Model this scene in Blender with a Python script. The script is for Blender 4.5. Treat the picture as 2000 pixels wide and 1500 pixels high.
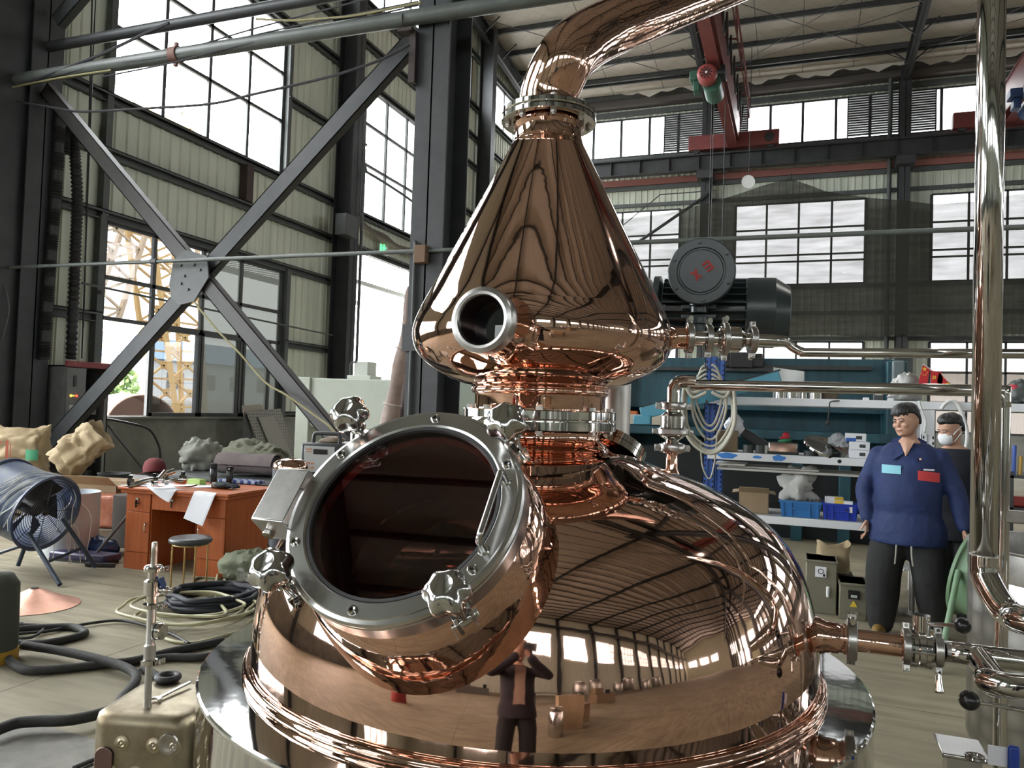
import bpy, bmesh, math, random
from mathutils import Vector, Matrix, Euler
random.seed(7)
PI = math.pi
for o in list(bpy.data.objects): bpy.data.objects.remove(o)
SC = bpy.context.scene; COL = SC.collection

# ------------------------------------------------------------------ camera, sky, exposure
YAW, PITCH, ROLL, FPX = math.radians(20.3), math.radians(1.79), math.radians(1.89), 1500.0
EYE = Vector((0, 0, 1.6))
_f = Vector((-math.sin(YAW)*math.cos(PITCH), math.cos(YAW)*math.cos(PITCH), math.sin(PITCH)))
_r0 = Vector((math.cos(YAW), math.sin(YAW), 0)); _u0 = _r0.cross(_f)
CR = _r0*math.cos(ROLL) + _u0*math.sin(ROLL); CU = -_r0*math.sin(ROLL) + _u0*math.cos(ROLL); CF = _f
cam_data = bpy.data.cameras.new('camera'); cam = bpy.data.objects.new('camera', cam_data); COL.objects.link(cam)
cam_data.sensor_width = 36; cam_data.lens = 36*FPX/2000; cam_data.clip_start = 0.05; cam_data.clip_end = 400
m3 = Matrix((CR, CU, -CF)).transposed(); cam.matrix_world = Matrix.Translation(EYE) @ m3.to_4x4()
SC.camera = cam
SC.view_settings.view_transform = 'Standard'; SC.view_settings.look = 'None'; SC.view_settings.gamma = 1
SC.view_settings.exposure = 1.5; SC.view_settings.use_curve_mapping = False
SKY = 8.0
W = bpy.data.worlds.new('overcast_sky'); SC.world = W; W.use_nodes = True
nt = W.node_tree; nt.nodes.clear()
wo = nt.nodes.new('ShaderNodeOutputWorld'); wb = nt.nodes.new('ShaderNodeBackground')
tc = nt.nodes.new('ShaderNodeTexCoord'); sx = nt.nodes.new('ShaderNodeSeparateXYZ'); rp = nt.nodes.new('ShaderNodeValToRGB')
nt.links.new(tc.outputs['Generated'], sx.inputs[0]); nt.links.new(sx.outputs['Z'], rp.inputs[0])
rp.color_ramp.elements[0].position = 0.0; rp.color_ramp.elements[0].color = (0.80, 0.82, 0.84, 1)
rp.color_ramp.elements[1].position = 0.6; rp.color_ramp.elements[1].color = (1, 1, 1, 1)
nt.links.new(rp.outputs[0], wb.inputs[0]); wb.inputs[1].default_value = SKY; nt.links.new(wb.outputs[0], wo.inputs[0])
cy = SC.cycles
cy.max_bounces = 10; cy.diffuse_bounces = 6; cy.glossy_bounces = 7; cy.transmission_bounces = 6; cy.transparent_max_bounces = 16
cy.caustics_reflective = False; cy.caustics_refractive = False; cy.sample_clamp_indirect = 12
def portal(c, sx, sy, rot):                       # guides sky sampling through a real opening; gives no light of its own
    l = bpy.data.lights.new('sky_portal', 'AREA'); l.shape = 'RECTANGLE'; l.size = sx; l.size_y = sy; l.cycles.is_portal = True
    o = bpy.data.objects.new('sky_portal', l); COL.objects.link(o); o.location = c; o.rotation_euler = rot
X_L, Y_B, Y_N, X_R, Y_C = -10.7, 30.7, -19.0, 78.0, 8.0
for a, b, z0, z1 in ((9.3,13.9,6.5,9.8),(9.3,14,1.2,4.43),(16.4,22.3,0,5.5),(17.2,21.7,6.5,9.8),(8.2,30,12,13.5),(25,29.8,6.5,9.8),(-14,7.5,6.5,9.8),(-14,7.5,1.2,4.4)):
    portal((X_L-.12, (a+b)/2, (z0+z1)/2), z1-z0, b-a, (0, -PI/2, 0))
for y, rx in ((Y_B+.12, -PI/2), (Y_N-.12, PI/2)):
    for z0, z1 in ((12,13.55),(6.6,9.72),(1.2,4.43)) if y>0 else ((6.6,9.72),):
        portal(((X_L+X_R)/2, y, (z0+z1)/2), X_R-X_L, z1-z0, (rx, 0, 0))
portal((X_R+.12, 8, 5), 10, 44, (0, PI/2, 0))

# measuring aids: where the line of sight through a pixel of the 2000x1500 photograph meets a depth or a plane
def ray(px, py): return CF + CR*((px-1000)/FPX) - CU*((py-750)/FPX)
def at(px, py, d): return EYE + ray(px, py)*d
def onz(px, py, z=0.0): v = ray(px, py); return EYE + v*((z-EYE.z)/v.z)
def onx(px, py, x): v = ray(px, py); return EYE + v*(x/v.x)
def ony(px, py, y): v = ray(px, py); return EYE + v*(y/v.y)

# ------------------------------------------------------------------ mesh building
def V(*a): return Vector(a)
def frame(o, z, x=None):
    z = Vector(z).normalized(); x = Vector(x) if x is not None else (V(0,0,1).cross(z) if abs(z.z) < .99 else V(1,0,0))
    x = (x - z*x.dot(z)).normalized(); y = z.cross(x)
    return Matrix(((x.x,y.x,z.x,o[0]),(x.y,y.y,z.y,o[1]),(x.z,y.z,z.z,o[2]),(0,0,0,1)))
def T(x=0,y=0,z=0,rx=0,ry=0,rz=0): return Matrix.Translation((x,y,z)) @ Euler((rx,ry,rz)).to_matrix().to_4x4()
def cat(pts, k=6, closed=False):
    P = [Vector(p) for p in pts]; n = len(P); out = []
    if n < 3: return P
    for i in range(n if closed else n-1):
        if closed: a,b,c,d = P[i-1],P[i],P[(i+1)%n],P[(i+2)%n]
        else: a,b,c,d = P[max(i-1,0)],P[i],P[i+1],P[min(i+2,n-1)]
        for j in range(k):
            t = j/k; out.append(.5*((2*b)+(c-a)*t+(2*a-5*b+4*c-d)*t*t+(3*b-a-3*c+d)*t**3))
    if not closed: out.append(P[-1])
    return out
class MB:
    def __init__(s, M=None): s.v=[]; s.f=[]; s.M=M
    def add(s, v, f, M=None):
        k=len(s.v); A = M if M is not None else None
        for p in v:
            p=Vector(p)
            if A is not None: p=A@p
            if s.M is not None: p=s.M@p
            s.v.append(p)
        s.f += [tuple(i+k for i in q) for q in f]; return s
    def bx(s, x0,x1,y0,y1,z0,z1, M=None):
        v=[(x0,y0,z0),(x1,y0,z0),(x1,y1,z0),(x0,y1,z0),(x0,y0,z1),(x1,y0,z1),(x1,y1,z1),(x0,y1,z1)]
        return s.add(v,[(3,2,1,0),(4,5,6,7),(0,1,5,4),(1,2,6,5),(2,3,7,6),(3,0,4,7)],M)
    def box(s, c, d, M=None): return s.bx(c[0]-d[0]/2,c[0]+d[0]/2,c[1]-d[1]/2,c[1]+d[1]/2,c[2]-d[2]/2,c[2]+d[2]/2,M)
    def bar(s, p0, p1, w, h, up=(0,0,1)):                     # rectangular bar between two points
        p0=Vector(p0); p1=Vector(p1); d=p1-p0; L=d.length
        F=frame(p0,d,Vector(up).cross(d) if Vector(up).cross(d).length>1e-5 else (1,0,0))
        return s.bx(-w/2,w/2,-h/2,h/2,0,L,F)
    def loft(s, rings, caps=True, M=None, closed=False):
        n=len(rings[0]); v=[p for r in rings for p in r]; f=[]
        m=len(rings)
        for i in range(m if closed else m-1):
            a=i*n; b=((i+1)%m)*n
            for j in range(n): f.append((a+j,a+(j+1)%n,b+(j+1)%n,b+j))
        if caps and not closed: f.append(tuple(range(n-1,-1,-1))); f.append(tuple((m-1)*n+j for j in range(n)))
        return s.add(v,f,M)
    def cyl(s, p0, p1, r0, r1=None, n=24, caps=True, M=None):
        r1=r0 if r1 is None else r1; p0=Vector(p0); p1=Vector(p1); F=frame(p0,p1-p0); L=(p1-p0).length
        return s.loft([[F@V(r*math.cos(2*PI*j/n),r*math.sin(2*PI*j/n),z) for j in range(n)] for r,z in ((r0,0),(r1,L))],caps,M)
    def tube(s, pts, r, n=10, k=6, closed=False, caps=True, M=None):
        P=cat(pts,k,closed) if k>1 else [Vector(p) for p in pts]; m=len(P); rings=[]
        R=r if callable(r) else (lambda t: r)
        t0=(P[1]-P[0]).normalized(); x=t0.cross(V(0,0,1)); x=x if x.length>1e-3 else V(1,0,0); x.normalize()
        for i in range(m):
            if closed: t=(P[(i+1)%m]-P[i-1])
            else: t=P[min(i+1,m-1)]-P[max(i-1,0)]
            t.normalize(); x=(x-t*x.dot(t)); x.normalize(); y=t.cross(x); rr=R(i/max(m-1,1))
            rings.append([P[i]+x*rr*math.cos(2*PI*j/n)+y*rr*math.sin(2*PI*j/n) for j in range(n)])
        return s.loft(rings,caps,M,closed)
    def lathe(s, prof, M=None, n=64, closed=False, a0=0, a1=2*PI):
        full=abs(a1-a0-2*PI)<1e-6; k=n if full else n+1; v=[];f=[]
        for r,z in prof:
            for j in range(k):
                a=a0+(a1-a0)*j/n; v.append((r*math.cos(a),r*math.sin(a),z))
        m=len(prof)
        for i in range(m if closed else m-1):
            b=((i+1)%m)*k
            for j in range(k if full else k-1): f.append((i*k+j,i*k+(j+1)%k,b+(j+1)%k,b+j))
        if not closed and full:
            if prof[0][0]>1e-4: pass
        return s.add(v,f,M)
    def prism(s, poly, z0, z1, M=None):
        n=len(poly); v=[(x,y,z0) for x,y in poly]+[(x,y,z1) for x,y in poly]
        return s.add(v,[tuple(range(n-1,-1,-1)),tuple(range(n,2*n))]+[(i,(i+1)%n,n+(i+1)%n,n+i) for i in range(n)],M)
    def ball(s, c, r, nu=20, nv=12, M=None):
        r=(r,r,r) if not hasattr(r,'__len__') else r
        rings=[[(c[0]+r[0]*math.sin(PI*i/nv)*math.cos(2*PI*j/nu),c[1]+r[1]*math.sin(PI*i/nv)*math.sin(2*PI*j/nu),c[2]-r[2]*math.cos(PI*i/nv)) for j in range(nu)] for i in range(1,nv)]
        k=len(rings)*nu; v=[p for q in rings for p in q]+[(c[0],c[1],c[2]-r[2]),(c[0],c[1],c[2]+r[2])]; f=[]
        for i in range(len(rings)-1):
            for j in range(nu): f.append((i*nu+j,i*nu+(j+1)%nu,(i+1)*nu+(j+1)%nu,(i+1)*nu+j))
        for j in range(nu): f.append((k,(j+1)%nu,j)); f.append((k+1,k-nu+j,k-nu+(j+1)%nu))
        return s.add(v,f,M)
    def torus(s, c, z, R, r, n=48, m=10, M=None):
        F=frame(c,z); return s.loft([[F@V((R+r*math.cos(2*PI*j/m))*math.cos(2*PI*i/n),(R+r*math.cos(2*PI*j/m))*math.sin(2*PI*i/n),r*math.sin(2*PI*j/m)) for j in range(m)] for i in range(n)],False,M,True)
    def sheet(s, fn, nu, nv, th=0.0, M=None):                 # surface fn(u,v)->point, optional thickness
        v=[Vector(fn(i/nu,j/nv)) for i in range(nu+1) for j in range(nv+1)]; q=nv+1
        f=[(i*q+j,(i+1)*q+j,(i+1)*q+j+1,i*q+j+1) for i in range(nu) for j in range(nv)]
        if th:
            nn=[Vector((0,0,0)) for _ in v]
            for a in f:
                w=(v[a[1]]-v[a[0]]).cross(v[a[3]]-v[a[0]])
                for i in a: nn[i]+=w
            k=len(v); v=v+[p-(w.normalized()*th if w.length>0 else w) for p,w in zip(v,nn)]
            f=f+[tuple(i+k for i in reversed(a)) for a in f]
            e=[i*q for i in range(nu+1)]+[nu*q+j for j in range(1,nv+1)]+[i*q+nv for i in range(nu-1,-1,-1)]+[j for j in range(nv-1,0,-1)]
            f+=[(e[i],e[i]+k,e[(i+1)%len(e)]+k,e[(i+1)%len(e)]) for i in range(len(e))]
        return s.add(v,f,M)
ORG = {}                                                      # world origin of things whose parts are measured in world coordinates
def obj(name, mb, mat, parent=None, smooth=40, bevel=0, seg=2, keep=False):
    off = ORG.get(parent.name, V(0,0,0)) if parent else V(0,0,0); loc=V(0,0,0)
    vs = mb.v
    if parent is None and not keep:
        xs=[p.x for p in vs]; ys=[p.y for p in vs]; loc=V((min(xs)+max(xs))/2,(min(ys)+max(ys))/2,min(p.z for p in vs)); off=loc
    me=bpy.data.meshes.new(name); me.from_pydata([p-off for p in vs],[],mb.f); me.update()
    bm=bmesh.new(); bm.from_mesh(me); bmesh.ops.recalc_face_normals(bm, faces=bm.faces); bm.to_mesh(me); bm.free()
    if smooth:
        me.shade_smooth()
        if smooth<180: me.set_sharp_from_angle(angle=math.radians(smooth))
    for m in (mat if isinstance(mat,(list,tuple)) else [mat]): me.materials.append(m)
    o=bpy.data.objects.new(name,me); COL.objects.link(o); o.location=loc
    if parent:
        o.parent=parent
        if parent.name in ORG: ORG[o.name]=ORG[parent.name]
    if bevel:
        b=o.modifiers.new('bevel','BEVEL'); b.width=bevel; b.segments=seg; b.limit_method='ANGLE'; b.angle_limit=math.radians(35); b.harden_normals=False
    return o
def tag(o, label=None, cat_=None, group=None, kind=None):
    if label: o['label']=label
    if cat_: o['category']=cat_
    if group: o['group']=group
    if kind: o['kind']=kind
    return o
def thing(name, label, cat_, loc=(0,0,0), rotz=0, group=None, world=False, kind=None):
    o=bpy.data.objects.new(name,None); COL.objects.link(o); o.location=loc; o.rotation_euler=(0,0,rotz); o.empty_display_size=.1
    if world: ORG[o.name]=Vector(loc)
    return tag(o,label,cat_,group,kind)
def struct(name, mb, mat, label=None, **k): return tag(obj(name,mb,mat,**k),label,None,None,'structure')
def dup(root, loc, rot=None, label=None, group=None, scale=None):
    r=root.copy(); COL.objects.link(r); r.location=loc
    if rot is not None: r.rotation_euler=rot if hasattr(rot,'__len__') else (0,0,rot)
    if scale: r.scale=(scale,)*3
    if label: r['label']=label
    if group: r['group']=group
    for ch in list(root.children):
        c=ch.copy(); COL.objects.link(c); c.parent=r
        for g in ch.children:
            d=g.copy(); COL.objects.link(d); d.parent=c
    return r

# ------------------------------------------------------------------ materials
def mat(name, col, rough=.5, metal=0, col2=None, nscale=4, bump=0, bscale=20, stretch=(1,1,1), r2=None, spec=None, emit=None, estr=0, trans=0, contrast=(.35,.65), detail=4):
    m=bpy.data.materials.new(name); m.use_nodes=True; t=m.node_tree; b=t.nodes['Principled BSDF']
    b.inputs['Base Color'].default_value=(*col,1); b.inputs['Roughness'].default_value=rough; b.inputs['Metallic'].default_value=metal
    if spec is not None: b.inputs['Specular IOR Level'].default_value=spec
    if trans: b.inputs['Transmission Weight'].default_value=trans
    if emit: b.inputs['Emission Color'].default_value=(*emit,1); b.inputs['Emission Strength'].default_value=estr
    if col2 is not None or bump or r2 is not None:
        c=t.nodes.new('ShaderNodeTexCoord'); mp=t.nodes.new('ShaderNodeMapping'); mp.inputs['Scale'].default_value=stretch
        t.links.new(c.outputs['Object'],mp.inputs[0])
        if col2 is not None or r2 is not None:
            n=t.nodes.new('ShaderNodeTexNoise'); n.inputs['Scale'].default_value=nscale; n.inputs['Detail'].default_value=detail; n.inputs['Roughness'].default_value=.6
            t.links.new(mp.outputs[0],n.inputs['Vector'])
            cr=t.nodes.new('ShaderNodeValToRGB'); cr.color_ramp.elements[0].position=contrast[0]; cr.color_ramp.elements[1].position=contrast[1]
            c2=col2 or col
            cr.color_ramp.elements[0].color=(*col,1); cr.color_ramp.elements[1].color=(*c2,1); t.links.new(n.outputs['Fac'],cr.inputs[0])
            t.links.new(cr.outputs[0],b.inputs['Base Color'])
            if r2 is not None:
                mr=t.nodes.new('ShaderNodeMapRange'); mr.inputs['To Min'].default_value=rough; mr.inputs['To Max'].default_value=r2; mr.inputs['From Min'].default_value=contrast[0]; mr.inputs['From Max'].default_value=contrast[1]
                t.links.new(n.outputs['Fac'],mr.inputs[0]); t.links.new(mr.outputs[0],b.inputs['Roughness'])
        if bump:
            n2=t.nodes.new('ShaderNodeTexNoise'); n2.inputs['Scale'].default_value=bscale; n2.inputs['Detail'].default_value=3; t.links.new(mp.outputs[0],n2.inputs['Vector'])
            bp=t.nodes.new('ShaderNodeBump'); bp.inputs['Strength'].default_value=1; bp.inputs['Distance'].default_value=bump; t.links.new(n2.outputs['Fac'],bp.inputs['Height']); t.links.new(bp.outputs[0],b.inputs['Normal'])
    return m
def glassy(name, tint=(.95,.98,1), gloss=.08, rough=.0, dust=0.0, dustcol=(.6,.62,.6)):
    m=bpy.data.materials.new(name); m.use_nodes=True; t=m.node_tree; t.nodes.clear()
    o=t.nodes.new('ShaderNodeOutputMaterial'); tr=t.nodes.new('ShaderNodeBsdfTransparent'); gl=t.nodes.new('ShaderNodeBsdfGlossy'); mx=t.nodes.new('ShaderNodeMixShader')
    tr.inputs[0].default_value=(*tint,1); gl.inputs['Roughness'].default_value=rough; gl.inputs[0].default_value=(1,1,1,1)
    fr=t.nodes.new('ShaderNodeLayerWeight'); fr.inputs[0].default_value=.25; ma=t.nodes.new('ShaderNodeMath'); ma.operation='MULTIPLY_ADD'; ma.inputs[1].default_value=.05 if dust else .7; ma.inputs[2].default_value=0 if dust else gloss*.5
    t.links.new(fr.outputs['Fresnel'],ma.inputs[0]); t.links.new(ma.outputs[0],mx.inputs[0]); t.links.new(tr.outputs[0],mx.inputs[1]); t.links.new(gl.outputs[0],mx.inputs[2])
    out=mx.outputs[0]
    if dust:
        df=t.nodes.new('ShaderNodeBsdfDiffuse'); df.inputs[0].default_value=(*dustcol,1); tl=t.nodes.new('ShaderNodeBsdfTranslucent'); tl.inputs[0].default_value=(*dustcol,1)
        ad=t.nodes.new('ShaderNodeMixShader'); ad.inputs[0].default_value=.5; t.links.new(df.outputs[0],ad.inputs[1]); t.links.new(tl.outputs[0],ad.inputs[2])
        m2=t.nodes.new('ShaderNodeMixShader'); m2.inputs[0].default_value=dust; t.links.new(out,m2.inputs[1]); t.links.new(ad.outputs[0],m2.inputs[2]); out=m2.outputs[0]
    t.links.new(out,o.inputs[0]); return m
K={}
K['copper']=mat('polished_copper',(.76,.50,.40),.035,1,col2=(.73,.475,.375),nscale=3,bump=.0006,bscale=7)
K['knob']=mat('cast_polished_steel',(.55,.55,.54),.13,1)
K['copper_wave']=mat('hand_finished_copper',(.77,.48,.37),.05,1,bump=.0012,bscale=16)
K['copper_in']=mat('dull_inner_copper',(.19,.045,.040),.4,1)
K['copper_raw']=mat('raw_pink_copper',(.72,.42,.33),.42,1,col2=(.55,.30,.22),nscale=5,bump=.001,bscale=30)
K['steel_mirror']=mat('mirror_steel',(.66,.66,.65),.045,1,bump=.0005,bscale=6)
K['steel']=mat('polished_steel',(.62,.61,.59),.07,1)
K['steel_brushed']=mat('brushed_steel',(.40,.395,.38),.30,1,col2=(.50,.49,.47),nscale=30,stretch=(1,1,1),bump=.0002,bscale=90)
K['steel_ring']=mat('satin_steel_ring',(.50,.50,.49),.22,1,col2=(.58,.58,.57),nscale=12)
K['steel_dull']=mat('dull_stainless_steel',(.42,.41,.39),.38,1,col2=(.52,.50,.46),nscale=9)
K['dark_steel']=mat('dark_grey_painted_steel',(.026,.028,.030),.5,0,col2=(.040,.042,.044),nscale=3,bump=.001,bscale=25)
K['mid_steel']=mat('grey_painted_steel',(.062,.066,.066),.5,0,col2=(.045,.048,.047),nscale=4)
K['girt']=mat('grey_green_girt_steel',(.095,.105,.10),.55,0,col2=(.07,.077,.074),nscale=3)
K['pipe_paint']=mat('grey_green_pipe_paint',(.115,.13,.12),.45,0,col2=(.09,.10,.093),nscale=4)
K['cladding']=mat('pale_green_grey_sheet_cladding',(.57,.61,.50),.6,0,col2=(.68,.71,.60),nscale=1.5,stretch=(2,2,.25))
K['concrete']=mat('stained_concrete',(.30,.30,.27),.85,0,col2=(.20,.205,.185),nscale=1.6,bump=.004,bscale=14,detail=8)
K['white_film']=mat('off_white_roof_insulation_film',(.62,.58,.51),.6,0,col2=(.68,.64,.57),nscale=1.2)
K['black_rubber']=mat('black_rubber',(.018,.018,.018),.55,0,bump=.001,bscale=40)
K['black_plastic']=mat('black_plastic',(.012,.012,.013),.25)
K['red_paint']=mat('crane_red_paint',(.21,.048,.044),.5,0,col2=(.165,.045,.042),nscale=3)
K['white']=mat('white_painted_metal',(.74,.75,.77),.4)
K['paper']=mat('white_paper',(.80,.81,.86),.8)
K['clear']=glassy('clear_window_glass',(.93,.96,.97),.06)
K['grey_glass']=glassy('dimming_grey_window_glass',(.17,.175,.175),.05)  # grey tint dims the overbright yard seen through these panes
K['back_glass']=glassy('dimming_back_window_glass',(.20,.20,.20),.05)  # tint holds down the brightness of the sky behind the net
K['dusty']=glassy('dusty_window_glass',(.022,.023,.022),.10,dust=.35,dustcol=(.07,.075,.065))
K['pale_glass']=glassy('pale_clerestory_glass',(.42,.43,.43),.05)
# ------------------------------------------------------------------ the hall
def floor_mat():
    m=mat('dusty_concrete_floor',(.215,.188,.126),.75,0,col2=(.315,.28,.198),nscale=.9,bump=.003,bscale=9,detail=10,contrast=(.3,.7))
    t=m.node_tree; b=t.nodes['Principled BSDF']; c=t.nodes.new('ShaderNodeTexCoord')
    mp=t.nodes.new('ShaderNodeMapping'); mp.inputs['Rotation'].default_value=(0,0,.35); mp.inputs['Scale'].default_value=(1.2,9,1)
    n=t.nodes.new('ShaderNodeTexNoise'); n.inputs['Scale'].default_value=1.3; n.inputs['Detail'].default_value=7
    t.links.new(c.outputs['Object'],mp.inputs[0]); t.links.new(mp.outputs[0],n.inputs['Vector'])
    mx=t.nodes.new('ShaderNodeMix'); mx.data_type='RGBA'; mx.blend_type='MULTIPLY'
    cr=t.nodes.new('ShaderNodeValToRGB'); cr.color_ramp.elements[0].position=.35; cr.color_ramp.elements[0].color=(.68,.66,.62,1); cr.color_ramp.elements[1].position=.62; cr.color_ramp.elements[1].color=(1.08,1.07,1.04,1)
    t.links.new(n.outputs['Fac'],cr.inputs[0]); src=b.inputs['Base Color'].links[0].from_socket
    mx.inputs[0].default_value=.8; t.links.new(src,mx.inputs[6]); t.links.new(cr.outputs[0],mx.inputs[7])
    br=t.nodes.new('ShaderNodeTexBrick'); br.offset=0; br.inputs['Scale'].default_value=1; br.inputs['Mortar Size'].default_value=.006; br.inputs['Brick Width'].default_value=3.1; br.inputs['Row Height'].default_value=3.1
    br.inputs['Color1'].default_value=br.inputs['Color2'].default_value=(1,1,1,1); br.inputs['Mortar'].default_value=(.45,.43,.40,1)
    m3_=t.nodes.new('ShaderNodeMapping'); m3_.inputs['Location'].default_value=(.9,1.35,0); m3_.inputs['Rotation'].default_value=(0,0,.02); t.links.new(c.outputs['Object'],m3_.inputs[0]); t.links.new(m3_.outputs[0],br.inputs['Vector'])
    m2=t.nodes.new('ShaderNodeMix'); m2.data_type='RGBA'; m2.blend_type='MULTIPLY'; m2.inputs[0].default_value=1
    t.links.new(mx.outputs[2],m2.inputs[6]); t.links.new(br.outputs['Color'],m2.inputs[7]); t.links.new(m2.outputs[2],b.inputs['Base Color'])
    return m
struct('floor',MB().bx(X_L,X_R,Y_N,Y_B,-.25,0),floor_mat(),'grey-brown dusty concrete workshop floor',keep=True,smooth=0)
def roof_mat():
    m=mat('roof_insulation_film',(.50,.465,.41),.6,0,col2=(.57,.53,.47),nscale=.8)
    t=m.node_tree; b=t.nodes['Principled BSDF']; c=t.nodes.new('ShaderNodeTexCoord'); src=b.inputs['Base Color'].links[0].from_socket
    mp=t.nodes.new('ShaderNodeMapping'); mp.inputs['Rotation'].default_value=(0,0,PI/4); t.links.new(c.outputs['Object'],mp.inputs[0])
    br=t.nodes.new('ShaderNodeTexBrick'); br.offset=0; br.inputs['Scale'].default_value=1; br.inputs['Mortar Size'].default_value=.012; br.inputs['Brick Width'].default_value=.42; br.inputs['Row Height'].default_value=.42
    br.inputs['Color1'].default_value=br.inputs['Color2'].default_value=(1,1,1,1); br.inputs['Mortar'].default_value=(.82,.80,.78,1); t.links.new(mp.outputs[0],br.inputs['Vector'])
    mx=t.nodes.new('ShaderNodeMix'); mx.data_type='RGBA'; mx.blend_type='MULTIPLY'; mx.inputs[0].default_value=1
    t.links.new(src,mx.inputs[6]); t.links.new(br.outputs['Color'],mx.inputs[7]); t.links.new(mx.outputs[2],b.inputs['Base Color']); return m
EAVE, SLOPE = 14.35, .10
def roof_z(y):
    if y>=Y_C: return EAVE+SLOPE*(11.35-abs(y-(Y_B+Y_C)/2))
    return EAVE+SLOPE*(11.35-abs(y-(Y_N+Y_C)/2))
r=MB(); ys=[Y_B+.3,(Y_B+Y_C)/2,Y_C,(Y_N+Y_C)/2,Y_N-.3]
r.loft([[V(x,y,roof_z(y)+dz) for y in ys for dz in (0,)]+[V(x,y,roof_z(y)+.2) for y in reversed(ys)] for x in (X_L-.3,X_R+.3)])
struct('ceiling',r,roof_mat(),'pale insulated hall roof with mesh pattern',keep=True,smooth=0)
def corr(mb, ax, pos, a0,a1,z0,z1, pitch=.24, dep=.03, sgn=1):
    pat=[(0,0),(.55,0),(.64,1),(.86,1),(.95,0)]; xs={a0:0,a1:0}
    for k in range(int(a0/pitch)-2,int(a1/pitch)+2):
        for u,d in pat:
            a=(k+u)*pitch
            if a0<a<a1: xs[a]=d
    A=sorted(xs.items()); mk=(lambda a,d,z:(pos+sgn*d*dep,a,z)) if ax=='x' else (lambda a,d,z:(a,pos+sgn*d*dep,z))
    v=[mk(a,d,z0) for a,d in A]+[mk(a,d,z1) for a,d in A]; n=len(A)
    mb.add(v,[(i,i+1,n+i+1,n+i) for i in range(n-1)])
def clad(mb, ax, pos, a0,a1,z0,z1, holes, sgn=1):
    As=sorted({a0,a1}|{h[i] for h in holes for i in (0,1) if a0<h[i]<a1})
    for p,q in zip(As,As[1:]):
        hs=sorted([(h[2],h[3]) for h in holes if h[0]<=p+1e-6 and h[1]>=q-1e-6]); z=z0
        for u,w in hs:
            if u>z: corr(mb,ax,pos,p,q,z,u,sgn=sgn)
            z=max(z,w)
        if z<z1: corr(mb,ax,pos,p,q,z,z1,sgn=sgn)
WN=[0]
def window(ax,pos,a0,a1,z0,z1,cols,rows,glass='clear',fr='mid_steel',bar_w=.075,label=None,open_=(),cs=None,extra=None):
    WN[0]+=1; mb=MB(); rowz=[z0+(z1-z0)*f for f in ([0]+list(rows)+[1])]
    def rect(p,q,u,w,d=.06):
        if ax=='x': mb.bx(pos-d/2,pos+d/2,p,q,u,w)
        else: mb.bx(p,q,pos-d/2,pos+d/2,u,w)
    e=.065
    for z in rowz: rect(a0,a1,z-e/2 if 0<1 else z,z+e/2)
    ca=[a0+(a1-a0)*f for f in cs] if cs else [a0+(a1-a0)*i/cols for i in range(cols+1)]
    for i,a in enumerate(ca): w=.10 if i in (0,len(ca)-1) else bar_w; rect(a-w/2,a+w/2,z0,z1)
    if extra: extra(rect)
    o=tag(obj('window_%d'%WN[0],mb,K[fr],smooth=0,keep=True),label,None,None,'structure')
    pn=MB()
    if glass=='half':
        pn2=MB()
        for k,(lo,hi) in enumerate(zip(rowz,rowz[1:])):
            for i in range(len(ca)-1):
                tgt=pn2 if i>1 else pn
                if (i,k) in open_: continue
                tgt.add([(pos,ca[i],lo),(pos,ca[i+1],lo),(pos,ca[i+1],hi),(pos,ca[i],hi)],[(0,1,2,3)])
        obj('pane',pn2,K['dusty'],o,smooth=0); g='grey_glass'
    else:
        g=glass
        pn.add([(pos,a0,z0),(pos,a1,z0),(pos,a1,z1),(pos,a0,z1)] if ax=='x' else [(a0,pos,z0),(a1,pos,z0),(a1,pos,z1),(a0,pos,z1)],[(0,1,2,3)])
    if pn.f: obj('pane',pn,K[g],o,smooth=0)
    return o
# left gable wall
DOOR=(16.3,22.4,0,5.5)
holesL=[(9.35,13.8,6.52,9.8),(9.38,14.0,1.22,4.43),DOOR,(17.15,21.7,6.5,9.85),(25.0,29.8,6.5,9.85),(-13.5,-9,6.5,9.8),(-6.5,-2,6.5,9.8),(1,6,6.5,9.8),(-13.5,-9,1.22,4.43),(-6.5,-2,1.22,4.43),(1,6,1.22,4.43)]
for a,b in ((8.6,15.3),(16.4,23.8),(24.8,30.2)): holesL.append((a,b,12.05,13.6))
w=MB(); clad(w,'x',X_L,Y_N,Y_B,1.2,16,holesL)
struct('wall_left',w,K['cladding'],'pale green ribbed metal gable wall on the left',keep=True,smooth=0)
dz=MB().bx(X_L-.25,X_L+.03,Y_N,DOOR[0],0,1.2).bx(X_L-.25,X_L+.03,DOOR[1],Y_B,0,1.2).bx(X_L-.28,X_L+.12,9.2,DOOR[0],1.2,1.24)
struct('trim_1',dz,K['concrete'],'stained grey concrete dado wall under the left windows',keep=True,smooth=0)
window('x',X_L+.02,9.35,13.8,6.52,9.8,4,(.36,.68),label='tall bright four-light window high on the left wall nearest the camera')
def sash(rect):
    for a,b in ((11.65,12.8),(10.45,11.62),(12.85,13.7)):
        rect(a,a+.06,1.24,2.84,.09); rect(b-.06,b,1.24,2.84,.09); rect(a,b,1.24,1.31,.09); rect(a,b,2.78,2.84,.09)
window('x',X_L+.02,9.38,14.0,1.22,4.43,4,(.51,.72),glass='half',open_=((0,0),),label='low dusty sliding-sash window above the concrete dado, left',extra=sash,cs=(0,.23,.49,.72,1))
window('x',X_L+.02,17.15,21.7,6.5,9.85,4,(.40,.72),label='high bright window above the open doorway in the left wall')
window('x',X_L+.02,25.0,29.8,6.5,9.85,4,(.4,.72),label='far left-wall window glimpsed beside the copper cone')
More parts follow.
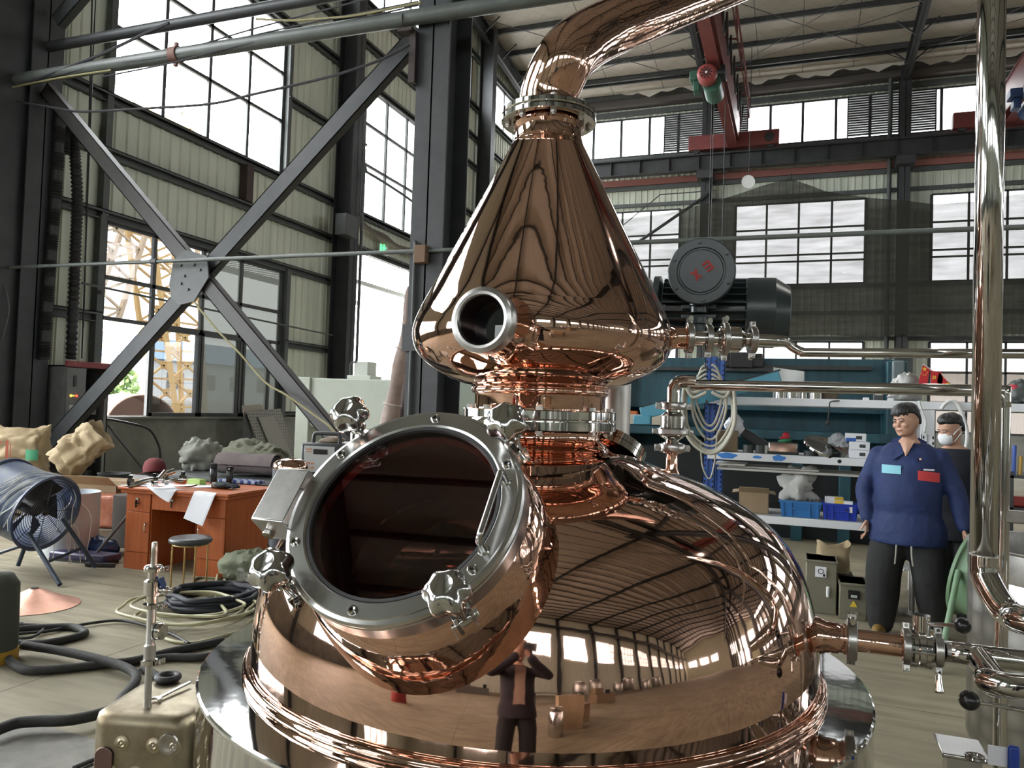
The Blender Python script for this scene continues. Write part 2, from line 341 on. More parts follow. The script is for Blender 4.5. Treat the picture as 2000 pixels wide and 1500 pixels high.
for (a,b,z0,z1) in holesL[5:]:
    if z0<12: window('x',X_L+.02,a,b,z0,z1,4,(.4,.72))
for i,(a,b,z0,z1) in enumerate(holesL[11:]): window('x',X_L+.02,a,b,z0,z1,5,())
g=MB()
def ziron(mb,z,a0,a1,x=X_L+.03,h=.16):
    mb.bx(x,x+.02,a0,a1,z-h/2,z+h/2); mb.bx(x,x+.14,a0,a1,z+h/2-.015,z+h/2); mb.bx(x+.12,x+.14,a0,a1,z+h/2-.05,z+h/2); mb.bx(x-.02,x+.11,a0,a1,z-h/2,z-h/2+.015)
for z,a0,a1 in ((6.44,8.2,30.5),(5.54,8.2,16),(4.52,8.2,16.2),(8.22,8.2,9.3),(8.22,13.85,17.1),(2.85,8.2,9.3),(2.85,14.05,16),(9.9,8.2,30.5),(10.9,8.2,30.5),(11.95,8.2,30.5),(13.7,8.2,30.5),(5.56,16,24),(8.22,21.8,25),(2.85,22.5,30)): ziron(g,z,a0,a1)
for y,z0,z1 in ((9.28,4.5,10),(13.9,6.4,9.9),(14.12,1.22,4.5),(9.26,1.22,4.5),(16.95,6.4,9.9),(21.9,6.4,9.9),(16.2,0,5.6),(22.5,0,5.6)): g.bx(X_L+.03,X_L+.15,y-.06,y+.06,z0,z1)
struct('trim_2',g,K['girt'],'horizontal grey girts and jambs of the left wall',keep=True,smooth=0)
g=MB().bx(X_L+.02,X_L+.2,12.55,12.75,5.62,6.36)
struct('trim_3',g,mat('rusty_brown_steel',(.05,.03,.025),.7),'short rusty post under the tall left window',keep=True,smooth=0)
# back wall
holesB=[(-10.4,77.5,12.0,13.55)]
bays=[(-9.1,-4.45),(-2.33,2.28),(4.42,9.1),(11.2,15.8),(18,22.6),(24.8,29.4),(31.6,36.2),(38.4,43),(45.2,49.8),(52,56.6),(58.8,63.4),(65.6,70.2)]
for a,b in bays: holesB += [(a,b,6.6,9.72),(a,b,1.25,4.43)]
w=MB(); clad(w,'y',Y_B,X_L,X_R,1.2,14.5,holesB,sgn=-1); 
struct('wall_back',w,K['cladding'],'pale green ribbed metal back wall',keep=True,smooth=0)
struct('trim_4',MB().bx(X_L,X_R,Y_B-.03,Y_B+.25,0,1.22),K['concrete'],'concrete base of the back wall',keep=True,smooth=0)
labB={1:'back-wall window behind the motor and dark net, middle height',2:'middle-height back-wall window partly behind the upright steel pipe'}
for i,(a,b) in enumerate(bays):
    window('y',Y_B-.02,a,b,6.6,9.72,4,(.28,.36,.68),glass='back_glass',fr='dark_steel',label=labB.get(i))
    window('y',Y_B-.02,a,b,1.25,4.43,4,(.33,.66),glass='back_glass',fr='dark_steel',label='low back-wall window under the dark net' if i==2 else None)
mb=MB(); slat=MB()
x=-10.4; k=0
while x<77.4:
    mb.bx(x-.05,x+.05,Y_B-.06,Y_B+.02,12,13.55); x+=1.16
mb.bx(-10.4,77.5,Y_B-.05,Y_B+.01,11.97,12.03); mb.bx(-10.4,77.5,Y_B-.05,Y_B+.01,13.52,13.58)
WN[0]+=1; o=tag(obj('window_%d'%WN[0],mb,K['dark_steel'],smooth=0,keep=True),'long strip of clerestory glazing below the back eave',None,None,'structure')
obj('pane',MB().add([(-10.4,Y_B-.02,12),(77.5,Y_B-.02,12),(77.5,Y_B-.02,13.55),(-10.4,Y_B-.02,13.55)],[(0,1,2,3)]),K['pale_glass'],o,smooth=0)
for k,(a,b) in enumerate(((-5.15,-1.95),(1.6,4.5),(8.4,11.4),(15.2,18.2))):
    lv=MB()
    for j in range(17):
        z=12.06+j*.089; lv.bx(a,b,Y_B-.14,Y_B-.05,z,z+.056)
    for xx in (a,(a+b)/2,b): lv.bx(xx-.02,xx+.02,Y_B-.14,Y_B-.05,12,13.55)
    struct('trim_%d'%(5+k),lv,K['dark_steel'],('dark louvre vent in the clerestory behind the hoisting crane girder','dark louvre vent in the clerestory beside the right back column')[k] if k<2 else None,keep=True,smooth=0)
g=MB()
for z,h in ((11.85,.16),(13.75,.2),(10.65,.16),(9.95,.14),(6.5,.14),(4.55,.14),(5.5,.14)): g.bx(X_L,X_R,Y_B-.16,Y_B-.05,z-h/2,z+h/2)
struct('trim_9',g,K['girt'],'horizontal girts of the back wall',keep=True,smooth=0)
struct('trim_10',MB().bx(X_L,X_R,Y_B-.5,Y_B-.05,13.95,14.3),mat('brown_grey_eave_beam',(.085,.075,.07),.6),'dark eave gutter beam along the back wall',keep=True,smooth=0)
pr=MB().bx(-9,43,Y_B-.2,Y_B-.1,10.75,11.0); struct('trim_11',pr,mat('faded_red_rail',(.30,.12,.10),.6),'faded red conductor rail under the crane beam',keep=True,smooth=0)
# near wall and right end, seen in reflections
holesN=[]
for a,b in bays: holesN += [(a,b,6.6,9.72)]
w=MB(); clad(w,'y',Y_N,X_L,X_R,0,14.5,holesN)
struct('wall_front',w,K['cladding'],keep=True,smooth=0)
for a,b in bays:
    for z0,z1 in ((6.6,9.72),): window('y',Y_N+.02,a,b,z0,z1,4,(.33,.66),glass='pale_glass',fr='dark_steel')
w=MB(); clad(w,'x',X_R,Y_N,Y_B,0,16,[(14,24,0,6.0)]+[(y_,y_+4.4,6.6,9.7) for y_ in (-17,-10,-3.5,9.5,17,24.5)],sgn=-1)
struct('wall_right',w,K['cladding'],keep=True,smooth=0)
# steel columns (H sections), beams, purlins
def hcol(x,y,z1,w=.36,d=.55,ax='y'):
    mb=MB()
    if ax=='y':
        mb.bx(x-w/2,x+w/2,y-d/2,y-d/2+.022,0,z1); mb.bx(x-w/2,x+w/2,y+d/2-.022,y+d/2,0,z1); mb.bx(x-.01,x+.01,y-d/2,y+d/2,0,z1)
    else:
        mb.bx(x-d/2,x-d/2+.022,y-w/2,y+w/2,0,z1); mb.bx(x+d/2-.022,x+d/2,y-w/2,y+w/2,0,z1); mb.bx(x-d/2,x+d/2,y-.01,y+.01,0,z1)
    return mb
def column(mb,label=None,m='dark_steel'):
    return struct('steel_column',mb,K[m],label,keep=True,smooth=0)
mb=hcol(-10.54,Y_C,14.4,.5,.36,'x'); mb.bx(-10.7,-10.2,Y_C-.32,Y_C+.32,0,.03); mb.bx(-10.69,-10.45,6.2,Y_C-.2,0,14.4)
column(mb,'massive dark steel column at the left edge beside the electrical cabinet')
mb=hcol(-3.93,Y_C,14.4,.40,.62,'y'); mb.bx(-4.16,-3.70,Y_C-.36,Y_C-.31,2.2,2.5); mb.bx(-4.3,-3.6,Y_C-.4,Y_C+.4,0,.03)
column(mb,'dark steel column directly left of the copper cone')
for x in (2.9,9.7,16.5,23.3,30.1,36.9,43.7,50.5,57.3,64.1,70.9): column(hcol(x,Y_C,14.4,.40,.62,'y'))
mb=hcol(X_L+.42,15.86,14.6,.36,.5,'x'); column(mb,'dark steel wall column between the left windows and the open doorway')
mb=hcol(X_L+.42,24.4,14.8,.36,.5,'x'); column(mb,'dark steel wall column right of the doorway, beside the cone column')
for y in (.3,-7.2): column(hcol(X_L+.3,y,14.8,.36,.5,'x'))
lc={0:'dark back-wall column behind the crane hoist and motor',1:'dark back-wall column behind the two men, right'}
for i,x in enumerate((-3.42,3.46,10.3,17.1,23.9,30.7,37.5,44.3,51.1,57.9,64.7,71.5)): column(hcol(x,Y_B-.45,14.2,.36,.55,'y').bx(x-.3,x+.3,Y_B-1.1,Y_B-.2,10.6,10.9),lc.get(i))
for x in (-3.4,3.46,10.3,17.1,23.9,30.7,37.5,44.3,51.1,57.9,64.7,71.5): column(hcol(x,Y_N+.35,14.2,.36,.5,'y'))
def rafter(x):
    mb=MB()
    for y0,y1 in ((Y_B-.4,(Y_B+Y_C)/2),((Y_B+Y_C)/2,Y_C),(Y_C,(Y_N+Y_C)/2),((Y_N+Y_C)/2,Y_N+.4)):
        a,b=V(x,y0,roof_z(y0)-.5),V(x,y1,roof_z(y1)-.5)
        mb.bar(a+V(0,0,.25),b+V(0,0,.25),.22,.02); mb.bar(a-V(0,0,.22),b-V(0,0,.22),.22,.02); mb.bar(a,b,.012,.5)
    return mb
for i,x in enumerate((-10.3,-3.42,3.46,10.3,17.1,23.9,30.7,37.5,44.3,51.1,57.9,64.7,71.5)):
    mb=rafter(x)
    for y in (28.9,27.2,25.5,23.8):
        for s in (-1,1): mb.bar(V(x,y,roof_z(y)-.72),V(x+s*.62,y,roof_z(y)-.16),.04,.04)
    struct('roof_beam',mb,K['dark_steel'],{2:'dark sloping roof rafter at upper right above the crane beam'}.get(i),keep=True,smooth=0)
pu=MB()
for y in (30.1,29.0,28.75,27.5,26.1,24.7,23.3,21.9,20.5,19.4,18,16.6,15.2,13.8,12.4,11,9.6,8.3,7,5.6,4.2,2.8,1.4,0,-1.4,-2.8,-4.2,-5.6,-7,-8.4,-9.8,-11.2,-12.6,-14,-15.4,-16.8,-18.2):
    z=roof_z(y)-.03; pu.bx(X_L,X_R,y-.05,y+.03,z-.2,z-.18); pu.bx(X_L,X_R,y-.01,y+.005,z-.2,z); pu.bx(X_L,X_R,y-.01,y+.06,z-.015,z)
struct('roof_purlin_beam',pu,K['mid_steel'],'parallel grey purlins under the hall roof',keep=True,smooth=0)
sr=MB()
for x0,x1 in ((-3.4,3.46),(3.46,10.3),(-10.3,-3.4)):
    for (xa,ya),(xb,yb) in (((x0,29.5),(x1,23.5)),((x1,29.5),(x0,23.5)),((x0,28.9),(x1,26.2))):
        sr.cyl((xa,ya,roof_z(ya)-.3),(xb,yb,roof_z(yb)-.3),.012,n=6)
for x in (-7.1,-5.1,-1.5,0,1.7,5.2,7,8.6):
    sr.cyl((x,30,roof_z(30)-.12),(x,23,roof_z(23)-.12),.01,n=6)
struct('roof_tie_beam',sr,K['dark_steel'],'thin crossed tie rods below the roof',keep=True)
ins=MB()
random.seed(3)
def rag(u,v): x=-6.8+u*14; return V(x,29.8-.08*v,14.3-.16*v-.08*v*math.sin(x*3.1)-.07*v*math.sin(x*7.7+1))
ins.sheet(rag,60,2,.006); tag(obj('torn_insulation',ins,K['white_film'],smooth=60),'ragged edge of white roof insulation hanging at the back eave','insulation')
rb=MB()
for s0,s1 in ((-10.5,77.5),):
    rb.bx(s0,s1,Y_B-1.05,Y_B-.7,11.5,11.53); rb.bx(s0,s1,Y_B-1.05,Y_B-.7,10.93,10.96); rb.bx(s0,s1,Y_B-.885,Y_B-.87,10.95,11.5); rb.bx(s0,s1,Y_B-.92,Y_B-.84,11.53,11.6)
    x=s0
    while x<s1: rb.bx(x,x+.012,Y_B-1.04,Y_B-.71,10.95,11.5); x+=1.14
struct('runway_beam',rb,K['dark_steel'],'long dark crane runway beam across the back wall',keep=True,smooth=0)
rb=MB(); 
for y in (Y_C+.75,Y_C-.75,Y_N+1): rb.bx(X_L,X_R,y-.16,y+.16,11.5,11.53).bx(X_L,X_R,y-.16,y+.16,10.93,10.96).bx(X_L,X_R,y-.01,y+.01,10.95,11.5)
struct('runway_beam',rb,K['dark_steel'],keep=True,smooth=0)
dp=MB(); dp.cyl((-3.9+6.9,Y_B-.35,0),(3.0,Y_B-.35,14),.075,n=12); tag(obj('downpipe',dp,K['girt']),'grey rainwater downpipe left of the right back-wall column','pipe')
# ------------------------------------------------------------------ the copper still
AX = V(-.625,1.902,0)
A = Matrix.Translation(AX)
still = thing('copper_still','big polished copper pot still with cone helmet, swan neck and round glass manway','still',AX,world=True)
def crv(pts,k=6): return [(p.x,p.y) for p in cat([(a,b,0) for a,b in pts],k)]
def arcp(cx,cz,r,a0,a1,k=8): return [(cx+r*math.cos(math.radians(a0+(a1-a0)*i/k)),cz+r*math.sin(math.radians(a0+(a1-a0)*i/k))) for i in range(k+1)]
# manway frame: z = outward axis of the door
MC=V(-.637,1.189,1.4236); mr=(MC-AX); mr.z=0; mr.normalize(); el=math.radians(39.65)
MF=frame(MC,mr*math.cos(el)+V(0,0,math.sin(el)),V(0,0,1).cross(mr))
dome=crv([(.1745,1.512),(.19,1.497),(.235,1.487),(.315,1.459),(.443,1.414),(.566,1.344),(.636,1.265),(.672,1.17),(.688,1.08),(.690,.985),(.690,.95)],8)
inner=[(r-.006,z-.004) for r,z in reversed(dome)]
body=MB(A).lathe(dome+inner,n=160,closed=True)
bo=obj('body',body,K['copper'],still,smooth=50)
cut=MB(MF); cut.lathe([(.0001,-.5),(.168,-.5),(.168,.1),(.0001,.1)],n=64)
co=obj('cutter',cut,K['copper'],None,smooth=0,keep=True)
bmod=bo.modifiers.new('b','BOOLEAN'); bmod.object=co; bmod.operation='DIFFERENCE'; bmod.solver='EXACT'
bpy.context.view_layer.update(); dg=bpy.context.evaluated_depsgraph_get()
nm=bpy.data.meshes.new_from_object(bo.evaluated_get(dg)); bo.modifiers.clear(); om=bo.data; bo.data=nm; bpy.data.meshes.remove(om); nm.name='body'
bpy.data.objects.remove(co)
obj('base_bead',MB(A).torus((0,0,.985),(0,0,1),.694,.013,n=160,m=14),K['copper_wave'],still,smooth=180)
sk=MB(A).lathe([(.691,.975),(.797,.975),(.801,.972),(.802,.966),(.800,.962),(.799,.10),(.76,.08),(.70,.08)],n=160)
obj('skirt',sk,K['steel_mirror'],still,smooth=35)
for k in range(4):
    a=PI/4+k*PI/2; obj('leg',MB(A).cyl((.62*math.cos(a),.62*math.sin(a),0),(.62*math.cos(a),.62*math.sin(a),.2),.035,n=20).cyl((.62*math.cos(a),.62*math.sin(a),0),(.62*math.cos(a),.62*math.sin(a),.012),.06,n=20),K['steel_dull'],still)
nk=MB(A).lathe([(.20,1.545),(.160,1.545),(.158,1.54),(.158,1.527),(.164,1.518),(.1745,1.512),(.1745,1.50)],n=96); obj('neck',nk,K['copper'],still,smooth=60)
def flange(name,z0,z1,r,nb,br,bolt_r,a_off,ri):
    mid=(z0+z1)/2; th=(z1-z0)/2-.0015
    fb=MB(A); fb.lathe([(ri,z0),(r-.002,z0),(r,z0+.002),(r,z0+th-.002),(r-.002,z0+th),(r-.010,z0+th),(r-.010,mid+.0015),(r-.002,mid+.0015),(r,mid+.004),(r,z1-.002),(r-.002,z1),(ri,z1),(ri,z0)],n=128)
    f=obj(name,fb,K['steel'],still,smooth=30)
    for k in range(nb):
        a=a_off+k*2*PI/nb; c=V(br*math.cos(a),br*math.sin(a),0)
        b=MB(A); b.cyl(c+V(0,0,z0-.012),c+V(0,0,z1+.004),bolt_r*.55,n=10); b.cyl(c+V(0,0,z1),c+V(0,0,z1+.009),bolt_r,n=6); b.cyl(c+V(0,0,z0-.008),c+V(0,0,z0),bolt_r,n=6)
        obj('bolt',b,K['steel_dull'],f,smooth=30)
flange('lower_flange',1.548,1.5975,.1985,8,.182,.009,math.radians(-72),.150)
cone=[(.168,1.585),(.170,1.60),(.170,1.630),(.172,1.636)]+arcp(.170,1.645,.009,-60,70,6)+[(.181,1.657),(.20,1.661),(.245,1.678),(.290,1.705)]
cone=crv(cone[:4],1)+cone[4:10]+crv([(.181,1.657),(.205,1.6625),(.25,1.680),(.296,1.709),(.325,1.742),(.3355,1.781),(.3305,1.815),(.316,1.852)],8)+[(.316-.223*t,1.852+.441*t) for t in [i/12 for i in range(1,13)]]
cone+= [(.0945,2.291),(.0945,2.292),(.092,2.296),(.0875,2.315),(.087,2.330),(.093,2.337),(.093,2.342),(.080,2.345),(.080,2.352)]
obj('cone_helmet',MB(A).lathe(cone,n=160),K['copper'],still,smooth=32)
flange('upper_flange',2.348,2.380,.1245,8,.106,.0085,math.radians(-66),.074)
ww=[at(1086,185,2.0),at(1087,160,2.0),at(1101,120,2.01),at(1133,87,2.06),at(1180,60,2.14),at(1240,36,2.23),at(1330,2,2.4),at(1500,-64,2.75),at(1700,-141,3.2)]
ww=[V(AX.x,AX.y,2.37),V(AX.x,AX.y,2.43)]+ww[2:]
obj('swan_neck',MB().tube(ww,.0765,n=64,k=14,caps=False),K['copper_wave'],still,smooth=180)
obj('swan_neck_collar',MB(A).lathe([(.072,2.380),(.084,2.380),(.084,2.388),(.0775,2.394),(.0765,2.40)],n=64),K['copper'],still,smooth=60)
# manway
mw=obj('manway_collar',MB(MF).lathe(crv([(.203,-.046),(.212,-.060),(.226,-.10),(.234,-.16),(.236,-.22),(.240,-.28),(.246,-.34)],6),n=128),K['copper_wave'],still,smooth=180)
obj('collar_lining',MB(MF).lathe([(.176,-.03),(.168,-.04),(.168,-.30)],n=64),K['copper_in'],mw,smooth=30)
fr=obj('manway_frame',MB(MF).lathe([(.178,-.052),(.214,-.052),(.217,-.049),(.217,-.021),(.2155,-.0185),(.210,-.0185),(.178,-.0185)],n=128),K['steel_ring'],still,smooth=30)
dr=obj('manway_door',MB(MF).lathe([(.178,-.0165),(.214,-.0165),(.2175,-.014),(.218,-.010),(.2155,-.0035),(.209,-.002),(.2075,.0),(.182,.0),(.1785,-.003),(.178,-.0165)],n=128),K['steel_ring'],still,smooth=25)
obj('gasket',MB(MF).lathe([(.179,-.005),(.1775,-.0025),(.172,-.003),(.170,-.010),(.179,-.012)],n=96,closed=True),K['black_rubber'],dr,smooth=60)
obj('glass_pane',MB(MF).lathe([(.0001,-.008),(.176,-.008),(.176,-.016),(.0001,-.016)],n=96),glassy('manway_sight_glass',(.80,.62,.62),.05),dr,smooth=30)
for dg_ in (91,149,-153,-93,-31.5,31):
    a=math.radians(dg_); c=V(.1965*math.cos(a),.1965*math.sin(a),0); F=MF@Matrix.Translation(c)
    b=MB(F); b.lathe([(.0001,.0012),(.0034,.0012),(.0036,.0046),(.0062,.0050),(.0082,.0032),(.0085,.0)],n=24)
    bb=obj('bolt',b,K['steel'],dr,smooth=30)
    obj('hex_recess',MB(F).cyl((0,0,.0013),(0,0,.0021),.0033,n=6),K['black_plastic'],bb,smooth=0)
def star_knob():
    mb=MB(); rings=[]; n=96
    for r,z,k in ((.012,-.008,0),(.026,-.007,.07),(.0330,-.001,.10),(.0355,.008,.105),(.0352,.017,.10),(.0325,.0255,.085),(.0280,.0318,.06),(.0225,.0358,.03),(.0185,.0374,.01),(.0170,.0376,0),(.0160,.0370,0),(.0001,.0366,0)):
        rings.append([V(r*(1+k*math.cos(6*t))*math.cos(t),r*(1+k*math.cos(6*t))*math.sin(t),z) for t in (2*PI*i/n for i in range(n))])
    return mb.loft(rings)
for i,dg_ in enumerate((45,134,-134,-46)):
    a=math.radians(dg_); c=V(.230*math.cos(a),.230*math.sin(a),0); F=MF@Matrix.Translation(c)@Matrix.Rotation(a,4,'Z')
    kb=star_knob(); F2=F@Matrix.Translation((0,0,.030))
    kb.v=[F2@p for p in kb.v]; ko=obj('star_knob',kb,K['knob'],still,smooth=55)
    s=MB(F); s.cyl((0,0,.006),(0,0,.028),.0135,n=24).cyl((0,0,.0),(0,0,.006),.016,n=24).cyl((0,0,-.05),(0,0,.0),.0065,n=12)
    obj('swing_bolt',s,K['steel'],ko,smooth=35)
    l=MB(F); l.bx(-.028,.012,-.017,-.010,-.062,-.030).bx(-.028,.012,.010,.017,-.062,-.030).cyl((0,-.024,-.047),(0,.024,-.047),.0052,n=12).cyl((0,.018,-.047),(0,.023,-.047),.009,n=6).cyl((0,-.009,-.047),(0,.009,-.047),.010,n=16)
    l.tube([(0,-.023,-.047),(.006,-.0235,-.056),(.012,-.026,-.066)],.0012,n=5,k=3)
    obj('clamp_lug',l,K['steel'],ko,smooth=30,bevel=.001)
hp=[V(.176,-.067,0),V(.176,-.067,.026),V(.178,-.060,.034),V(.179,-.05,.037),V(.179,.05,.037),V(.178,.060,.034),V(.176,.067,.026),V(.176,.067,0)]
h=MB(MF).tube(hp,.0055,n=14,k=6)
for s in (-1,1): h.lathe([(.0001,.003),(.0085,.003),(.0105,.0)],Matrix.Translation((.176,s*.067,0)),n=18)
obj('door_handle',h,K['steel_ring'],dr,smooth=50)
hg=MB(MF); hg.bx(-.274,-.205,-.062,.047,.016,.019); hg.bx(-.274,-.205,-.065,-.062,-.045,.019); hg.bx(-.274,-.205,.047,.050,-.045,.019)
hgo=obj('hinge_bracket',hg,K['steel_brushed'],still,smooth=30,bevel=.0025)
obj('hinge_pin',MB(MF).cyl((-.256,-.072,-.022),(-.256,.058,-.022),.007,n=16).cyl((-.256,-.073,-.022),(-.256,-.066,-.022),.011,n=20),K['steel'],hgo,smooth=30)
hb=MB(MF).bx(-.262,-.19,-.045,.03,-.06,-.018); obj('hinge_block',hb,K['steel_ring'],hgo,bevel=.003)
# sight glass on the helmet
sd=Vector((math.sin(math.radians(-23))*1,-math.cos(math.radians(-23)),.10))
yaw_c=math.atan2(AX.x,AX.y)   # towards the eye
base=V(0,0,0)
tocam=(EYE-V(AX.x,AX.y,1.79)); tocam.z=0; tocam.normalize()
sd=(Matrix.Rotation(math.radians(-22),3,'Z')@tocam); sd.z=.05; sd.normalize()
sgc=at(938,624,1.585); SF=frame(sgc,sd)
sg=obj('sight_glass',MB(SF).lathe([(.052,-.012),(.0515,-.004),(.054,.0),(.060,.001),(.069,-.003),(.0705,-.006),(.0705,-.030),(.066,-.034)],n=80),K['steel_brushed'],still,smooth=30)
obj('sight_glass_tube',MB(SF).lathe(crv([(.063,-.030),(.063,-.08),(.067,-.11),(.078,-.14)],5),n=64),K['copper_wave'],sg,smooth=60)
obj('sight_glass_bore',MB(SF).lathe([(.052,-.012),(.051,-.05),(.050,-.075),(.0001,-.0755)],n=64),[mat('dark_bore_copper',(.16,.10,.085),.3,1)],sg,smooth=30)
obj('glass_pane',MB(SF).lathe([(.0001,-.070),(.050,-.070)],n=64),mat('shade_dark_sight_glass',(.006,.007,.009),.04,0,spec=.6),sg,smooth=30)  # opaque pane, the shade inside the helmet put into its near-black colour
obj('reflection_plate',MB(SF).bx(.002,.034,-.036,-.001,-.0695,-.0685),mat('pale_painted_reflection',(.86,.88,.90),.5),sg,smooth=0)  # added pale plate paints in the bright square mirrored in the glass
# side nozzle on the body (the pipework clamps to it)
obj('side_nozzle',MB(frame((-.625,1.902,1.106),(1,0,0))).lathe([(.046,.66),(.042,.685),(.035,.70),(.034,.725),(.031,.728),(.031,.735),(.034,.737),(.034,.745)],n=48),K['copper_wave'],still,smooth=50)
# steam nozzle low on the shell
obj('low_nozzle',MB(frame((-.625,1.902,1.106),(math.cos(.62),math.sin(.62),0))).lathe([(.034,.66),(.030,.70),(.030,.74),(.042,.742),(.042,.75),(.0001,.75)],n=40),K['copper_wave'],still,smooth=40)

# ------------------------------------------------------------------ pipework
def tri_clamp(parent,p,d,r,side=(0,0,1),w=.014,name='pipe_clamp'):
    F=frame(p,d,side); mb=MB(F)
    mb.lathe([(r*.72,-w*.5),(r*.95,-w*.62),(r,-w*.45),(r,w*.45),(r*.95,w*.62),(r*.72,w*.5)],n=40)
    for s in (1,-1): mb.bx(s*r-.006,s*r+.012 if s>0 else s*r+.006,-.008,.008,-w*.5,w*.5) if s>0 else mb.bx(-r-.012,-r+.006,-.007,.007,-w*.5,w*.5)
    c=obj(name,mb,K['steel_brushed'],parent,smooth=35,bevel=.0012)
    n=MB(F); n.cyl((r+.008,-.016,0),(r+.008,.020,0),.003,n=8).cyl((r+.008,.010,0),(r+.008,.018,0),.007,n=12).bx(r+.001,r+.015,.017,.021,-.004,.004)
    n.cyl((-r-.006,-.009,0),(-r-.006,.009,0),.004,n=10)
    obj('wing_nut',n,K['steel'],c,smooth=35)
p1=thing('steel_pipe','slim polished steel pipe clamped to the right side of the cone helmet','pipe',at(1320,660,2.0),world=True)
d=(at(1320,660,2.0)-V(AX.x,AX.y,1.7964)); d.z=0; d.normalize(); q0=at(1320,660,2.0); q0.z=1.797
def P1(s): return q0+d*s
F1=frame(q0,d)
obj('copper_stub',MB(F1).lathe(crv([(.044,-.03),(.034,-.012),(.029,.0),(.029,.022)],4)+[(.034,.024),(.034,.03)],n=40),K['copper_wave'],p1,smooth=50)
tri_clamp(p1,P1(.034),d,.041)
obj('spool',MB(F1).lathe([(.034,.036),(.034,.040),(.019,.044),(.019,.075),(.034,.078),(.034,.084)],n=40),K['steel'],p1,smooth=35)
tri_clamp(p1,P1(.084),d,.037)
obj('check_valve',MB(F1).lathe([(.032,.088),(.032,.093),(.019,.096),(.019,.106),(.034,.112),(.041,.122),(.041,.130),(.034,.136),(.034,.163),(.022,.175),(.019,.178),(.019,.19),(.032,.193)],n=48),K['steel'],p1,smooth=35)
tri_clamp(p1,P1(.126),d,.044,side=(0,0,1),w=.012)
tri_clamp(p1,P1(.198),d,.036,side=(0,0,-1))
e=P1(.30)
obj('run',MB().tube([P1(.2),P1(.255),P1(.285)+V(0,0,-.003),P1(.30)+V(.004,.0,-.016),P1(.305)+V(.022,0,-.027),P1(.305)+V(.06,0,-.029),P1(.305)+V(.5,0,-.029),P1(.305)+V(2.2,0,-.029)],lambda t:.0165 if t<.16 else (.0165-.0045*min(1,(t-.16)/.2)),n=24,k=8),K['steel'],p1,smooth=180)
p2=thing('steel_pipe','polished steel pipe rising from the check valve on the dome, elbowed right','pipe',V(-.322,2.179,1.43),world=True)
B2=Matrix.Translation((-.322,2.179,0))
obj('copper_stub',MB(B2).lathe([(.030,1.40),(.022,1.432),(.0165,1.446),(.0165,1.487),(.03,1.490),(.03,1.496)],n=32),K['copper_wave'],p2,smooth=50)
tri_clamp(p2,V(-.322,2.179,1.503),V(0,0,1),.037,side=CR,w=.018)
obj('check_valve',MB(B2).lathe([(.03,1.511),(.03,1.516),(.02,1.519),(.02,1.526),(.032,1.534),(.042,1.545),(.042,1.553),(.034,1.560),(.034,1.592),(.024,1.602),(.02,1.604),(.02,1.612),(.032,1.614)],n=48),K['steel'],p2,smooth=35)
tri_clamp(p2,V(-.322,2.179,1.549),V(0,0,1),.045,side=CR,w=.014)
tri_clamp(p2,V(-.322,2.179,1.620),V(0,0,1),.037,side=CR,w=.018)
obj('run',MB().tube([(-.322,2.179,1.625),(-.322,2.179,1.655),(-.321,2.179,1.672),(-.31,2.179,1.686),(-.293,2.179,1.690),(-.26,2.179,1.690)],.0185,n=24,k=8).tube([(-.27,2.179,1.682),(-.2,2.179,1.681),(.43,2.179,1.681),(.455,2.179,1.679),(.472,2.179,1.665),(.478,2.179,1.64),(.478,2.179,1.55),(.478,2.179,.0)],.0148,n=24,k=8),K['steel'],p2,smooth=180)
obj('pipe_collar',MB().bx(.47,.62,2.165,2.193,1.362,1.392),K['steel_brushed'],p2,bevel=.003)
p3=thing('steel_pipe','horizontal copper and steel pipe with butterfly valve at lower right of the body','pipe',V(.12,1.902,1.106),world=True)
F3=frame((-.625,1.902,1.106),(1,0,0))
tri_clamp(p3,V(.128,1.902,1.106),V(1,0,0),.046,side=(0,-.25,1),w=.018)
obj('copper_run',MB(F3).lathe([(.036,.756),(.030,.760),(.0245,.764),(.0245,.852),(.034,.854),(.034,.858)],n=40),K['copper_wave'],p3,smooth=35)
tri_clamp(p3,V(.238,1.902,1.106),V(1,0,0),.039,side=(0,-.25,-1))
vb=MB(F3); vb.lathe([(.03,.868),(.03,.874),(.038,.876),(.038,.884),(.042,.886),(.042,.898),(.038,.900),(.038,.908),(.03,.910),(.03,.914)],n=48)
for k in range(8): 
    a=k*PI/4; vb.cyl((.039*math.cos(a),.039*math.sin(a),.870),(.039*math.cos(a),.039*math.sin(a),.914),.0035,n=6)
vv=obj('valve_body',vb,K['steel'],p3,smooth=35)
obj('valve_stem',MB().cyl((.267,1.902,1.140),(.267,1.902,1.178),.0175,n=24),K['steel'],vv,smooth=35)
kb=ony(1880,1222,1.84)
lv=obj('valve_lever',MB().cyl((.275,1.90,1.160),kb,.0042,n=12),K['steel'],vv)
obj('ball_knob',MB().ball(kb,.0165),K['black_plastic'],lv,smooth=180)
tri_clamp(p3,V(.300,1.902,1.106),V(1,0,0),.036,side=(0,-.2,-1))
obj('clamp_wing',MB().tube([(.300,1.890,1.066),(.300,1.886,1.045),(.301,1.882,1.022)],lambda t:.004+.006*t,n=12,k=4),K['steel'],p3,smooth=180)
obj('run',MB().tube([(.305,1.902,1.106),(.37,1.902,1.106),(1.4,1.902,1.106)],.0225,n=32,k=1),K['steel'],p3,smooth=180)
obj('branch_elbow',MB().tube([(.372,1.902,1.106),(.384,1.875,1.090),(.40,1.835,1.068),at(1925,1328,1.57),at(1965,1338,1.535),at(2020,1342,1.51),at(2200,1350,1.44)],.0245,n=32,k=8),K['steel'],p3,smooth=180)
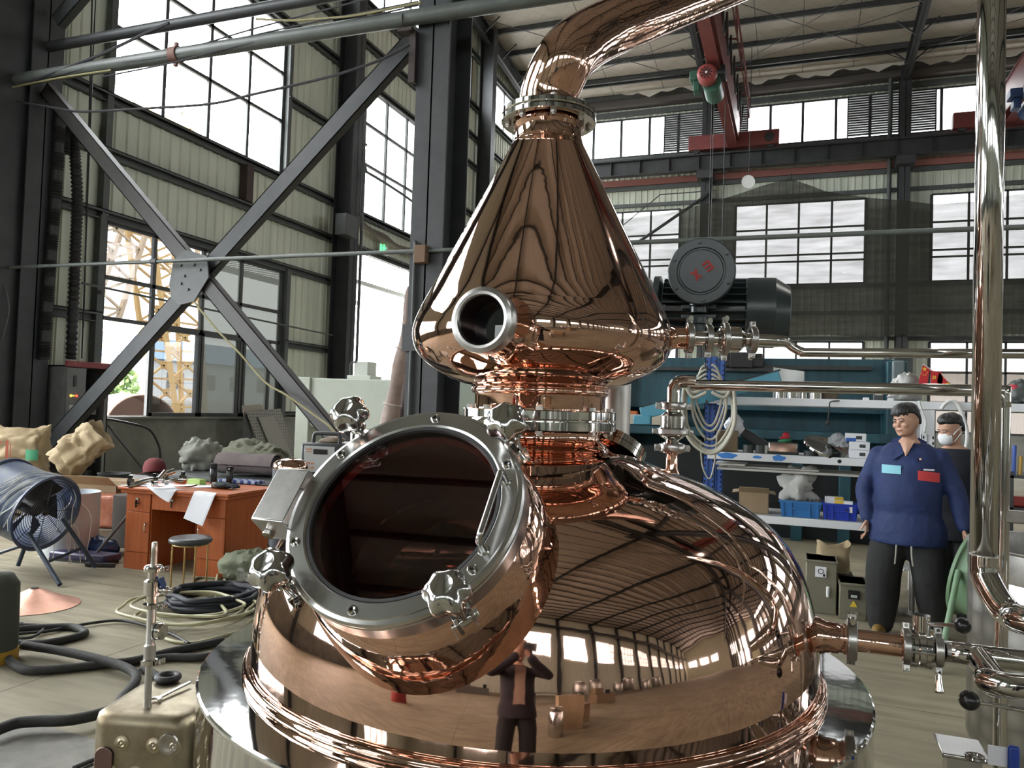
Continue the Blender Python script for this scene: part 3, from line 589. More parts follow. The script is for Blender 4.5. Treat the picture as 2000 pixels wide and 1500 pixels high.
p4=thing('steel_pipe','tall upright polished steel pipe at the right edge with bottom elbow','pipe',at(1925,1100,1.7),world=True)
ux,uy=at(1933,300,1.7).x,at(1933,300,1.7).y
obj('riser',MB().tube([(ux,uy,3.2),(ux,uy,1.315)],.0283,n=48,k=1),K['steel'],p4,smooth=180)
obj('elbow',MB().tube([(ux,uy,1.315),(ux,uy,1.285),(ux+.003,uy-.008,1.262),(ux+.02,uy-.045,1.222),(ux+.036,uy-.075,1.205),at(1995,1210,1.55),at(2060,1228,1.5),at(2250,1262,1.4)],.0285,n=40,k=10),K['steel'],p4,smooth=180)
obj('weld_seam',MB().torus((ux,uy,1.315),(0,0,1),.0284,.0012,n=40,m=6),K['steel_dull'],p4,smooth=180)
lb=thing('valve_lever','lower black ball-knob lever of a valve just outside the right edge','lever',at(1893,1368,1.55),world=True)
obj('rod',MB().cyl(at(1893,1368,1.55),at(2040,1394,1.5),.0048,n=12),K['steel'],lb)
obj('ball_knob',MB().ball(at(1893,1368,1.55),.0195),K['black_plastic'],lb,smooth=180)

# ------------------------------------------------------------------ agitator motor behind the helmet
mp=mat('dark_blue_green_motor_paint',(.033,.047,.049),.30,0,col2=(.040,.056,.058),nscale=20,bump=.0004,bscale=120)
mo=thing('agitator_motor','dark green-grey ribbed electric motor with round junction box behind the copper cone','motor',V(-.25,2.42,1.45),world=True)
MX=frame((-.45,2.40,1.915),(1,.08,-.01))
fins=MB(MX)
core=MB(MX).lathe([(.0001,.0),(.075,.0),(.078,.02),(.078,.33),(.0001,.33)],n=40); obj('housing',core,mp,mo)
for k in range(26):
    a=2*PI*k/26+.06; Fm=Matrix.Rotation(a,4,'Z'); fins.bx(.07,.104,-.0022,.0022,.06,.305,Fm)
obj('cooling_fins',fins,mp,mo,smooth=0)
obj('fan_cover',MB(MX).lathe([(.098,.30),(.104,.302),(.106,.315),(.106,.385),(.078,.428),(.0001,.430)],n=40),mp,mo,smooth=30,bevel=.002)
obj('end_flange',MB(MX).lathe([(.0001,.03),(.112,.03),(.112,.048),(.085,.055),(.085,.07)],n=40),mp,mo,smooth=30)
jc=at(1370,530,2.20); JF=frame(jc,(EYE-jc).normalized()*.75+V(-.10,-.5,.16))
jb=obj('junction_box',MB(JF).lathe([(.070,-.11),(.075,-.03),(.094,-.022),(.094,-.006),(.0955,-.004),(.0955,.004),(.093,.006),(.070,.006),(.0665,.0035),(.063,.0035),(.060,.0065),(.0001,.0068)],n=64),mp,mo,smooth=30)
for k in range(6):
    a=math.radians(95+60*k); b=MB(JF@Matrix.Translation((.084*math.cos(a),.084*math.sin(a),.006))); b.cyl((0,0,0),(0,0,.006),.0052,n=8); obj('bolt',b,mp,jb)
ang=math.radians(217); L=Matrix.Rotation(ang,4,'Z')
red=mat('red_raised_lettering',(.50,.03,.025),.5); s=.030
Em=MB(JF@L@Matrix.Translation((-.034,-.014,.0065)))
for x0,x1,y0,y1 in ((0,.2,0,1),(.2,.75,0,.2),(.2,.75,.4,.6),(.2,.75,.8,1)): Em.bx(x0*s,x1*s,y0*s,y1*s,0,.0022)
obj('letter_e',Em,red,jb,smooth=0)
Xm=MB(JF@L@Matrix.Translation((.006,-.014,.0065)))
w_=.2
for P in ([(0,0),(.24,0),(.75,1),(.51,1)],[(.51,0),(.75,0),(.24,1),(0,1)]): Xm.prism([(a*s,b*s) for a,b in P],0,.0022)
obj('letter_x',Xm,red,jb,smooth=0)
gl=at(1364,590,2.22)
g1=MB(); g1.cyl(gl+V(0,.02,.03),gl+V(0,.02,-.01),.028,n=24).cyl(gl+V(0,.02,-.01),gl+V(0,.02,-.03),.025,n=24).cyl(gl+V(0,.02,-.04),gl+V(0,.02,-.062),.027,n=24).cyl(gl+V(0,.02,-.062),gl+V(0,.02,-.10),.022,n=8)
for z in (-.012,-.040): g1.box(gl+V(0,.02,z),(.098,.018,.012))
obj('cable_gland',g1,mp,mo,bevel=.002)
gb=MB(); gb.bx(-.62,-.44,2.33,2.49,1.80,2.03); gb.lathe([(.0001,1.70),(.075,1.70),(.075,1.80),(.0001,1.80)],Matrix.Translation((-.53,2.41,0)),n=32)
obj('gearbox',gb,mp,mo,bevel=.012)
st=MB(); st.lathe([(.05,1.49),(.05,1.72)],Matrix.Translation((-.53,2.36,0)),n=24); obj('mount_column',st,K['steel_dull'],mo)
MFl=frame(at(1205,872,2.17),V(.32,.62,.95)); 
obj('mount_flange',MB(MFl).lathe([(.0001,-.03),(.085,-.03),(.085,-.012),(.078,-.011),(.085,-.010),(.085,.008),(.0001,.008)],n=48),K['steel'],mo,smooth=30)
# ------------------------------------------------------------------ bracing, pipes and cables between the two left columns
def chan(p0,p1,w,d):                                          # channel section between two points in the plane Y=8
    mb=MB(); p0=Vector(p0); p1=Vector(p1); F=frame(p0,p1-p0,(0,1,0)); L=(p1-p0).length
    mb.bx(-d/2,-d/2+.012,-w/2,w/2,0,L,F).bx(-d/2,d/2,-w/2,-w/2+.012,0,L,F).bx(-d/2,d/2,w/2-.012,w/2,0,L,F)
    return mb
struct('brace_beam',chan((-10.25,8,.55),(-4.25,8,6.02),.22,.12),K['dark_steel'],'dark diagonal brace rising from the cabinet to the column by the cone',keep=True,smooth=0)
struct('brace_beam',chan((-10.3,7.96,6.0),(-5.0,7.96,1.0),.20,.12),mat('brown_grey_brace_paint',(.050,.046,.042),.55,0,col2=(.038,.036,.034),nscale=4),'brown-grey diagonal brace falling to the right, crossing the darker one',keep=True,smooth=0)
gp=MB(frame((-7.45,7.86,3.2),(0,-1,0),(1,0,0))); gp.prism([(-.30,-.12),(-.24,.20),(-.06,.32),(.12,.28),(.30,.22),(.34,-.05),(.12,-.36),(-.12,-.40),(-.26,-.30)],-.012,.012)
for a,b in ((-.1,-.12),(.02,-.2),(.1,.12),(.2,.05),(-.12,.12),(-.05,-.02)): gp.cyl((a,b,0),(a,b,.03),.018,n=8)
struct('gusset_trim',gp,K['mid_steel'],'steel gusset plate at the crossing of the two braces',keep=True,smooth=20)
ub=chan((-10.2,8,7.0),(-4.2,8,11.6),.22,.12); struct('brace_beam',ub,K['dark_steel'],'dark diagonal brace leaving the top-left column upward',keep=True,smooth=0)
struct('strut_beam',MB().cyl((-10.4,8,6.66),(-3.9,8,6.66),.075,n=20),K['dark_steel'],'round dark horizontal strut above the grey-green pipe',keep=True)
op=thing('overhead_pipe','long grey-green horizontal pipe crossing from the left edge to behind the swan neck','pipe',(-4,7.62,5.96),world=True)
obj('pipe_run',MB().cyl((-12,7.62,6.03),(9,7.62,5.93),.088,n=24),K['pipe_paint'],op)
obj('coupling',MB().cyl((-7.65,7.62,6.01),(-7.53,7.62,6.01),.105,n=20).bx(-7.61,-7.57,7.6,7.64,5.86,6.17),mat('rusty_coupling',(.18,.09,.07),.7),op)
obj('pipe_strap',MB().torus((-4.25,7.62,5.96),(1,0,0),.095,.008,n=24,m=6),K['dark_steel'],op)
br_=MB().bx(-4.32,-4.14,7.55,7.7,5.82,5.86).bx(-4.20,-4.12,7.62,7.68,5.25,5.84)
obj('bracket',br_,mat('rust_red_bracket',(.035,.022,.02),.7),op)
cd=thing('conduit','thin grey conduit running level in front of the braces and across to the right','conduit',(-4,7.66,3.33),world=True)
obj('conduit_run',MB().cyl((-12,7.66,3.36),(9,7.66,3.27),.024,n=12),K['pipe_paint'],cd)
for x in (-10.65,-7.83): obj('coupling',MB().cyl((x-.05,7.66,3.345),(x+.05,7.66,3.345),.036,n=12),K['girt'],cd)
obj('drop',MB().tube([(-4.15,7.66,3.32),(-4.06,7.66,3.3),(-4.05,7.66,3.2),(-4.05,7.66,.3)],.02,n=10),K['girt'],cd)
obj('junction_box',MB().bx(-4.02,-3.88,7.58,7.68,3.18,3.38),mat('rusty_box',(.16,.09,.05),.7),cd,bevel=.006)
cabs=[([(33,198),(100,210),(160,218),(280,212),(410,203),(500,183),(643,150),(740,118),(800,87)],.016,'thick sagging black cable below the grey-green pipe'),
 ([(100,150),(216,123),(283,107),(380,90),(500,55),(697,3),(760,-12)],.010,'thin purple-black cable above the pipe, highest of the sagging bundle'),
 ([(90,150),(133,137),(277,118),(400,96),(500,68),(640,38),(817,3)],.010,'thin dark cable second in the bundle above the pipe'),
 ([(200,150),(330,124),(410,103),(500,82),(650,48),(818,10)],.010,'thin dark cable lowest in the bundle above the pipe'),
 ([(0,176),(60,163),(130,150),(217,137)],.013,'pale yellow cord lying along the left end of the pipe'),
 ([(500,37),(560,40),(610,38),(680,32),(733,23),(822,5)],.014,'olive rope looping along the round strut'),
 ([(60,160),(130,133),(200,105),(290,62),(330,45)],.020,'stiff dark cable slanting up from the left column to the round strut'),
 ([(380,590),(420,640),(470,692),(520,748),(560,772),(620,815),(648,838),(656,870),(658,1060)],.013,'yellow cord sagging along the brown-grey brace to the welder')]
for pts,r,lab in cabs:
    Yp=7.55 if 'yellow cord sag' not in lab else 7.8
    tag(obj('cable',MB().tube([ony(a,b,Yp) for a,b in pts],r,n=6,k=5),mat('cable_sheath',(.30,.27,.14) if 'yellow' in lab or 'olive' in lab else (.03,.028,.035),.6)),lab,'cable','cables strung between the left columns')
for k,(x0,x1) in enumerate(((187,160),(180,163))): 
    tag(obj('drop_cable',MB().tube([onx(x0,0,-10.35),onx((x0+x1)/2+2,260,-10.35),onx(x1,700-60*k,-10.35)],.012,n=6),K['black_rubber']),['black cable hanging straight beside the ribbed hoses, right one','black cable hanging straight beside the ribbed hoses, left one'][k],'cable')
for nm,pts,lab in (('a',[(119,205),(115,290),(108,400),(100,500),(92,600),(86,702)],'ribbed black hose hanging straight down the left column to the cabinet'),('b',[(126,300),(126,268),(133,256),(140,268),(146,300),(151,390),(148,480),(144,580),(139,702)],'ribbed black hose with a bend at its top, right of the straight one')):
    P=cat([onx(a,b,-10.28) for a,b in pts],40); n=len(P)
    mb=MB(); mb.tube(P,lambda t:.075+.012*math.sin(t*PI*190),n=14,k=1)
    tag(obj('ribbed_hose',mb,K['black_rubber'],smooth=60),lab,'hose')
# exit sign, conduit on door column
es=thing('exit_sign','small glowing green exit sign hanging over the open doorway','sign',onx(748,487,-10.55),world=True)
c=onx(748,487,-10.55); obj('sign_box',MB().box(c,(.06,.46,.30)),K['white'],es,bevel=.008)
gm=mat('lit_green_sign',(.02,.35,.06),.5,emit=(.05,1,.15),estr=1.6)
rn=MB(); cc=c+V(.034,0,0)
rn.box(cc+V(0,0,.09),(.006,.07,.07)).bar(cc+V(0,-.02,.05),cc+V(0,.03,-.02),.006,.07).bar(cc+V(0,.02,-.02),cc+V(0,.10,-.09),.006,.04).bar(cc+V(0,.0,-.02),cc+V(0,-.07,-.08),.006,.04).bar(cc+V(0,0,.04),cc+V(0,-.09,.01),.006,.035).bar(cc+V(0,.01,.04),cc+V(0,.10,.05),.006,.035).box(cc+V(0,-.16,.0),(.004,.09,.2))
obj('running_figure',rn,gm,es,smooth=0)
tag(obj('standpipe',MB().tube([(X_L+.75,16.05,0),(X_L+.75,16.05,7.2),(X_L+.75,16.15,7.25),(X_L+.75,18,7.2),(X_L+.7,21,7.0)],.035,n=10,k=3),K['girt']),'slim grey standpipe on the wall column left of the doorway','pipe')
tag(obj('wall_cable_duct',MB().tube([(X_L+.25,16.3,6.2),(X_L+.3,17.5,6.05),(X_L+.28,19,5.95),(X_L+.25,21,6.02),(X_L+.25,22.5,5.95)],lambda t:.09+.03*math.sin(t*25),n=10,k=6),mat('grimy_wrap',(.10,.085,.07),.9)),'grimy wrapped bundle along the lintel over the doorway','cable duct')
tag(obj('wall_box',MB().bx(X_L+.55,X_L+.85,15.2,15.7,5.5,6.0),K['mid_steel'],bevel=.01),'grey box on the wall beside the doorway column','box')
pl=thing('rod','thin horizontal steel rod across the low left window to the wall column','rod',(X_L+.6,12,2.9),world=True)
obj('rod_run',MB().cyl(onx(160,553,X_L+.5),onx(650,655,X_L+.5),.018,n=8),K['girt'],pl); obj('knob',MB().ball(onx(195,571,X_L+.5),.04,10,8),K['dark_steel'],pl)
tag(obj('thin_cable',MB().tube([ony(5,538,7.6),ony(18,600,7.6),ony(8,650,7.6),ony(-3,690,7.6)],.008,n=6),K['pipe_paint']),'thin grey wire curling at the far left edge','cable')

# ------------------------------------------------------------------ electrical cabinet
cx0,cx1,cy0,cy1=-10.56,-10.1,8.34,9.10
cz1=onx(170,716,-10.1).z; cz0=onx(200,948,-10.1).z
cb=thing('electrical_cabinet','tall grey electrical cabinet with red top band and open right half','cabinet',(-10.3,8.7,0),world=True)
gm_=mat('grey_cabinet_paint',(.19,.195,.195),.5,0,col2=(.15,.155,.155),nscale=5)
sh=MB().bx(cx0,cx1,cy0,cy0+.02,cz0,cz1).bx(cx0,cx1,cy1-.02,cy1,cz0,cz1).bx(cx0,cx0+.02,cy0,cy1,cz0,cz1).bx(cx0,cx1,cy0,cy1,cz1-.02,cz1).bx(cx0,cx1,cy0,cy1,cz0,cz0+.03).bx(cx1-.02,cx1,cy1-.07,cy1,cz0,cz1)
obj('shell',sh,gm_,cb,smooth=0)
obj('top_band',MB().bx(cx1-.02,cx1+.03,cy0-.01,cy1+.06,cz1-.02,cz1+.07),mat('dull_red_band',(.25,.04,.045),.5),cb,bevel=.006)
obj('plinth',MB().bx(cx0,cx1+.05,cy0,cy1+.05,0,cz0),K['concrete'],cb)
dm=cy0+.33
dr_=obj('door_panel',MB().bx(cx1,cx1+.02,cy0+.01,dm,cz0+.05,cz1-.03),gm_,cb,bevel=.004)
H=cz1-cz0
obj('meter',MB().bx(cx1+.02,cx1+.03,cy0+.11,cy0+.16,cz0+H*.83,cz0+H*.92),K['black_plastic'],dr_)
for k,(cl,y) in enumerate((((.9,.5,.05),.08),((.5,.6,.1),.125),((.9,.05,.02),.17))): 
    lp=MB().cyl((cx1+.02,cy0+y,cz0+H*.755),(cx1+.035,cy0+y,cz0+H*.755),.017 if k!=1 else .011,n=12); obj('indicator_lamp',lp,mat('lit_lamp',cl,.4,emit=cl,estr=1.5 if k!=1 else .4),dr_)
wsg=obj('warning_sign',MB().bx(cx1+.02,cx1+.024,cy0+.065,cy0+.20,cz0+H*.42,cz0+H*.68),mat('pale_sign_plate',(.55,.54,.50),.5),dr_)
S=frame((cx1+.025,cy0+.132,cz0+H*.58),(1,0,0),(0,1,0))
obj('triangle',MB(S).prism([(-.058,-.07),(.058,-.07),(0,.10)],0,.002),mat('warning_yellow',(.62,.40,.06),.5),wsg,smooth=0)
bl=MB(S).prism([(-.058,-.07),(.058,-.07),(.046,-.062),(-.046,-.062)],.002,.003).prism([(-.058,-.07),(-.046,-.062),(0,.085),(0,.10)],.002,.003).prism([(.058,-.07),(0,.10),(0,.085),(.046,-.062)],.002,.003).prism([(.005,.05),(-.018,-.005),(-.002,-.005),(-.008,-.05),(.018,.01),(.003,.01)],.002,.003)
obj('bolt_mark',bl,K['black_plastic'],wsg,smooth=0)
obj('sign_text',MB(S).bx(-.045,.045,-.105,-.092,0,.001).bx(-.035,.035,-.13,-.115,0,.001),K['black_plastic'],wsg,smooth=0)
txt=mat('band_lettering',(.45,.20,.18),.5)
tb=MB(frame((cx1+.031,cy0+.10,cz1+.03),(1,0,0),(0,1,0)))
def blk(mb,strokes,ox,s,t=.0015):
    for x0,y0,x1,y1 in strokes: mb.bar((ox+x0*s,y0*s,0),(ox+x1*s,y1*s,0),.16*s,t,up=(0,0,1))
for k,ch in enumerate(([(0,0,.5,1),(0,1,.5,0)],[(0,0,0,1),(0,0,.5,0)],[(0,.5,.4,.5)],[(0,1,.5,1),(.5,1,.5,.5),(.5,.5,0,0),(0,0,.5,0)],[(.25,0,.25,1)])): blk(tb,ch,k*.03,.036)
obj('lettering',tb,txt,cb,smooth=0)
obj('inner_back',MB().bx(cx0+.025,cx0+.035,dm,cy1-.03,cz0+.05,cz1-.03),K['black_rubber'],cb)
for r_,(z,n,col) in enumerate(((.70,1,'red'),(.60,1,'grey'),(.33,2,'white'),(.255,2,'black'),(.19,4,'grey'),(.08,3,'black'))):
    for k in range(n):
        y=dm+.05+k*(.30/n); bw=.26/n
        b=obj('breaker',MB().bx(cx0+.16,cx1-.10,y,y+bw,cz0+H*z,cz0+H*(z+.055)),{'red':K['black_plastic'],'grey':gm_,'white':K['white'],'black':K['black_plastic']}[col],cb,bevel=.004)
        if col in('white','red'): obj('breaker_switch',MB().bx(cx1-.10,cx1-.085,y+bw*.4,y+bw*.6,cz0+H*(z+.02),cz0+H*(z+.038)),K['black_plastic'] if col=='white' else mat('red_pilot',(.8,.1,.05),.4,emit=(1,.1,.05),estr=1.5),b)
obj('wiring',MB().tube([(cx0+.2,dm+.1,cz0+H*.68),(cx0+.3,dm+.12,cz0+H*.5),(cx0+.2,dm+.2,cz0+H*.4)],.012,n=6).tube([(cx0+.2,dm+.2,cz0+H*.25),(cx0+.3,dm+.25,cz0+H*.17),(cx0+.2,dm+.2,cz0+H*.1)],.012,n=6),K['black_rubber'],cb)
tag(obj('wall_hose',MB().tube([onx(208,818,-10.4),onx(250,826,-10.3),onx(290,838,-10.2),onx(308,865,-10.15),onx(313,890,-10.1),onx(311,925,-10.1)],.02,n=8),K['black_rubber']),'black hose arching from the cabinet over the concrete dado','hose')
tag(obj('leaning_rod',MB().cyl(onx(210,830,-10.6),onz(262,960,.0)*V(.0,1,0)+V(-9.7,0,0),.015,n=8),K['mid_steel']),'thin rod leaning on the concrete dado right of the cabinet','rod')

# ------------------------------------------------------------------ soft goods helper
from mathutils import noise as mnoise
def crumple(mb,amp,freq,seed=0,zmin=None):
    z0=min(p.z for p in mb.v)
    c=sum(mb.v,V(0,0,0))/len(mb.v)
    for i,p in enumerate(mb.v):
        n=abs(mnoise.noise(p*freq+V(seed*3.1,seed,0)))-.25+.5*(abs(mnoise.noise(p*freq*2.3+V(0,seed*2.7,0)))-.25)
        d=(p-c).normalized()*amp*n*2; q=p+d; q.z=max(q.z,z0) if p.z>z0+1e-4 else z0; mb.v[i]=q
    return mb
def lumpy(c,r,seed,amp=.18,nu=44,nv=26,squash=.0,freq=3.0):
    rnd=random.Random(seed); ph=[(rnd.uniform(0,6),rnd.uniform(.6,1.6)*freq,rnd.uniform(-1,1),rnd.uniform(-1,1)) for _ in range(7)]
    mb=MB(); mb.ball((0,0,0),1,nu,nv)
    out=[]
    for p in mb.v:
        k=1+amp*sum(math.sin(a+f*(p.x*b+p.y*d+p.z*(1-abs(b)))) for a,f,b,d in ph)/3
        q=V(p.x*r[0]*k,p.y*r[1]*k,p.z*r[2]*k)
        if squash is not None and q.z<-r[2]*.75: q.z=-r[2]*.75
        out.append(q+Vector(c)+V(0,0,r[2]*.75))
    mb.v=out; crumple(mb,min(r)*.22,2.2/min(r),seed); return mb
# ------------------------------------------------------------------ bench, sacks, fan and clutter at the left
be=thing('steel_bench','low grey steel bench against the dado behind the desk, pan on it','bench',(-8.6,8.6,0),world=True)
bx0,bx1,by0,by1,bz=-9.4,-7.2,8.05,8.9,.42
obj('bench_top',MB().bx(bx0,bx1,by0,by1,bz-.03,bz),K['mid_steel'],be,bevel=.004)
for x in (bx0+.06,bx1-.06):
    for y in (by0+.06,by1-.06): obj('leg',MB().cyl((x,y,0),(x,y,bz-.03),.045,n=12),K['girt'],be)
pc=onz(222,936,bz+.0); pc.y=8.4; pc.x=-8.55
tag(obj('shallow_pan',MB(Matrix.Translation(onz(222,938,bz))).lathe([(.0001,.0),(.15,.0),(.19,.02),(.205,.09),(.21,.10),(.20,.10),(.185,.03),(.14,.012),(.0001,.012)],n=36),K['girt']),'shallow round grey pan on the steel bench','pan')
pal=thing('wooden_pallet_stack','rough wooden crate under the paper sacks behind the blue fan','crate',(-9.0,7.0,0),world=True)
wd=mat('weathered_wood',(.16,.12,.08),.8,0,col2=(.10,.075,.05),nscale=6,stretch=(1,6,1))
for k in range(4): obj('board',MB().bx(-9.6,-8.0,6.55,7.45,.02+k*.14,.13+k*.14),wd,pal,bevel=.006)
sackm=mat('brown_paper_sack',(.42,.33,.20),.8,0,col2=(.34,.26,.155),nscale=5,bump=.012,bscale=7)
sa=at(28,925,9.6); sa=V(-9.1,6.95,.56)
def sackmesh(w,d,h,seed,open_=.8):
    rnd=random.Random(seed); rings=[]
    for i in range(29):
        t=i/28; z=h*t; ww=w*(1-.06*math.sin(t*PI)+.05*t); dd=d*(1+.12*math.sin(t*PI)-.35*t)
        rings.append([V(ww/2*(abs(math.cos(a))**.55)*(1 if math.cos(a)>0 else -1)*(1+.035*math.sin(5*a+seed+t*9)),dd/2*(abs(math.sin(a))**.6)*(1 if math.sin(a)>0 else -1)*(1+.05*math.sin(3*a+t*7)),z+(.03*math.sin(2*a+seed) if i>23 else 0)) for a in (2*PI*j/64 for j in range(64))])
    last=rings[-1]
    for s_,z in ((.90,-.01),(.84,-.08)): rings.append([V(p.x*s_,p.y*s_,p.z+z) for p in last])
    return MB().loft(rings)
s1=thing('paper_sack','upright brown paper sack with red and green print beside the left column','sack',tuple(sa),rotz=.55)
obj('sack_body',crumple(sackmesh(.62,.38,.62,1),.035,6,1),sackm,s1,smooth=60)
obj('green_print',MB().sheet(lambda u,v:(.12+.14*u,-.205-.012*math.sin(u*3),.20+.13*v),6,4,.002),mat('green_print',(.06,.30,.16),.7),s1,smooth=60)
obj('red_print',MB().bx(-.10,-.07,-.222,-.218,.12,.44).bx(-.05,-.04,-.222,-.218,.2,.4).bx(-.2,-.15,-.215,-.211,.40,.43).bx(-.22,-.16,-.215,-.211,.1,.13),mat('red_print',(.40,.10,.06),.7),s1,smooth=0)
s2=thing('paper_sack','brown paper sack leaning right with its mouth open by the cabinet','sack',(-8.35,6.9,.58),rotz=.35)
mbk=sackmesh(.40,.34,.62,4); R_=Matrix.Rotation(.85,4,'Y'); mbk.v=[R_@p for p in mbk.v]; crumple(mbk,.05,6,2); lo=min(p.z for p in mbk.v); mbk.v=[p-V(0,0,lo) for p in mbk.v]
obj('sack_body',mbk,sackm,s2,smooth=60)
# blue drum fan
fc=V(-6.45,5.02,.58)
fax=(CR*.92-CF*.30-CU*.27).normalized(); FF=frame(fc,fax,(0,0,1))
bp=mat('dusty_blue_fan_paint',(.035,.065,.15),.4,0,col2=(.10,.115,.15),nscale=4)
fn=thing('drum_fan','blue drum fan on a folding stand, tangled with white plastic strips','fan',(fc.x,fc.y,0),world=True)
obj('drum',MB(FF).lathe([(.335,-.32),(.345,-.325),(.345,-.305),(.325,-.30),(.325,.20),(.345,.205),(.348,.225),(.33,.23),(.315,.21),(.315,-.31),(.335,-.32)],n=64),bp,fn,smooth=35)
gr_=MB(FF)
for k in range(1,15): gr_.torus((0,0,.20),(0,0,1),.315*k/15,.0028,n=40,m=5)
for k in range(8): a=k*PI/4; gr_.cyl((.02*math.cos(a),.02*math.sin(a),.20),(.315*math.cos(a),.315*math.sin(a),.20),.003,n=5)
gr_.cyl((0,0,.195),(0,0,.206),.03,n=16)
obj('grille',gr_,K['dark_steel'],fn)
bd=MB(FF)
for k in range(6):
    a=k*PI/3; bd.add([(.05*math.cos(a),.05*math.sin(a),.06),(.05*math.cos(a+.5),.05*math.sin(a+.5),.0),(.30*math.cos(a+.75),.30*math.sin(a+.75),-.03),(.30*math.cos(a+.05),.30*math.sin(a+.05),.08)],[(0,1,2,3)])
bd.cyl((0,0,-.1),(0,0,.10),.07,n=20)
obj('blades',bd,K['dark_steel'],fn)
sb=MB(FF); th_=[math.radians(a) for a in (200,250)]
mot=obj('motor_pod',MB().lathe([(.0001,.0),(.09,.0),(.10,.02),(.10,.15),(.0001,.17)],frame(fc-CR*.03-CF*.33-CU*.18+V(-.12,0,0),(-CF*.8-CR*.4)),n=32),mat('bright_blue_pod',(.02,.05,.20),.35),fn)
lg=mat('blue_black_leg_paint',(.03,.045,.07),.4)
for (tx,ty,td),(gx,gy) in (((56,1042,6.6),(117,1142)),((122,1012,6.9),(187,1108)),((52,1058,7.0),(35,1105)),((90,1030,7.3),(150,1075))):
    obj('leg',MB().cyl(at(tx,ty,td),onz(gx,gy,.02)+V(0,0,0),.019,n=12),lg,fn)
obj('stretcher',MB().cyl(at(92,1098,6.72),at(160,1070,6.98),.013,n=10),lg,fn)
obj('side_stretcher',MB().cyl(at(0,1080,7.0),at(52,1063,6.98),.015,n=10),lg,fn)
wr=mat('white_plastic_strip',(.72,.72,.68),.4)
rr=random.Random(5)
for k in range(9):
    z0=-.24+.05*k; a0=1.9+.1*rr.random(); pts=[]
    for i in range(9):
        a=a0-.33*i; z=z0+.05*i+.03*rr.uniform(-1,1); pts.append(FF@V(.338*math.cos(a),.338*math.sin(a),min(z,.21)))
    obj('plastic_strip',MB().tube(pts,.0045,n=5,k=5),wr,fn)
for k in range(6):
    p=FF@V(.34*math.cos(-.9-.2*k),.34*math.sin(-.9-.2*k),.12); q=p+V(rr.uniform(-.1,.25),rr.uniform(-.1,.1),-.25); q2=V(q.x+rr.uniform(-.1,.2),q.y,.04)
    obj('plastic_strip',MB().tube([p,(p+q)/2+V(.06,0,.02),q,q2],.0035,n=5,k=5),wr,fn)
wc=onz(104,1098,0)+V(-.22,.35,0)
tag(obj('film_roll',MB(Matrix.Translation(wc)).lathe([(.25,0),(.26,.0),(.26,.62),(.25,.62),(.248,.02)],n=48),mat('milky_plastic_film',(.62,.66,.70),.3,0)),'upright roll of milky plastic sheet behind the blue fan','roll')
rb_=onz(200,1060,0)+V(-.12,.25,0)
rbk=thing('wrapped_block','red block wrapped in clear plastic on the floor left of the desk','package',tuple(rb_),rotz=.3)
obj('block',MB().bx(-.27,.27,-.22,.22,.14,.50),mat('red_brown_wrapped_goods',(.30,.085,.045),.22,0,col2=(.42,.16,.10),nscale=7,bump=.012,bscale=14),rbk,bevel=.04,seg=3)
obj('base_board',MB().bx(-.3,.3,-.25,.25,0,.14),wd,rbk,bevel=.01)
card=mat('brown_cardboard',(.33,.24,.145),.8,0,col2=(.28,.20,.12),nscale=4)
def carton(name,label,loc,rz,w,d,h,opened=True,m=None,group=None,flap=.5):
    m=m or card; t=thing(name,label,'box',loc,rz,group)
    th=.006
    mb=MB().bx(-w/2,w/2,-d/2,d/2,0,th).bx(-w/2,w/2,-d/2,-d/2+th,0,h).bx(-w/2,w/2,d/2-th,d/2,0,h).bx(-w/2,-w/2+th,-d/2,d/2,0,h).bx(w/2-th,w/2,-d/2,d/2,0,h)
    if not opened: mb.bx(-w/2,w/2,-d/2,d/2,h-th,h)
    obj('box_body',mb,m,t,smooth=0)
    if opened:
        fl=d*flap
        for s,ax_ in ((-1,'y'),(1,'y'),(-1,'x'),(1,'x')):
            f=MB()
            if ax_=='y': f.add([(-w/2,s*d/2,h),(w/2,s*d/2,h),(w/2,s*(d/2+fl*.7),h+fl*.5*(1 if s<0 else .2)),(-w/2,s*(d/2+fl*.7),h+fl*.5*(1 if s<0 else .2)),(-w/2,s*d/2,h-.004),(w/2,s*d/2,h-.004),(w/2,s*(d/2+fl*.7),h+fl*.5*(1 if s<0 else .2)-.004),(-w/2,s*(d/2+fl*.7),h+fl*.5*(1 if s<0 else .2)-.004)],[(0,1,2,3),(7,6,5,4),(0,4,5,1),(1,5,6,2),(2,6,7,3),(3,7,4,0)])
            else: f.add([(s*w/2,-d/2,h),(s*w/2,d/2,h),(s*(w/2+fl*.6),d/2,h-fl*.1),(s*(w/2+fl*.6),-d/2,h-fl*.1),(s*w/2,-d/2,h-.004),(s*w/2,d/2,h-.004),(s*(w/2+fl*.6),d/2,h-fl*.1-.004),(s*(w/2+fl*.6),-d/2,h-fl*.1-.004)],[(0,1,2,3),(7,6,5,4),(0,4,5,1),(1,5,6,2),(2,6,7,3),(3,7,4,0)])
            obj('flap',f,m,t,smooth=0)
    return t
carton('cardboard_box','brown cardboard box with raised flaps behind the red wrapped block',(-7.55,6.75,0),.2,.72,.42,.58)
tag(obj('dark_crate',MB().bx(-6.75,-6.35,6.2,7.0,0,.55),mat('dark_brown_board',(.045,.035,.028),.8),bevel=.01),'dark brown crate close against the left side of the desk','crate')
irn=thing('clothes_iron','small black and white iron on the steel bench left of the desk','iron',(-7.5,8.2,.42),rotz=.3)
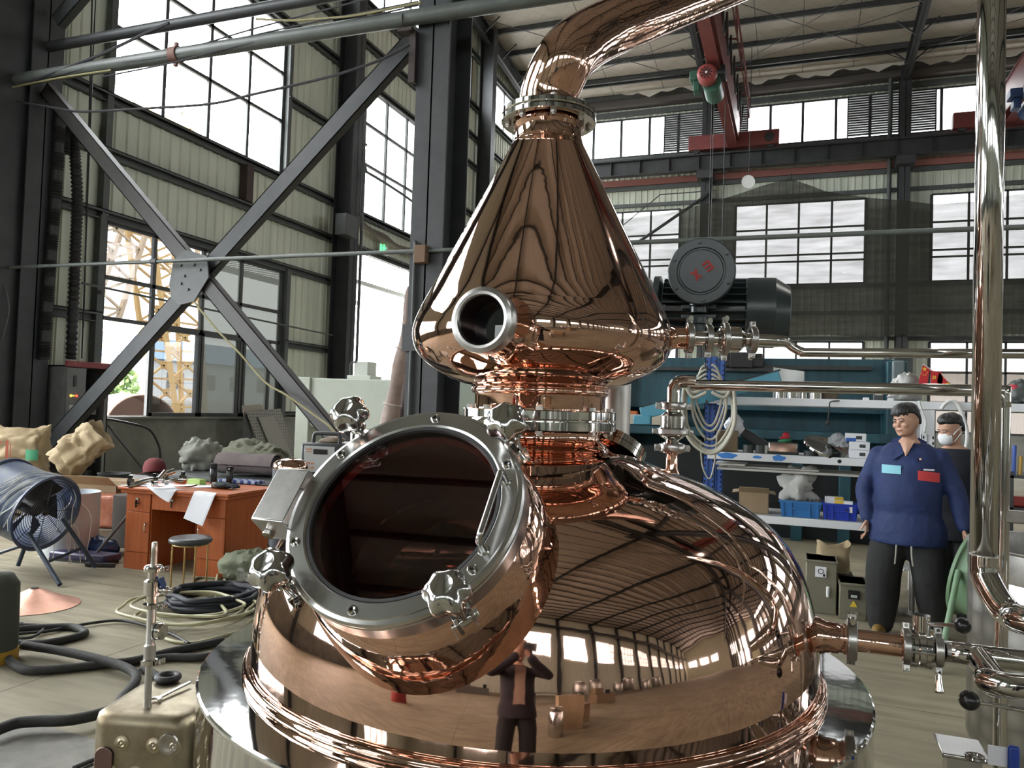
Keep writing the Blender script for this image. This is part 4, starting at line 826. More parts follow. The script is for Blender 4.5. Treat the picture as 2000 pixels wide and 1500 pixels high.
obj('sole',MB().prism([(-.14,-.06),(.02,-.07),(.15,0),(.02,.07),(-.14,.06)],0,.03),K['white'],irn,bevel=.006); obj('iron_body',MB().ball((-.01,0,.05),(.12,.05,.05),18,10),K['black_plastic'],irn,smooth=180); obj('iron_handle',MB().tube([(-.1,0,.08),(-.08,0,.13),(.02,0,.135),(.07,0,.08)],.014,n=10),K['black_plastic'],irn)
brm=thing('floor_broom','dark purple floor sweeper head with a grey handle leaning left of the desk','broom',(-6.35,5.55,0),rotz=.12)
obj('sweeper_head',MB().prism([(-.34,-.09),(.30,-.11),(.34,.09),(-.28,.10)],.02,.09),mat('dark_purple_plastic',(.035,.03,.085),.4),brm,bevel=.02); obj('bristles',MB().bx(-.33,.31,-.09,.08,0,.03),K['black_rubber'],brm); obj('broom_handle',MB().cyl((.12,0,.08),(.30,.42,.62),.014,n=10),K['mid_steel'],brm)
tag(obj('blue_tool_case',lumpy((-6.55,5.85,.0),(.24,.14,.10),9,.12),mat('blue_plastic',(.02,.05,.16),.35),smooth=60),'crumpled blue plastic tool bag in front of the red wrapped block','bag')
tag(obj('black_bar',MB().bar((-6.15,5.38,.02),(-5.9,5.48,.02),.035,.035),K['black_rubber'],bevel=.006),'short black bar on the floor at the left foot of the desk','bar')
cc_=onz(66,1182,0)
ccn=thing('copper_cone','wide shallow raw copper cone lying on the floor at left','cone',(cc_.x,cc_.y,0))
obj('cone_shell',MB().lathe([(.30,0),(.31,.004),(.20,.045),(.10,.095),(.035,.125),(.035,.128),(.028,.128),(.028,.12)],n=48),K['copper_raw'],ccn,smooth=50); obj('cone_plug',MB().cyl((0,0,.11),(0,0,.132),.028,n=20),K['black_rubber'],ccn)
gc=onz(-12,1290,0)
ga=thing('wire_feeder','dark canvas covered welding feeder cut by the left edge, yellow at its foot','machine',(gc.x,gc.y,0))
obj('cover',MB().lathe([(.0001,.52),(.08,.51),(.115,.45),(.12,.10),(.115,.04)],n=28),mat('dark_olive_canvas',(.06,.065,.05),.9,bump=.006,bscale=12),ga,smooth=60); obj('base',MB().cyl((0,0,.0),(0,0,.07),.125,n=28),mat('mustard_yellow',(.45,.26,.03),.5),ga)

# ------------------------------------------------------------------ desk
dl=onz(238,1109,0); dR=onz(436,1131,0); dv=(dR-dl); DW=dv.length; dang=math.atan2(dv.y,dv.x)
dz_=.755; DD=.66
wood=mat('orange_brown_wood_veneer',(.48,.125,.032),.42,0,col2=(.38,.09,.022),nscale=3,stretch=(14,14,.7))
dk=thing('office_desk','orange-brown wooden office desk with drawers and kneehole','desk',tuple(dl),rotz=dang)
def dm_(x0,x1,y0,y1,z0,z1): return MB().bx(x0*DW,x1*DW,y0,y1,z0,z1)
obj('desktop',dm_(-.045,1.045,-.05,DD+.04,dz_-.025,dz_),wood,dk,bevel=.006)
obj('desktop_edge',dm_(-.025,1.03,-.03,DD+.02,dz_-.055,dz_-.026),wood,dk,bevel=.004)
for nm,x0,x1 in (('left_pedestal',0,.265),('right_pedestal',.715,1)):
    ped=obj(nm.split('_')[1],dm_(x0,x1,.018,DD,0.0,dz_-.055),wood,dk,bevel=.002)
    obj('plinth_board',dm_(x0+.02,x1-.015,.006,.017,.0,.155),wood,ped,bevel=.002)
    dr2=obj('door',dm_(x0+.02,x1-.008,0,.017,.16,.525),wood,dk,bevel=.002)
    hx=(x1-.035 if x0==0 else x0+.04)*DW
    obj('handle',MB().tube([(hx,0,.43),(hx,-.022,.425),(hx,-.025,.39),(hx,-.022,.355),(hx,0,.35)],.006,n=8,k=4),K['steel'],dr2)
    dw=obj('drawer',dm_(x0+.02,x1-.008,0,.017,.53,.695),wood,dk,bevel=.002)
    if x0==0:
        lx=.13*DW; obj('lock',MB().cyl((lx,-.012,.645),(lx,0,.645),.014,n=14),K['steel_dull'],dw); obj('key',MB().bx(lx-.004,lx+.045,-.03,-.012,.605,.617).bx(lx-.01,lx+.008,-.02,-.014,.57,.64),K['steel'],dw)
cdw=obj('drawer',dm_(.275,.705,0,.017,.56,.695),wood,dk,bevel=.002)
lx=.48*DW; obj('lock',MB().cyl((lx,-.012,.655),(lx,0,.655),.013,n=14),K['steel_dull'],cdw); obj('key',MB().bx(lx-.006,lx+.006,-.02,-.012,.59,.65),K['black_plastic'],cdw)
obj('modesty_panel',dm_(.265,.715,DD-.04,DD-.02,.22,dz_-.055),wood,dk)
def on_desk(px,py,dz=0): p=onz(px,py,dz_+dz); return p
def paper(c,w,d,rz,seed,label,name='paper_sheet',bend=.01,droop=0,m=None,group='papers on the desk'):
    rnd=random.Random(seed)
    def fnn(u,v):
        x=(u-.5)*w; y=(v-.5)*d; z=.003+bend*math.sin(u*4+seed)*math.sin(v*3+seed*.7)**2
        return V(x,y,z)
    mb=MB().sheet(fnn,10,10,.0015); M=Matrix.Translation(c)@Matrix.Rotation(rz,4,'Z'); mb.v=[M@p for p in mb.v]
    if droop:
        e0=dl.copy(); dn=V(-math.sin(dang),math.cos(dang),0)
        for i,p in enumerate(mb.v):
            s=(p-dl).dot(dn)+.055
            if s<0: mb.v[i]=V(p.x-dn.x*s*.80,p.y-dn.y*s*.80,p.z+s*.95)
    return tag(obj(name,mb,m or K['paper'],smooth=60),label,'paper',group)
for k,(px,py,w,d,rz,lab) in enumerate(((300,948,.34,.24,.1,'white paper sheets spread on the desk under the steel fittings, left pile'),(325,955,.30,.22,-.35,'white paper with its pointed corner hanging over the centre drawer'),(345,947,.34,.22,.3,'white paper sheet at the middle of the desk top'),(262,947,.16,.2,.2,'small white paper at the left end of the desk top'))):
    paper(on_desk(px,py,.001+.002*k),w,d,rz,k+1,lab,droop=.1 if k==1 else 0)
pp=on_desk(393,962,.004); paper(V(pp.x,pp.y-.10,pp.z),.22,.32,dang-.25,9,'white paper sheet hanging over the desk front edge by the right door',droop=.2)
paper(on_desk(420,950,.003),.34,.26,dang+.25,11,'white paper sheet under the glove at the right of the desk',bend=.004)
def bottle(px,py,r,h,lab):
    c=on_desk(px,py); t=thing('black_bottle',lab,'bottle',tuple(c))
    obj('bottle_body',MB().lathe([(.0001,.002),(r*.95,.0),(r,.005),(r,h*.72),(r*.97,h*.73)],n=24),K['black_plastic'],t,smooth=40)
    obj('cap',MB().lathe([(r*.97,h*.735),(r,h*.74),(r,h*.985),(r*.9,h),(.0001,h)],n=24),mat('glossy_black_cap',(.02,.02,.022),.15),t,smooth=40); return t
bottle(416,944,.035,.20,'tall black bottle on the desk, left of the two'); b2=bottle(448,944,.033,.17,'black bottle with a silver dot on its cap, right of the two')
obj('silver_dot',MB().cyl((.015,-.031,.145),(.016,-.035,.145),.008,n=12),K['steel'],b2)
fx=thing('pipe_fittings','bundle of polished steel pipe fittings lying on the desk papers','fitting',tuple(on_desk(300,945,.02)),world=True)
f0=on_desk(255,950,.035); f1=on_desk(362,942,.05)
obj('long_tube',MB().tube([f0,f0*.6+f1*.4+V(0,0,.05),f1],.022,n=14),K['steel'],fx)
for k,t in enumerate((.0,.42,.62,.95)):
    p=f0.lerp(f1,t)+V(0,0,.03); obj('clamp',MB().lathe([(.02,-.02),(.045,-.018),(.045,.018),(.02,.02)],frame(p,f1-f0),n=20).box(p+V(0,0,.05),(.03,.02,.04)),K['steel'],fx)
obj('tee',MB().cyl(f0.lerp(f1,.5)+V(0,0,.05),f0.lerp(f1,.62)+V(0,0,.12),.02,n=12).cyl(f0.lerp(f1,.62)+V(0,0,.09),f0.lerp(f1,.78)+V(0,0,.11),.028,n=12),K['steel'],fx)
p=on_desk(384,947,.0); gbx=thing('green_box','small lime-green box on the desk beside the steel fittings','box',tuple(p),rotz=-.1)
obj('box_body',MB().bx(-.085,.085,-.04,.04,0,.058),mat('lime_green_card',(.30,.42,.10),.5),gbx,bevel=.004)
obj('box_end',MB().bx(-.0865,-.085,-.036,.036,.004,.054),mat('brown_end',(.14,.13,.06),.6),gbx)
gv=thing('work_glove','crumpled dark glove with a grey cuff on the desk papers','glove',tuple(on_desk(435,953,.008)),rotz=.1)
obj('palm',lumpy((0,0,0),(.10,.055,.03),2,.2),mat('dark_green_black_knit',(.03,.045,.045),.9),gv,smooth=60)
for k in range(4): obj('finger',MB().tube([(.06,-.04+.025*k,.02),(.11,-.045+.03*k,.03),(.15,-.05+.03*k,.012)],.012,n=8),mat('dark_knit_finger',(.02,.03,.045),.9),gv)
obj('cuff',MB().tube([(-.05,-.01,.025),(-.10,-.02,.025)],.026,n=14,k=1),mat('grey_cuff',(.28,.28,.25),.9),gv)
# things behind the desk on a hidden locker bench
lk=thing('locker_bench','grey steel locker bench behind the desk carrying the blanket roll','bench',(-6.6,7.9,0),world=True)
obj('bench_top',MB().bx(-7.1,-4.9,7.0,8.2,.66,.70),K['mid_steel'],lk,bevel=.004)
for k in range(3): obj('door',MB().bx(-7.08+k*.73,-6.37+k*.73,7.0,8.18,.02,.65),K['girt'],lk,bevel=.006)
bk=thing('blanket_roll','rolled mauve-brown blanket behind the black bottles','blanket',(-5.95,7.35,.70),rotz=.15)
bl_=mat('mauve_brown_fleece',(.145,.115,.115),.95,0,col2=(.12,.095,.097),nscale=8,bump=.006,bscale=30)
def spiral(u,v):
    a=u*PI*5; r=.06+.085*u+.006*math.sin(v*9); x=(v-.5)*.72
    return V(x,r*math.cos(a),.143+r*math.sin(a)*.93)
obj('rolled_cloth',MB().sheet(spiral,90,14,.008),bl_,bk,smooth=60)
tag(obj('green_tarpaulin',lumpy((-6.15,7.75,.70),(.55,.28,.24),21,.30,56,32,freq=5),mat('olive_tarpaulin',(.10,.10,.065),.8,bump=.01,bscale=10),smooth=60),'crumpled olive tarpaulin heaped behind the mauve blanket','tarpaulin')
tag(obj('white_bundle',lumpy((-6.98,7.72,.70),(.26,.24,.19),23,.20,44,26),mat('off_white_cloth',(.27,.275,.24),.9),smooth=60),'off-white cloth bundle left of the mauve blanket roll','cloth')
cp=thing('baseball_cap','dull red cloth cap perched behind the steel fittings on the desk','cap',(-7.15,7.15,.7),rotz=-.6)
rdc=mat('dull_red_cloth',(.17,.042,.045),.9); obj('crown',MB().lathe([(.125,0),(.13,.05),(.11,.12),(.06,.16),(.0001,.17)],n=28),rdc,cp,smooth=60)
obj('visor',MB().sheet(lambda u,v:V((.12+.14*v)*math.cos((u-.5)*2.0),(.12+.14*v)*math.sin((u-.5)*2.0)*1.0,.012+.02*v-.05*(u-.5)**2*v*4),12,5,.006),rdc,cp,smooth=60)
pcl=thing('plaid_cloth','folded blue plaid cloth at the back right of the desk','cloth',tuple(on_desk(470,944,.0)),rotz=dang)
def plaid():
    m=mat('blue_plaid',(.03,.06,.22),.9); t=m.node_tree; b=t.nodes['Principled BSDF']; c=t.nodes.new('ShaderNodeTexCoord'); k=t.nodes.new('ShaderNodeTexChecker'); k.inputs['Scale'].default_value=24; k.inputs[1].default_value=(.03,.05,.2,1); k.inputs[2].default_value=(.30,.34,.45,1); t.links.new(c.outputs['Object'],k.inputs[0]); t.links.new(k.outputs[0],b.inputs[0]); return m
obj('cloth_fold',MB().bx(-.22,.22,-.07,.10,0,.035),plaid(),pcl,bevel=.014,seg=3)
# stool
sc=onz(346,1164,0)+V(0,.12,0); stl=thing('round_stool','round stool with grey-black padded seat and thin brass legs','stool',(sc.x,sc.y,0))
brs=mat('brass_tube',(.62,.44,.20),.25,1)
obj('seat',MB().lathe([(.0001,.452),(.12,.457),(.158,.452),(.170,.436),(.165,.415),(.14,.405),(.0001,.405)],n=40),mat('dark_grey_vinyl',(.055,.06,.06),.35),stl,smooth=60)
obj('seat_ring',MB().torus((0,0,.398),(0,0,1),.135,.0065,n=40,m=8),brs,stl,smooth=180)
for k in range(4):
    a=PI/4+k*PI/2+.25; obj('leg',MB().tube([(.132*math.cos(a),.132*math.sin(a),.398),(.14*math.cos(a),.14*math.sin(a),.37),(.14*math.cos(a),.14*math.sin(a),.008)],.0075,n=10,k=3),brs,stl)
obj('foot_ring',MB().torus((0,0,.008),(0,0,1),.155,.0075,n=40,m=8),brs,stl,smooth=180)
gb_=onz(470,1140,0); tag(obj('canvas_bag',lumpy((gb_.x,gb_.y+.1,0),(.24,.17,.15),31,.2),mat('sage_canvas',(.20,.22,.15),.9,0,col2=(.45,.45,.42),nscale=3,contrast=(.55,.6)),smooth=60),'sage-green and white bag slumped at the right foot of the desk','bag')
# perforated plates, machine, curtain
def perf():
    m=mat('perforated_grey_plate',(.27,.265,.24),.6); t=m.node_tree; b=t.nodes['Principled BSDF']; c=t.nodes.new('ShaderNodeTexCoord'); v=t.nodes.new('ShaderNodeTexVoronoi'); v.inputs['Scale'].default_value=16; v.inputs['Randomness'].default_value=.15
    t.links.new(c.outputs['Object'],v.inputs['Vector']); r=t.nodes.new('ShaderNodeValToRGB'); r.color_ramp.interpolation='CONSTANT'; r.color_ramp.elements[0].color=(.04,.04,.04,1); r.color_ramp.elements[1].position=.22; r.color_ramp.elements[1].color=(.27,.265,.24,1); t.links.new(v.outputs['Distance'],r.inputs[0]); t.links.new(r.outputs[0],b.inputs[0]); return m
pm_=perf()
def leaning(name,lab,poly,Xp,m,cat_='plate',th=.02):
    P=[onx(a,b,Xp) for a,b in poly]; n=len(P); off=V(-.02,0,0)
    mb=MB().add(P+[p+V(-th,0,0) for p in P],[tuple(range(n)),tuple(range(2*n-1,n-1,-1))]+[(i,i+n,(i+1)%n+n,(i+1)%n) for i in range(n)])
    return tag(obj(name,mb,m,smooth=0),lab,cat_)
leaning('perforated_plate','bent grey perforated plate leaning under the low left window',[(482,804),(548,798),(575,890),(580,935),(500,930),(512,888)],-10.0,pm_)
leaning('plain_plate','plain grey plate leaning over the perforated one',[(505,815),(535,812),(578,905),(585,935),(545,935),(535,890)],-9.95,mat('plain_grey_plate',(.30,.29,.26),.6))
leaning('wood_board','pale wooden board behind the perforated plate',[(474,792),(512,790),(520,830),(480,835)],-10.1,mat('pale_board',(.38,.34,.28),.8))
leaning('dark_sheet','dark sheet leaning left of the perforated plate',[(478,812),(484,806),(512,930),(470,930)],-10.05,K['mid_steel'])
tag(obj('small_light',MB().cyl(onx(553,821,-10.62)*V(1,1,0)+V(0,0,1.305) if False else V(-10.64,onx(553,821,-10.64).y,1.30),V(-10.64,onx(577,817,-10.64).y,1.30),.06,n=12),K['black_plastic']),'black torch-like lamp on the sill beside the pale green machine','lamp')
mg=mat('pale_green_machine_enamel',(.50,.54,.45),.4,0,col2=(.46,.50,.42),nscale=3)
Ym=11.6
def mp_(a,b): return ony(a,b,Ym)
mc=thing('bending_machine','large pale green machine with a long flat top panel left of the column','machine',tuple(ony(690,900,Ym)*V(1,1,0)) if False else (ony(690,900,Ym).x,Ym,0),world=True)
tl,tr=mp_(583,738),mp_(800,752); 
obj('panel',MB().bx(tl.x,tr.x,Ym,Ym+.5,mp_(690,838).z,tl.z),mg,mc,bevel=.02)
obj('end_post',MB().bx(tl.x,tl.x+.28,Ym-.05,Ym+.55,0,tl.z+.02),mg,mc,bevel=.015)
obj('end_post',MB().bx(tr.x-.3,tr.x,Ym-.05,Ym+.55,0,tl.z),mg,mc,bevel=.015)
obj('lower_body',MB().bx(tl.x+.28,tr.x-.3,Ym+.15,Ym+.5,0,mp_(690,870).z),mat('shaded_green_body',(.30,.33,.28),.5),mc,bevel=.01)  # same enamel darkened, shade below the panel put into the colour
obj('hose',MB().tube([mp_(640,835),mp_(643,855),mp_(655,862),mp_(668,858)],.015,n=8),K['black_rubber'],mc)
tk=obj('oil_tank',MB().bx(mp_(684,740).x,mp_(712,740).x,Ym+.1,Ym+.4,tl.z,mp_(690,705).z),mat('pale_tank',(.62,.65,.58),.4),mc,bevel=.015)
obj('tank_pipe',MB().tube([mp_(678,742)+V(0,.1,0),mp_(678,718)+V(0,.1,0),mp_(681,708)+V(0,.1,0),mp_(690,706)+V(0,.1,0)],.018,n=8),K['girt'],tk)
obj('tank_base',MB().bx(mp_(674,742).x,mp_(720,742).x,Ym+.05,Ym+.45,tl.z,tl.z+.07),mat('pale_tank_base',(.62,.65,.58),.4),mc,bevel=.01)
cu=thing('rolled_curtain','rolled pinkish-brown plastic curtain leaning in the doorway beside the column','curtain',(-5.2,9.2,0),world=True)
cpts=[ony(801,560,9.1),ony(796,620,9.1),ony(788,680,9.1),ony(778,730,9.1),ony(767,790,9.1),ony(757,850,9.1),ony(750,930,9.1),ony(740,1022,9.1)]
obj('curtain_roll',MB().tube(cpts,lambda t:.035+.10*t**.6+.012*math.sin(t*22),n=20,k=8),mat('pinkish_brown_vinyl',(.24,.16,.13),.45,0,col2=(.34,.25,.21),nscale=5),cu,smooth=60)
for i in (2,4): obj('tie',MB().torus(cpts[i],cpts[i]-cpts[i-1],.10+.02*i/4,.012,n=20,m=6),mat('pale_tie',(.5,.42,.36),.5),cu)
tag(obj('dark_curtain_roll',MB().tube([ony(806,700,9.4),ony(795,780,9.4),ony(780,860,9.4),ony(770,1012,9.4)],.10,n=16),mat('dark_maroon_vinyl',(.06,.035,.03),.6)),'dark maroon roll tucked behind the pinkish curtain','curtain')
eb=thing('control_box','cream control box with vents on a green-grey cabinet behind the lower flange','box',(-3.35,8.9,0),world=True)
obj('side_cabinet',MB().bx(ony(866,800,8.75).x,ony(935,800,8.75).x,8.75,9.2,0,ony(890,742,8.75).z),mat('green_grey_cabinet',(.26,.29,.23),.5),eb,bevel=.01)
ft=obj('front_door',MB().bx(ony(846,800,8.7).x,ony(866,800,8.7).x,8.70,9.1,0,ony(855,735,8.7).z),mat('cream_enamel',(.58,.57,.50),.4),eb,bevel=.012)
a,b=ony(850,740,8.69),ony(862,757,8.69); obj('display',MB().bx(a.x,b.x,8.685,8.70,b.z,a.z),K['black_plastic'],ft)
for k in range(5): p=ony(851,765+k*6,8.69); q=ony(861,765+k*6,8.69); obj('vent_slot',MB().bx(p.x,q.x,8.69,8.705,p.z-.008,p.z+.006),K['mid_steel'],ft)
tag(obj('white_crate',MB().bx(ony(795,810,8.5).x,ony(850,810,8.5).x,8.5,8.78,ony(820,830,8.5).z-.35,ony(820,795,8.5).z),mat('white_crate_plastic',(.62,.62,.60),.5),bevel=.01),'white crate just above the manway ring','crate')
tag(obj('crate_stand',MB().bx(ony(795,810,8.5).x-.05,ony(850,810,8.5).x+.05,8.48,8.8,0,ony(820,830,8.5).z-.35),K['mid_steel'],bevel=.006),'grey stand under the white crate behind the manway','stand')
# welder with handle
wl=at(622,888,5.3); wc_=onz(622,1010,0)
we=thing('welding_machine','dark welding machine with white front panel behind the manway ring','welder',(wl.x,wl.y,0),rotz=.15)
wz=at(622,928,5.3).z; wt=at(622,866,5.3).z
obj('cart',MB().bx(-.16,.16,-.05,.40,0,wz-.01),K['girt'],we,bevel=.006)
obj('case',MB().bx(-.13,.14,-.0,.40,wz,wt),mat('dark_grey_case',(.045,.05,.052),.4),we,bevel=.01)
pn_=obj('front_panel',MB().bx(-.105,.12,-.006,.002,wz+.02,wt-.02),mat('pale_panel',(.48,.49,.48),.4),we,bevel=.002)
obj('display',MB().bx(-.035,.07,-.009,-.005,wt-.075,wt-.04),K['black_plastic'],pn_); obj('panel_text',MB().bx(-.09,-.045,-.008,-.006,wt-.045,wt-.038).bx(-.09,-.045,-.008,-.006,wt-.062,wt-.057),mat('orange_print',(.55,.16,.06),.5),pn_,smooth=0)
for k in range(4): obj('button',MB().cyl((-.07+.03*(k%2),-.012,wz+.05+.03*(k//2)),(-.07+.03*(k%2),-.004,wz+.05+.03*(k//2)),.008,n=12),mat('orange_button',(.6,.2,.08),.5),pn_)
obj('handle',MB().tube([(-.09,.1,wt),(-.085,.1,wt+.05),(-.06,.1,wt+.065),(.08,.1,wt+.065),(.105,.1,wt+.05),(.11,.1,wt)],.014,n=10),mat('dark_handle',(.05,.05,.052),.4),we)
tag(obj('tool_clutter',lumpy((wl.x+.02,wl.y+.15,wt+.002),(.09,.05,.025),41,.3),mat('tan_tool',(.35,.27,.2),.6),smooth=60),'tan tool lying on the welding machine','tool')
# copper lid on a drum
cl=at(568,905,4.9); dd=thing('steel_drum','dark drum with a domed polished copper lid behind the hinge bracket','drum',(cl.x,cl.y,0))
lz=at(568,912,4.9).z
obj('drum_body',MB().lathe([(.0001,0),(.11,0),(.11,lz)],n=36),mat('dark_blue_drum',(.02,.025,.04),.5),dd,smooth=40); obj('copper_lid',MB().lathe([(.110,lz-.01),(.112,lz),(.108,lz+.018),(.085,lz+.042),(.045,lz+.056),(.0001,lz+.060)],n=40),K['copper'],dd,smooth=60)

# ------------------------------------------------------------------ hoses and cables on the floor
def c3(x,y): return (x/3.333,1050+y/3.333)
def fl(pts,r,lift=0): return [onz(*c3(x,y),r+lift) for x,y in pts]
hs=mat('black_fabric_hose',(.028,.028,.026),.75,0,bump=.004,bscale=40)
for k,(pts,r,lab) in enumerate((
 ([(20,700),(55,790),(150,858),(300,862),(520,842),(700,822),(880,800),(1100,745),(1330,698),(1450,670)],.025,'thick black hose curving from the feeder across the floor to the right'),
 ([(40,690),(180,692),(320,683),(480,650),(555,620),(500,588),(420,580),(200,590),(90,605),(60,625)],.024,'thick black hose loop nearest the feeder'),
 ([(150,700),(380,735),(600,782),(790,835),(880,890),(875,950),(800,1040),(745,1110),(600,1160),(430,1190),(250,1195),(100,1210),(-40,1262)],.026,'longest thick black hose doubling back to the lower left corner'),
 ([(960,800),(1100,780),(1290,780),(1420,760)],.024,'black hose end passing behind the stack of fittings'),
 ([(930,850),(1000,890),(1060,930),(1150,940)],.024,'short black hose emerging behind the rusty canister'))):
    tag(obj('thick_hose',MB().tube(fl(pts,r,.0 if k!=2 else .03),r,n=12,k=8),hs,smooth=180),lab,'hose','thick black hoses on the floor')
tag(obj('thin_cable',MB().tube(fl([(150,560),(60,565),(260,570),(280,600),(200,650),(80,650),(70,630),(300,610),(480,575),(740,540),(900,560),(1100,620),(1230,690)],.010,.01),.010,n=8,k=8),K['black_rubber'],smooth=180),'thin grey-black cable looping on the floor','cable')
tag(obj('thin_cable',MB().tube(fl([(1440,270),(1300,260),(1250,300),(1180,420),(1100,450),(1080,420),(1130,400),(1250,395)],.010),.010,n=8,k=8),mat('olive_cable',(.16,.15,.09),.6),smooth=180),'thin olive cable beside the stool','cable')
tag(obj('thin_cable',MB().tube(fl([(-20,330),(40,370),(90,430),(95,500),(70,570),(40,600)],.012,.12),.012,n=8,k=8),K['black_rubber'],smooth=180),'thin black cable hanging off the feeder at the left edge','cable')
rr=random.Random(11); cch=onz(415,1185,0)
def coil(c,R,r,turns,seed,h=.02,jit=.06,el=1):
    rnd=random.Random(seed); pts=[]
    for i in range(int(turns*14)):
        a=2*PI*i/14; k=R*(1+jit*math.sin(a*.37+seed)+.12*rnd.uniform(-1,1)); pts.append(V(c[0]+k*math.cos(a)*el,c[1]+k*math.sin(a),r+h*(i/14)*.35+rnd.uniform(0,.01)))
    return pts
tag(obj('hose_coil',MB().tube(coil((cch.x,cch.y),.30,.022,7,3,.04),.022,n=8,k=4),mat('blue_black_hose',(.012,.014,.022),.6),smooth=180),'heaped coil of blue-black hose on the floor left of the still','hose')
yh=mat('yellowish_clear_hose',(.46,.43,.27),.35)
ych=onz(375,1205,0); tag(obj('hose_coil',MB().tube(coil((ych.x,ych.y),.36,.012,5,8,.06,.22,1.2)+[onz(420,1160,.05),onz(432,1100,.02),onz(440,1135,.02)],.011,n=8,k=5),yh,smooth=180),'loose coil of yellowish clear hose in front of the blue-black coil','hose')
tag(obj('clear_hose',MB().tube([onz(300,1230,.012),onz(330,1250,.012),onz(380,1255,.012),onz(440,1240,.012),onz(500,1225,.012)],.011,n=8,k=6),yh,smooth=180),'yellowish clear hose trailing under the still skirt','hose')
P=[onz(*c3(x,y),0) for x,y in ((-120,1340),(200,1210),(790,1372),(640,1560),(-60,1700))]
pm2=MB().add([p+V(0,0,.0) for p in P]+[p+V(0,0,.008) for p in P],[(4,3,2,1,0),(5,6,7,8,9)]+[(i,(i+1)%5,5+(i+1)%5,5+i) for i in range(5)])
tag(obj('steel_floor_plate',pm2,mat('scuffed_floor_plate',(.20,.19,.165),.32,.6,col2=(.12,.115,.10),nscale=6,r2=.6,detail=8),smooth=0),'scuffed steel plate lying flat in the lower left corner','plate')
tag(obj('thin_cable',MB().tube([onz(*c3(x,y),.02) for x,y in ((480,1500),(600,1450),(700,1420),(800,1390))],.010,n=8),K['black_rubber']),'thin black cable crossing the steel floor plate','cable')
# ------------------------------------------------------------------ rusty canister with a stack of fittings
kc=at(322,1385,2.12); kz=at(322,1362,2.12).z; hw=.135
kn=thing('dimpled_canister','heat-stained dimpled steel canister left of the still skirt','canister',(kc.x,kc.y,0),rotz=math.radians(16))
def stained():
    m=mat('heat_stained_steel',(.34,.30,.215),.34,1,col2=(.19,.15,.095),nscale=7,r2=.5,detail=6); return m
stn=stained(); rings=[]
def rr_(w,rad,n=8): return [(sx*(w-rad)+rad*math.cos(a),sy*(w-rad)+rad*math.sin(a)) for sx,sy,a0 in ((1,1,0),(-1,1,PI/2),(-1,-1,PI),(1,-1,1.5*PI)) for a in (a0+PI/2*i/n for i in range(n+1))]
for z,w in ((0,hw-.012),(.012,hw),(kz-.03,hw),(kz-.010,hw-.004),(kz-.002,hw-.016),(kz,hw-.03)): rings.append([V(x,y,z) for x,y in rr_(w,.05)])
obj('shell',MB().loft(rings),stn,kn,smooth=50)
def dimple(y_,z_,face):
    mb=MB(frame((y_,-hw-.0005,z_),(0,-1,0)) if face==0 else frame((hw+.0005,y_,z_),(1,0,0)))
    return mb.lathe([(.020,.0005),(.013,-.0 +.002),(.009,.0045),(.0075,.002),(.004,.0015),(.0001,.0055)],n=20)
for z in (kz-.07,kz-.145,kz-.22,kz-.295,kz-.37,kz-.445):
    for y_ in (-.04,.045,.10) if int(round(z*1000))%2 else (-.07,.0,.075):
        obj('weld_dimple',dimple(y_,z,0),mat('dimple_steel',(.42,.36,.26),.35,1) if z==kz-.07 and y_<-.03 else bpy.data.materials['dimple_steel'],kn,smooth=60)
sl=MB(frame((-.085,-hw-.001,kz-.16),(0,-1,0))); sl.prism([(.024*math.cos(a)+0,(.055 if math.sin(a)>0 else -.055)+.024*math.sin(a)) for a in (2*PI*i/28 for i in range(28))],0,.006)
so=obj('slot_plate',sl,mat('heat_purple_plate',(.20,.13,.12),.4,1),kn,bevel=.002); obj('slot_hole',MB().cyl((-.085,-hw-.0078,kz-.17),(-.085,-hw-.006,kz-.17),.008,n=14),K['black_plastic'],so)
obj('blank_boss',MB(frame((.085,-hw,kz-.065),(0,-1,0))).lathe([(.028,0),(.026,.004),(.016,.005),(.013,.003),(.0001,.004)],n=24),mat('boss_grey',(.33,.31,.28),.4,1),kn,smooth=40)
fs=at(288,1368,2.05); bs=V(fs.x,fs.y,kz)
sk2=thing('fitting_stack','upright stack of clamped steel fittings with gauge standing on the canister','fitting',tuple(bs),world=True)
def zz(py): return at(288,py,2.05).z
u=2.05/1500
SF2=Matrix.Translation((bs.x,bs.y,0))
def seg(nm,prof,m='steel'): return obj(nm,MB(SF2).lathe([(r*u,z) for r,z in prof],n=28),K[m],sk2,smooth=35)
seg('lower_tube',[(8,kz),(7,kz+.01),(7,zz(1298)),(14,zz(1296))],'steel_dull')
seg('lower_clamp',[(10,zz(1298)),(15,zz(1297)),(15.5,zz(1288)),(10,zz(1286))])
seg('mid_tube',[(11,zz(1287)),(11,zz(1262)),(9.5,zz(1260)),(8.5,zz(1257)),(8.5,zz(1190))],'steel_dull')
seg('upper_clamp',[(9,zz(1190)),(16,zz(1188)),(16.5,zz(1180)),(10,zz(1178)),(10,zz(1164))])
seg('union_nut',[(12,zz(1164)),(16,zz(1162)),(16.5,zz(1136)),(13,zz(1133)),(10,zz(1131)),(10,zz(1118))])
seg('top_clamp',[(10,zz(1118)),(17,zz(1116)),(18,zz(1110)),(16,zz(1106)),(7,zz(1105))])
seg('barb',[(6.5,zz(1105)),(6,zz(1080)),(6.5,zz(1079)),(5.5,zz(1062)),(4,zz(1060)),(.01,zz(1060))],'steel_dull')
gz=zz(1233); gd=(CR*.95-CF*.2).normalized(); G=frame(V(bs.x,bs.y,gz)+gd*.018,gd)
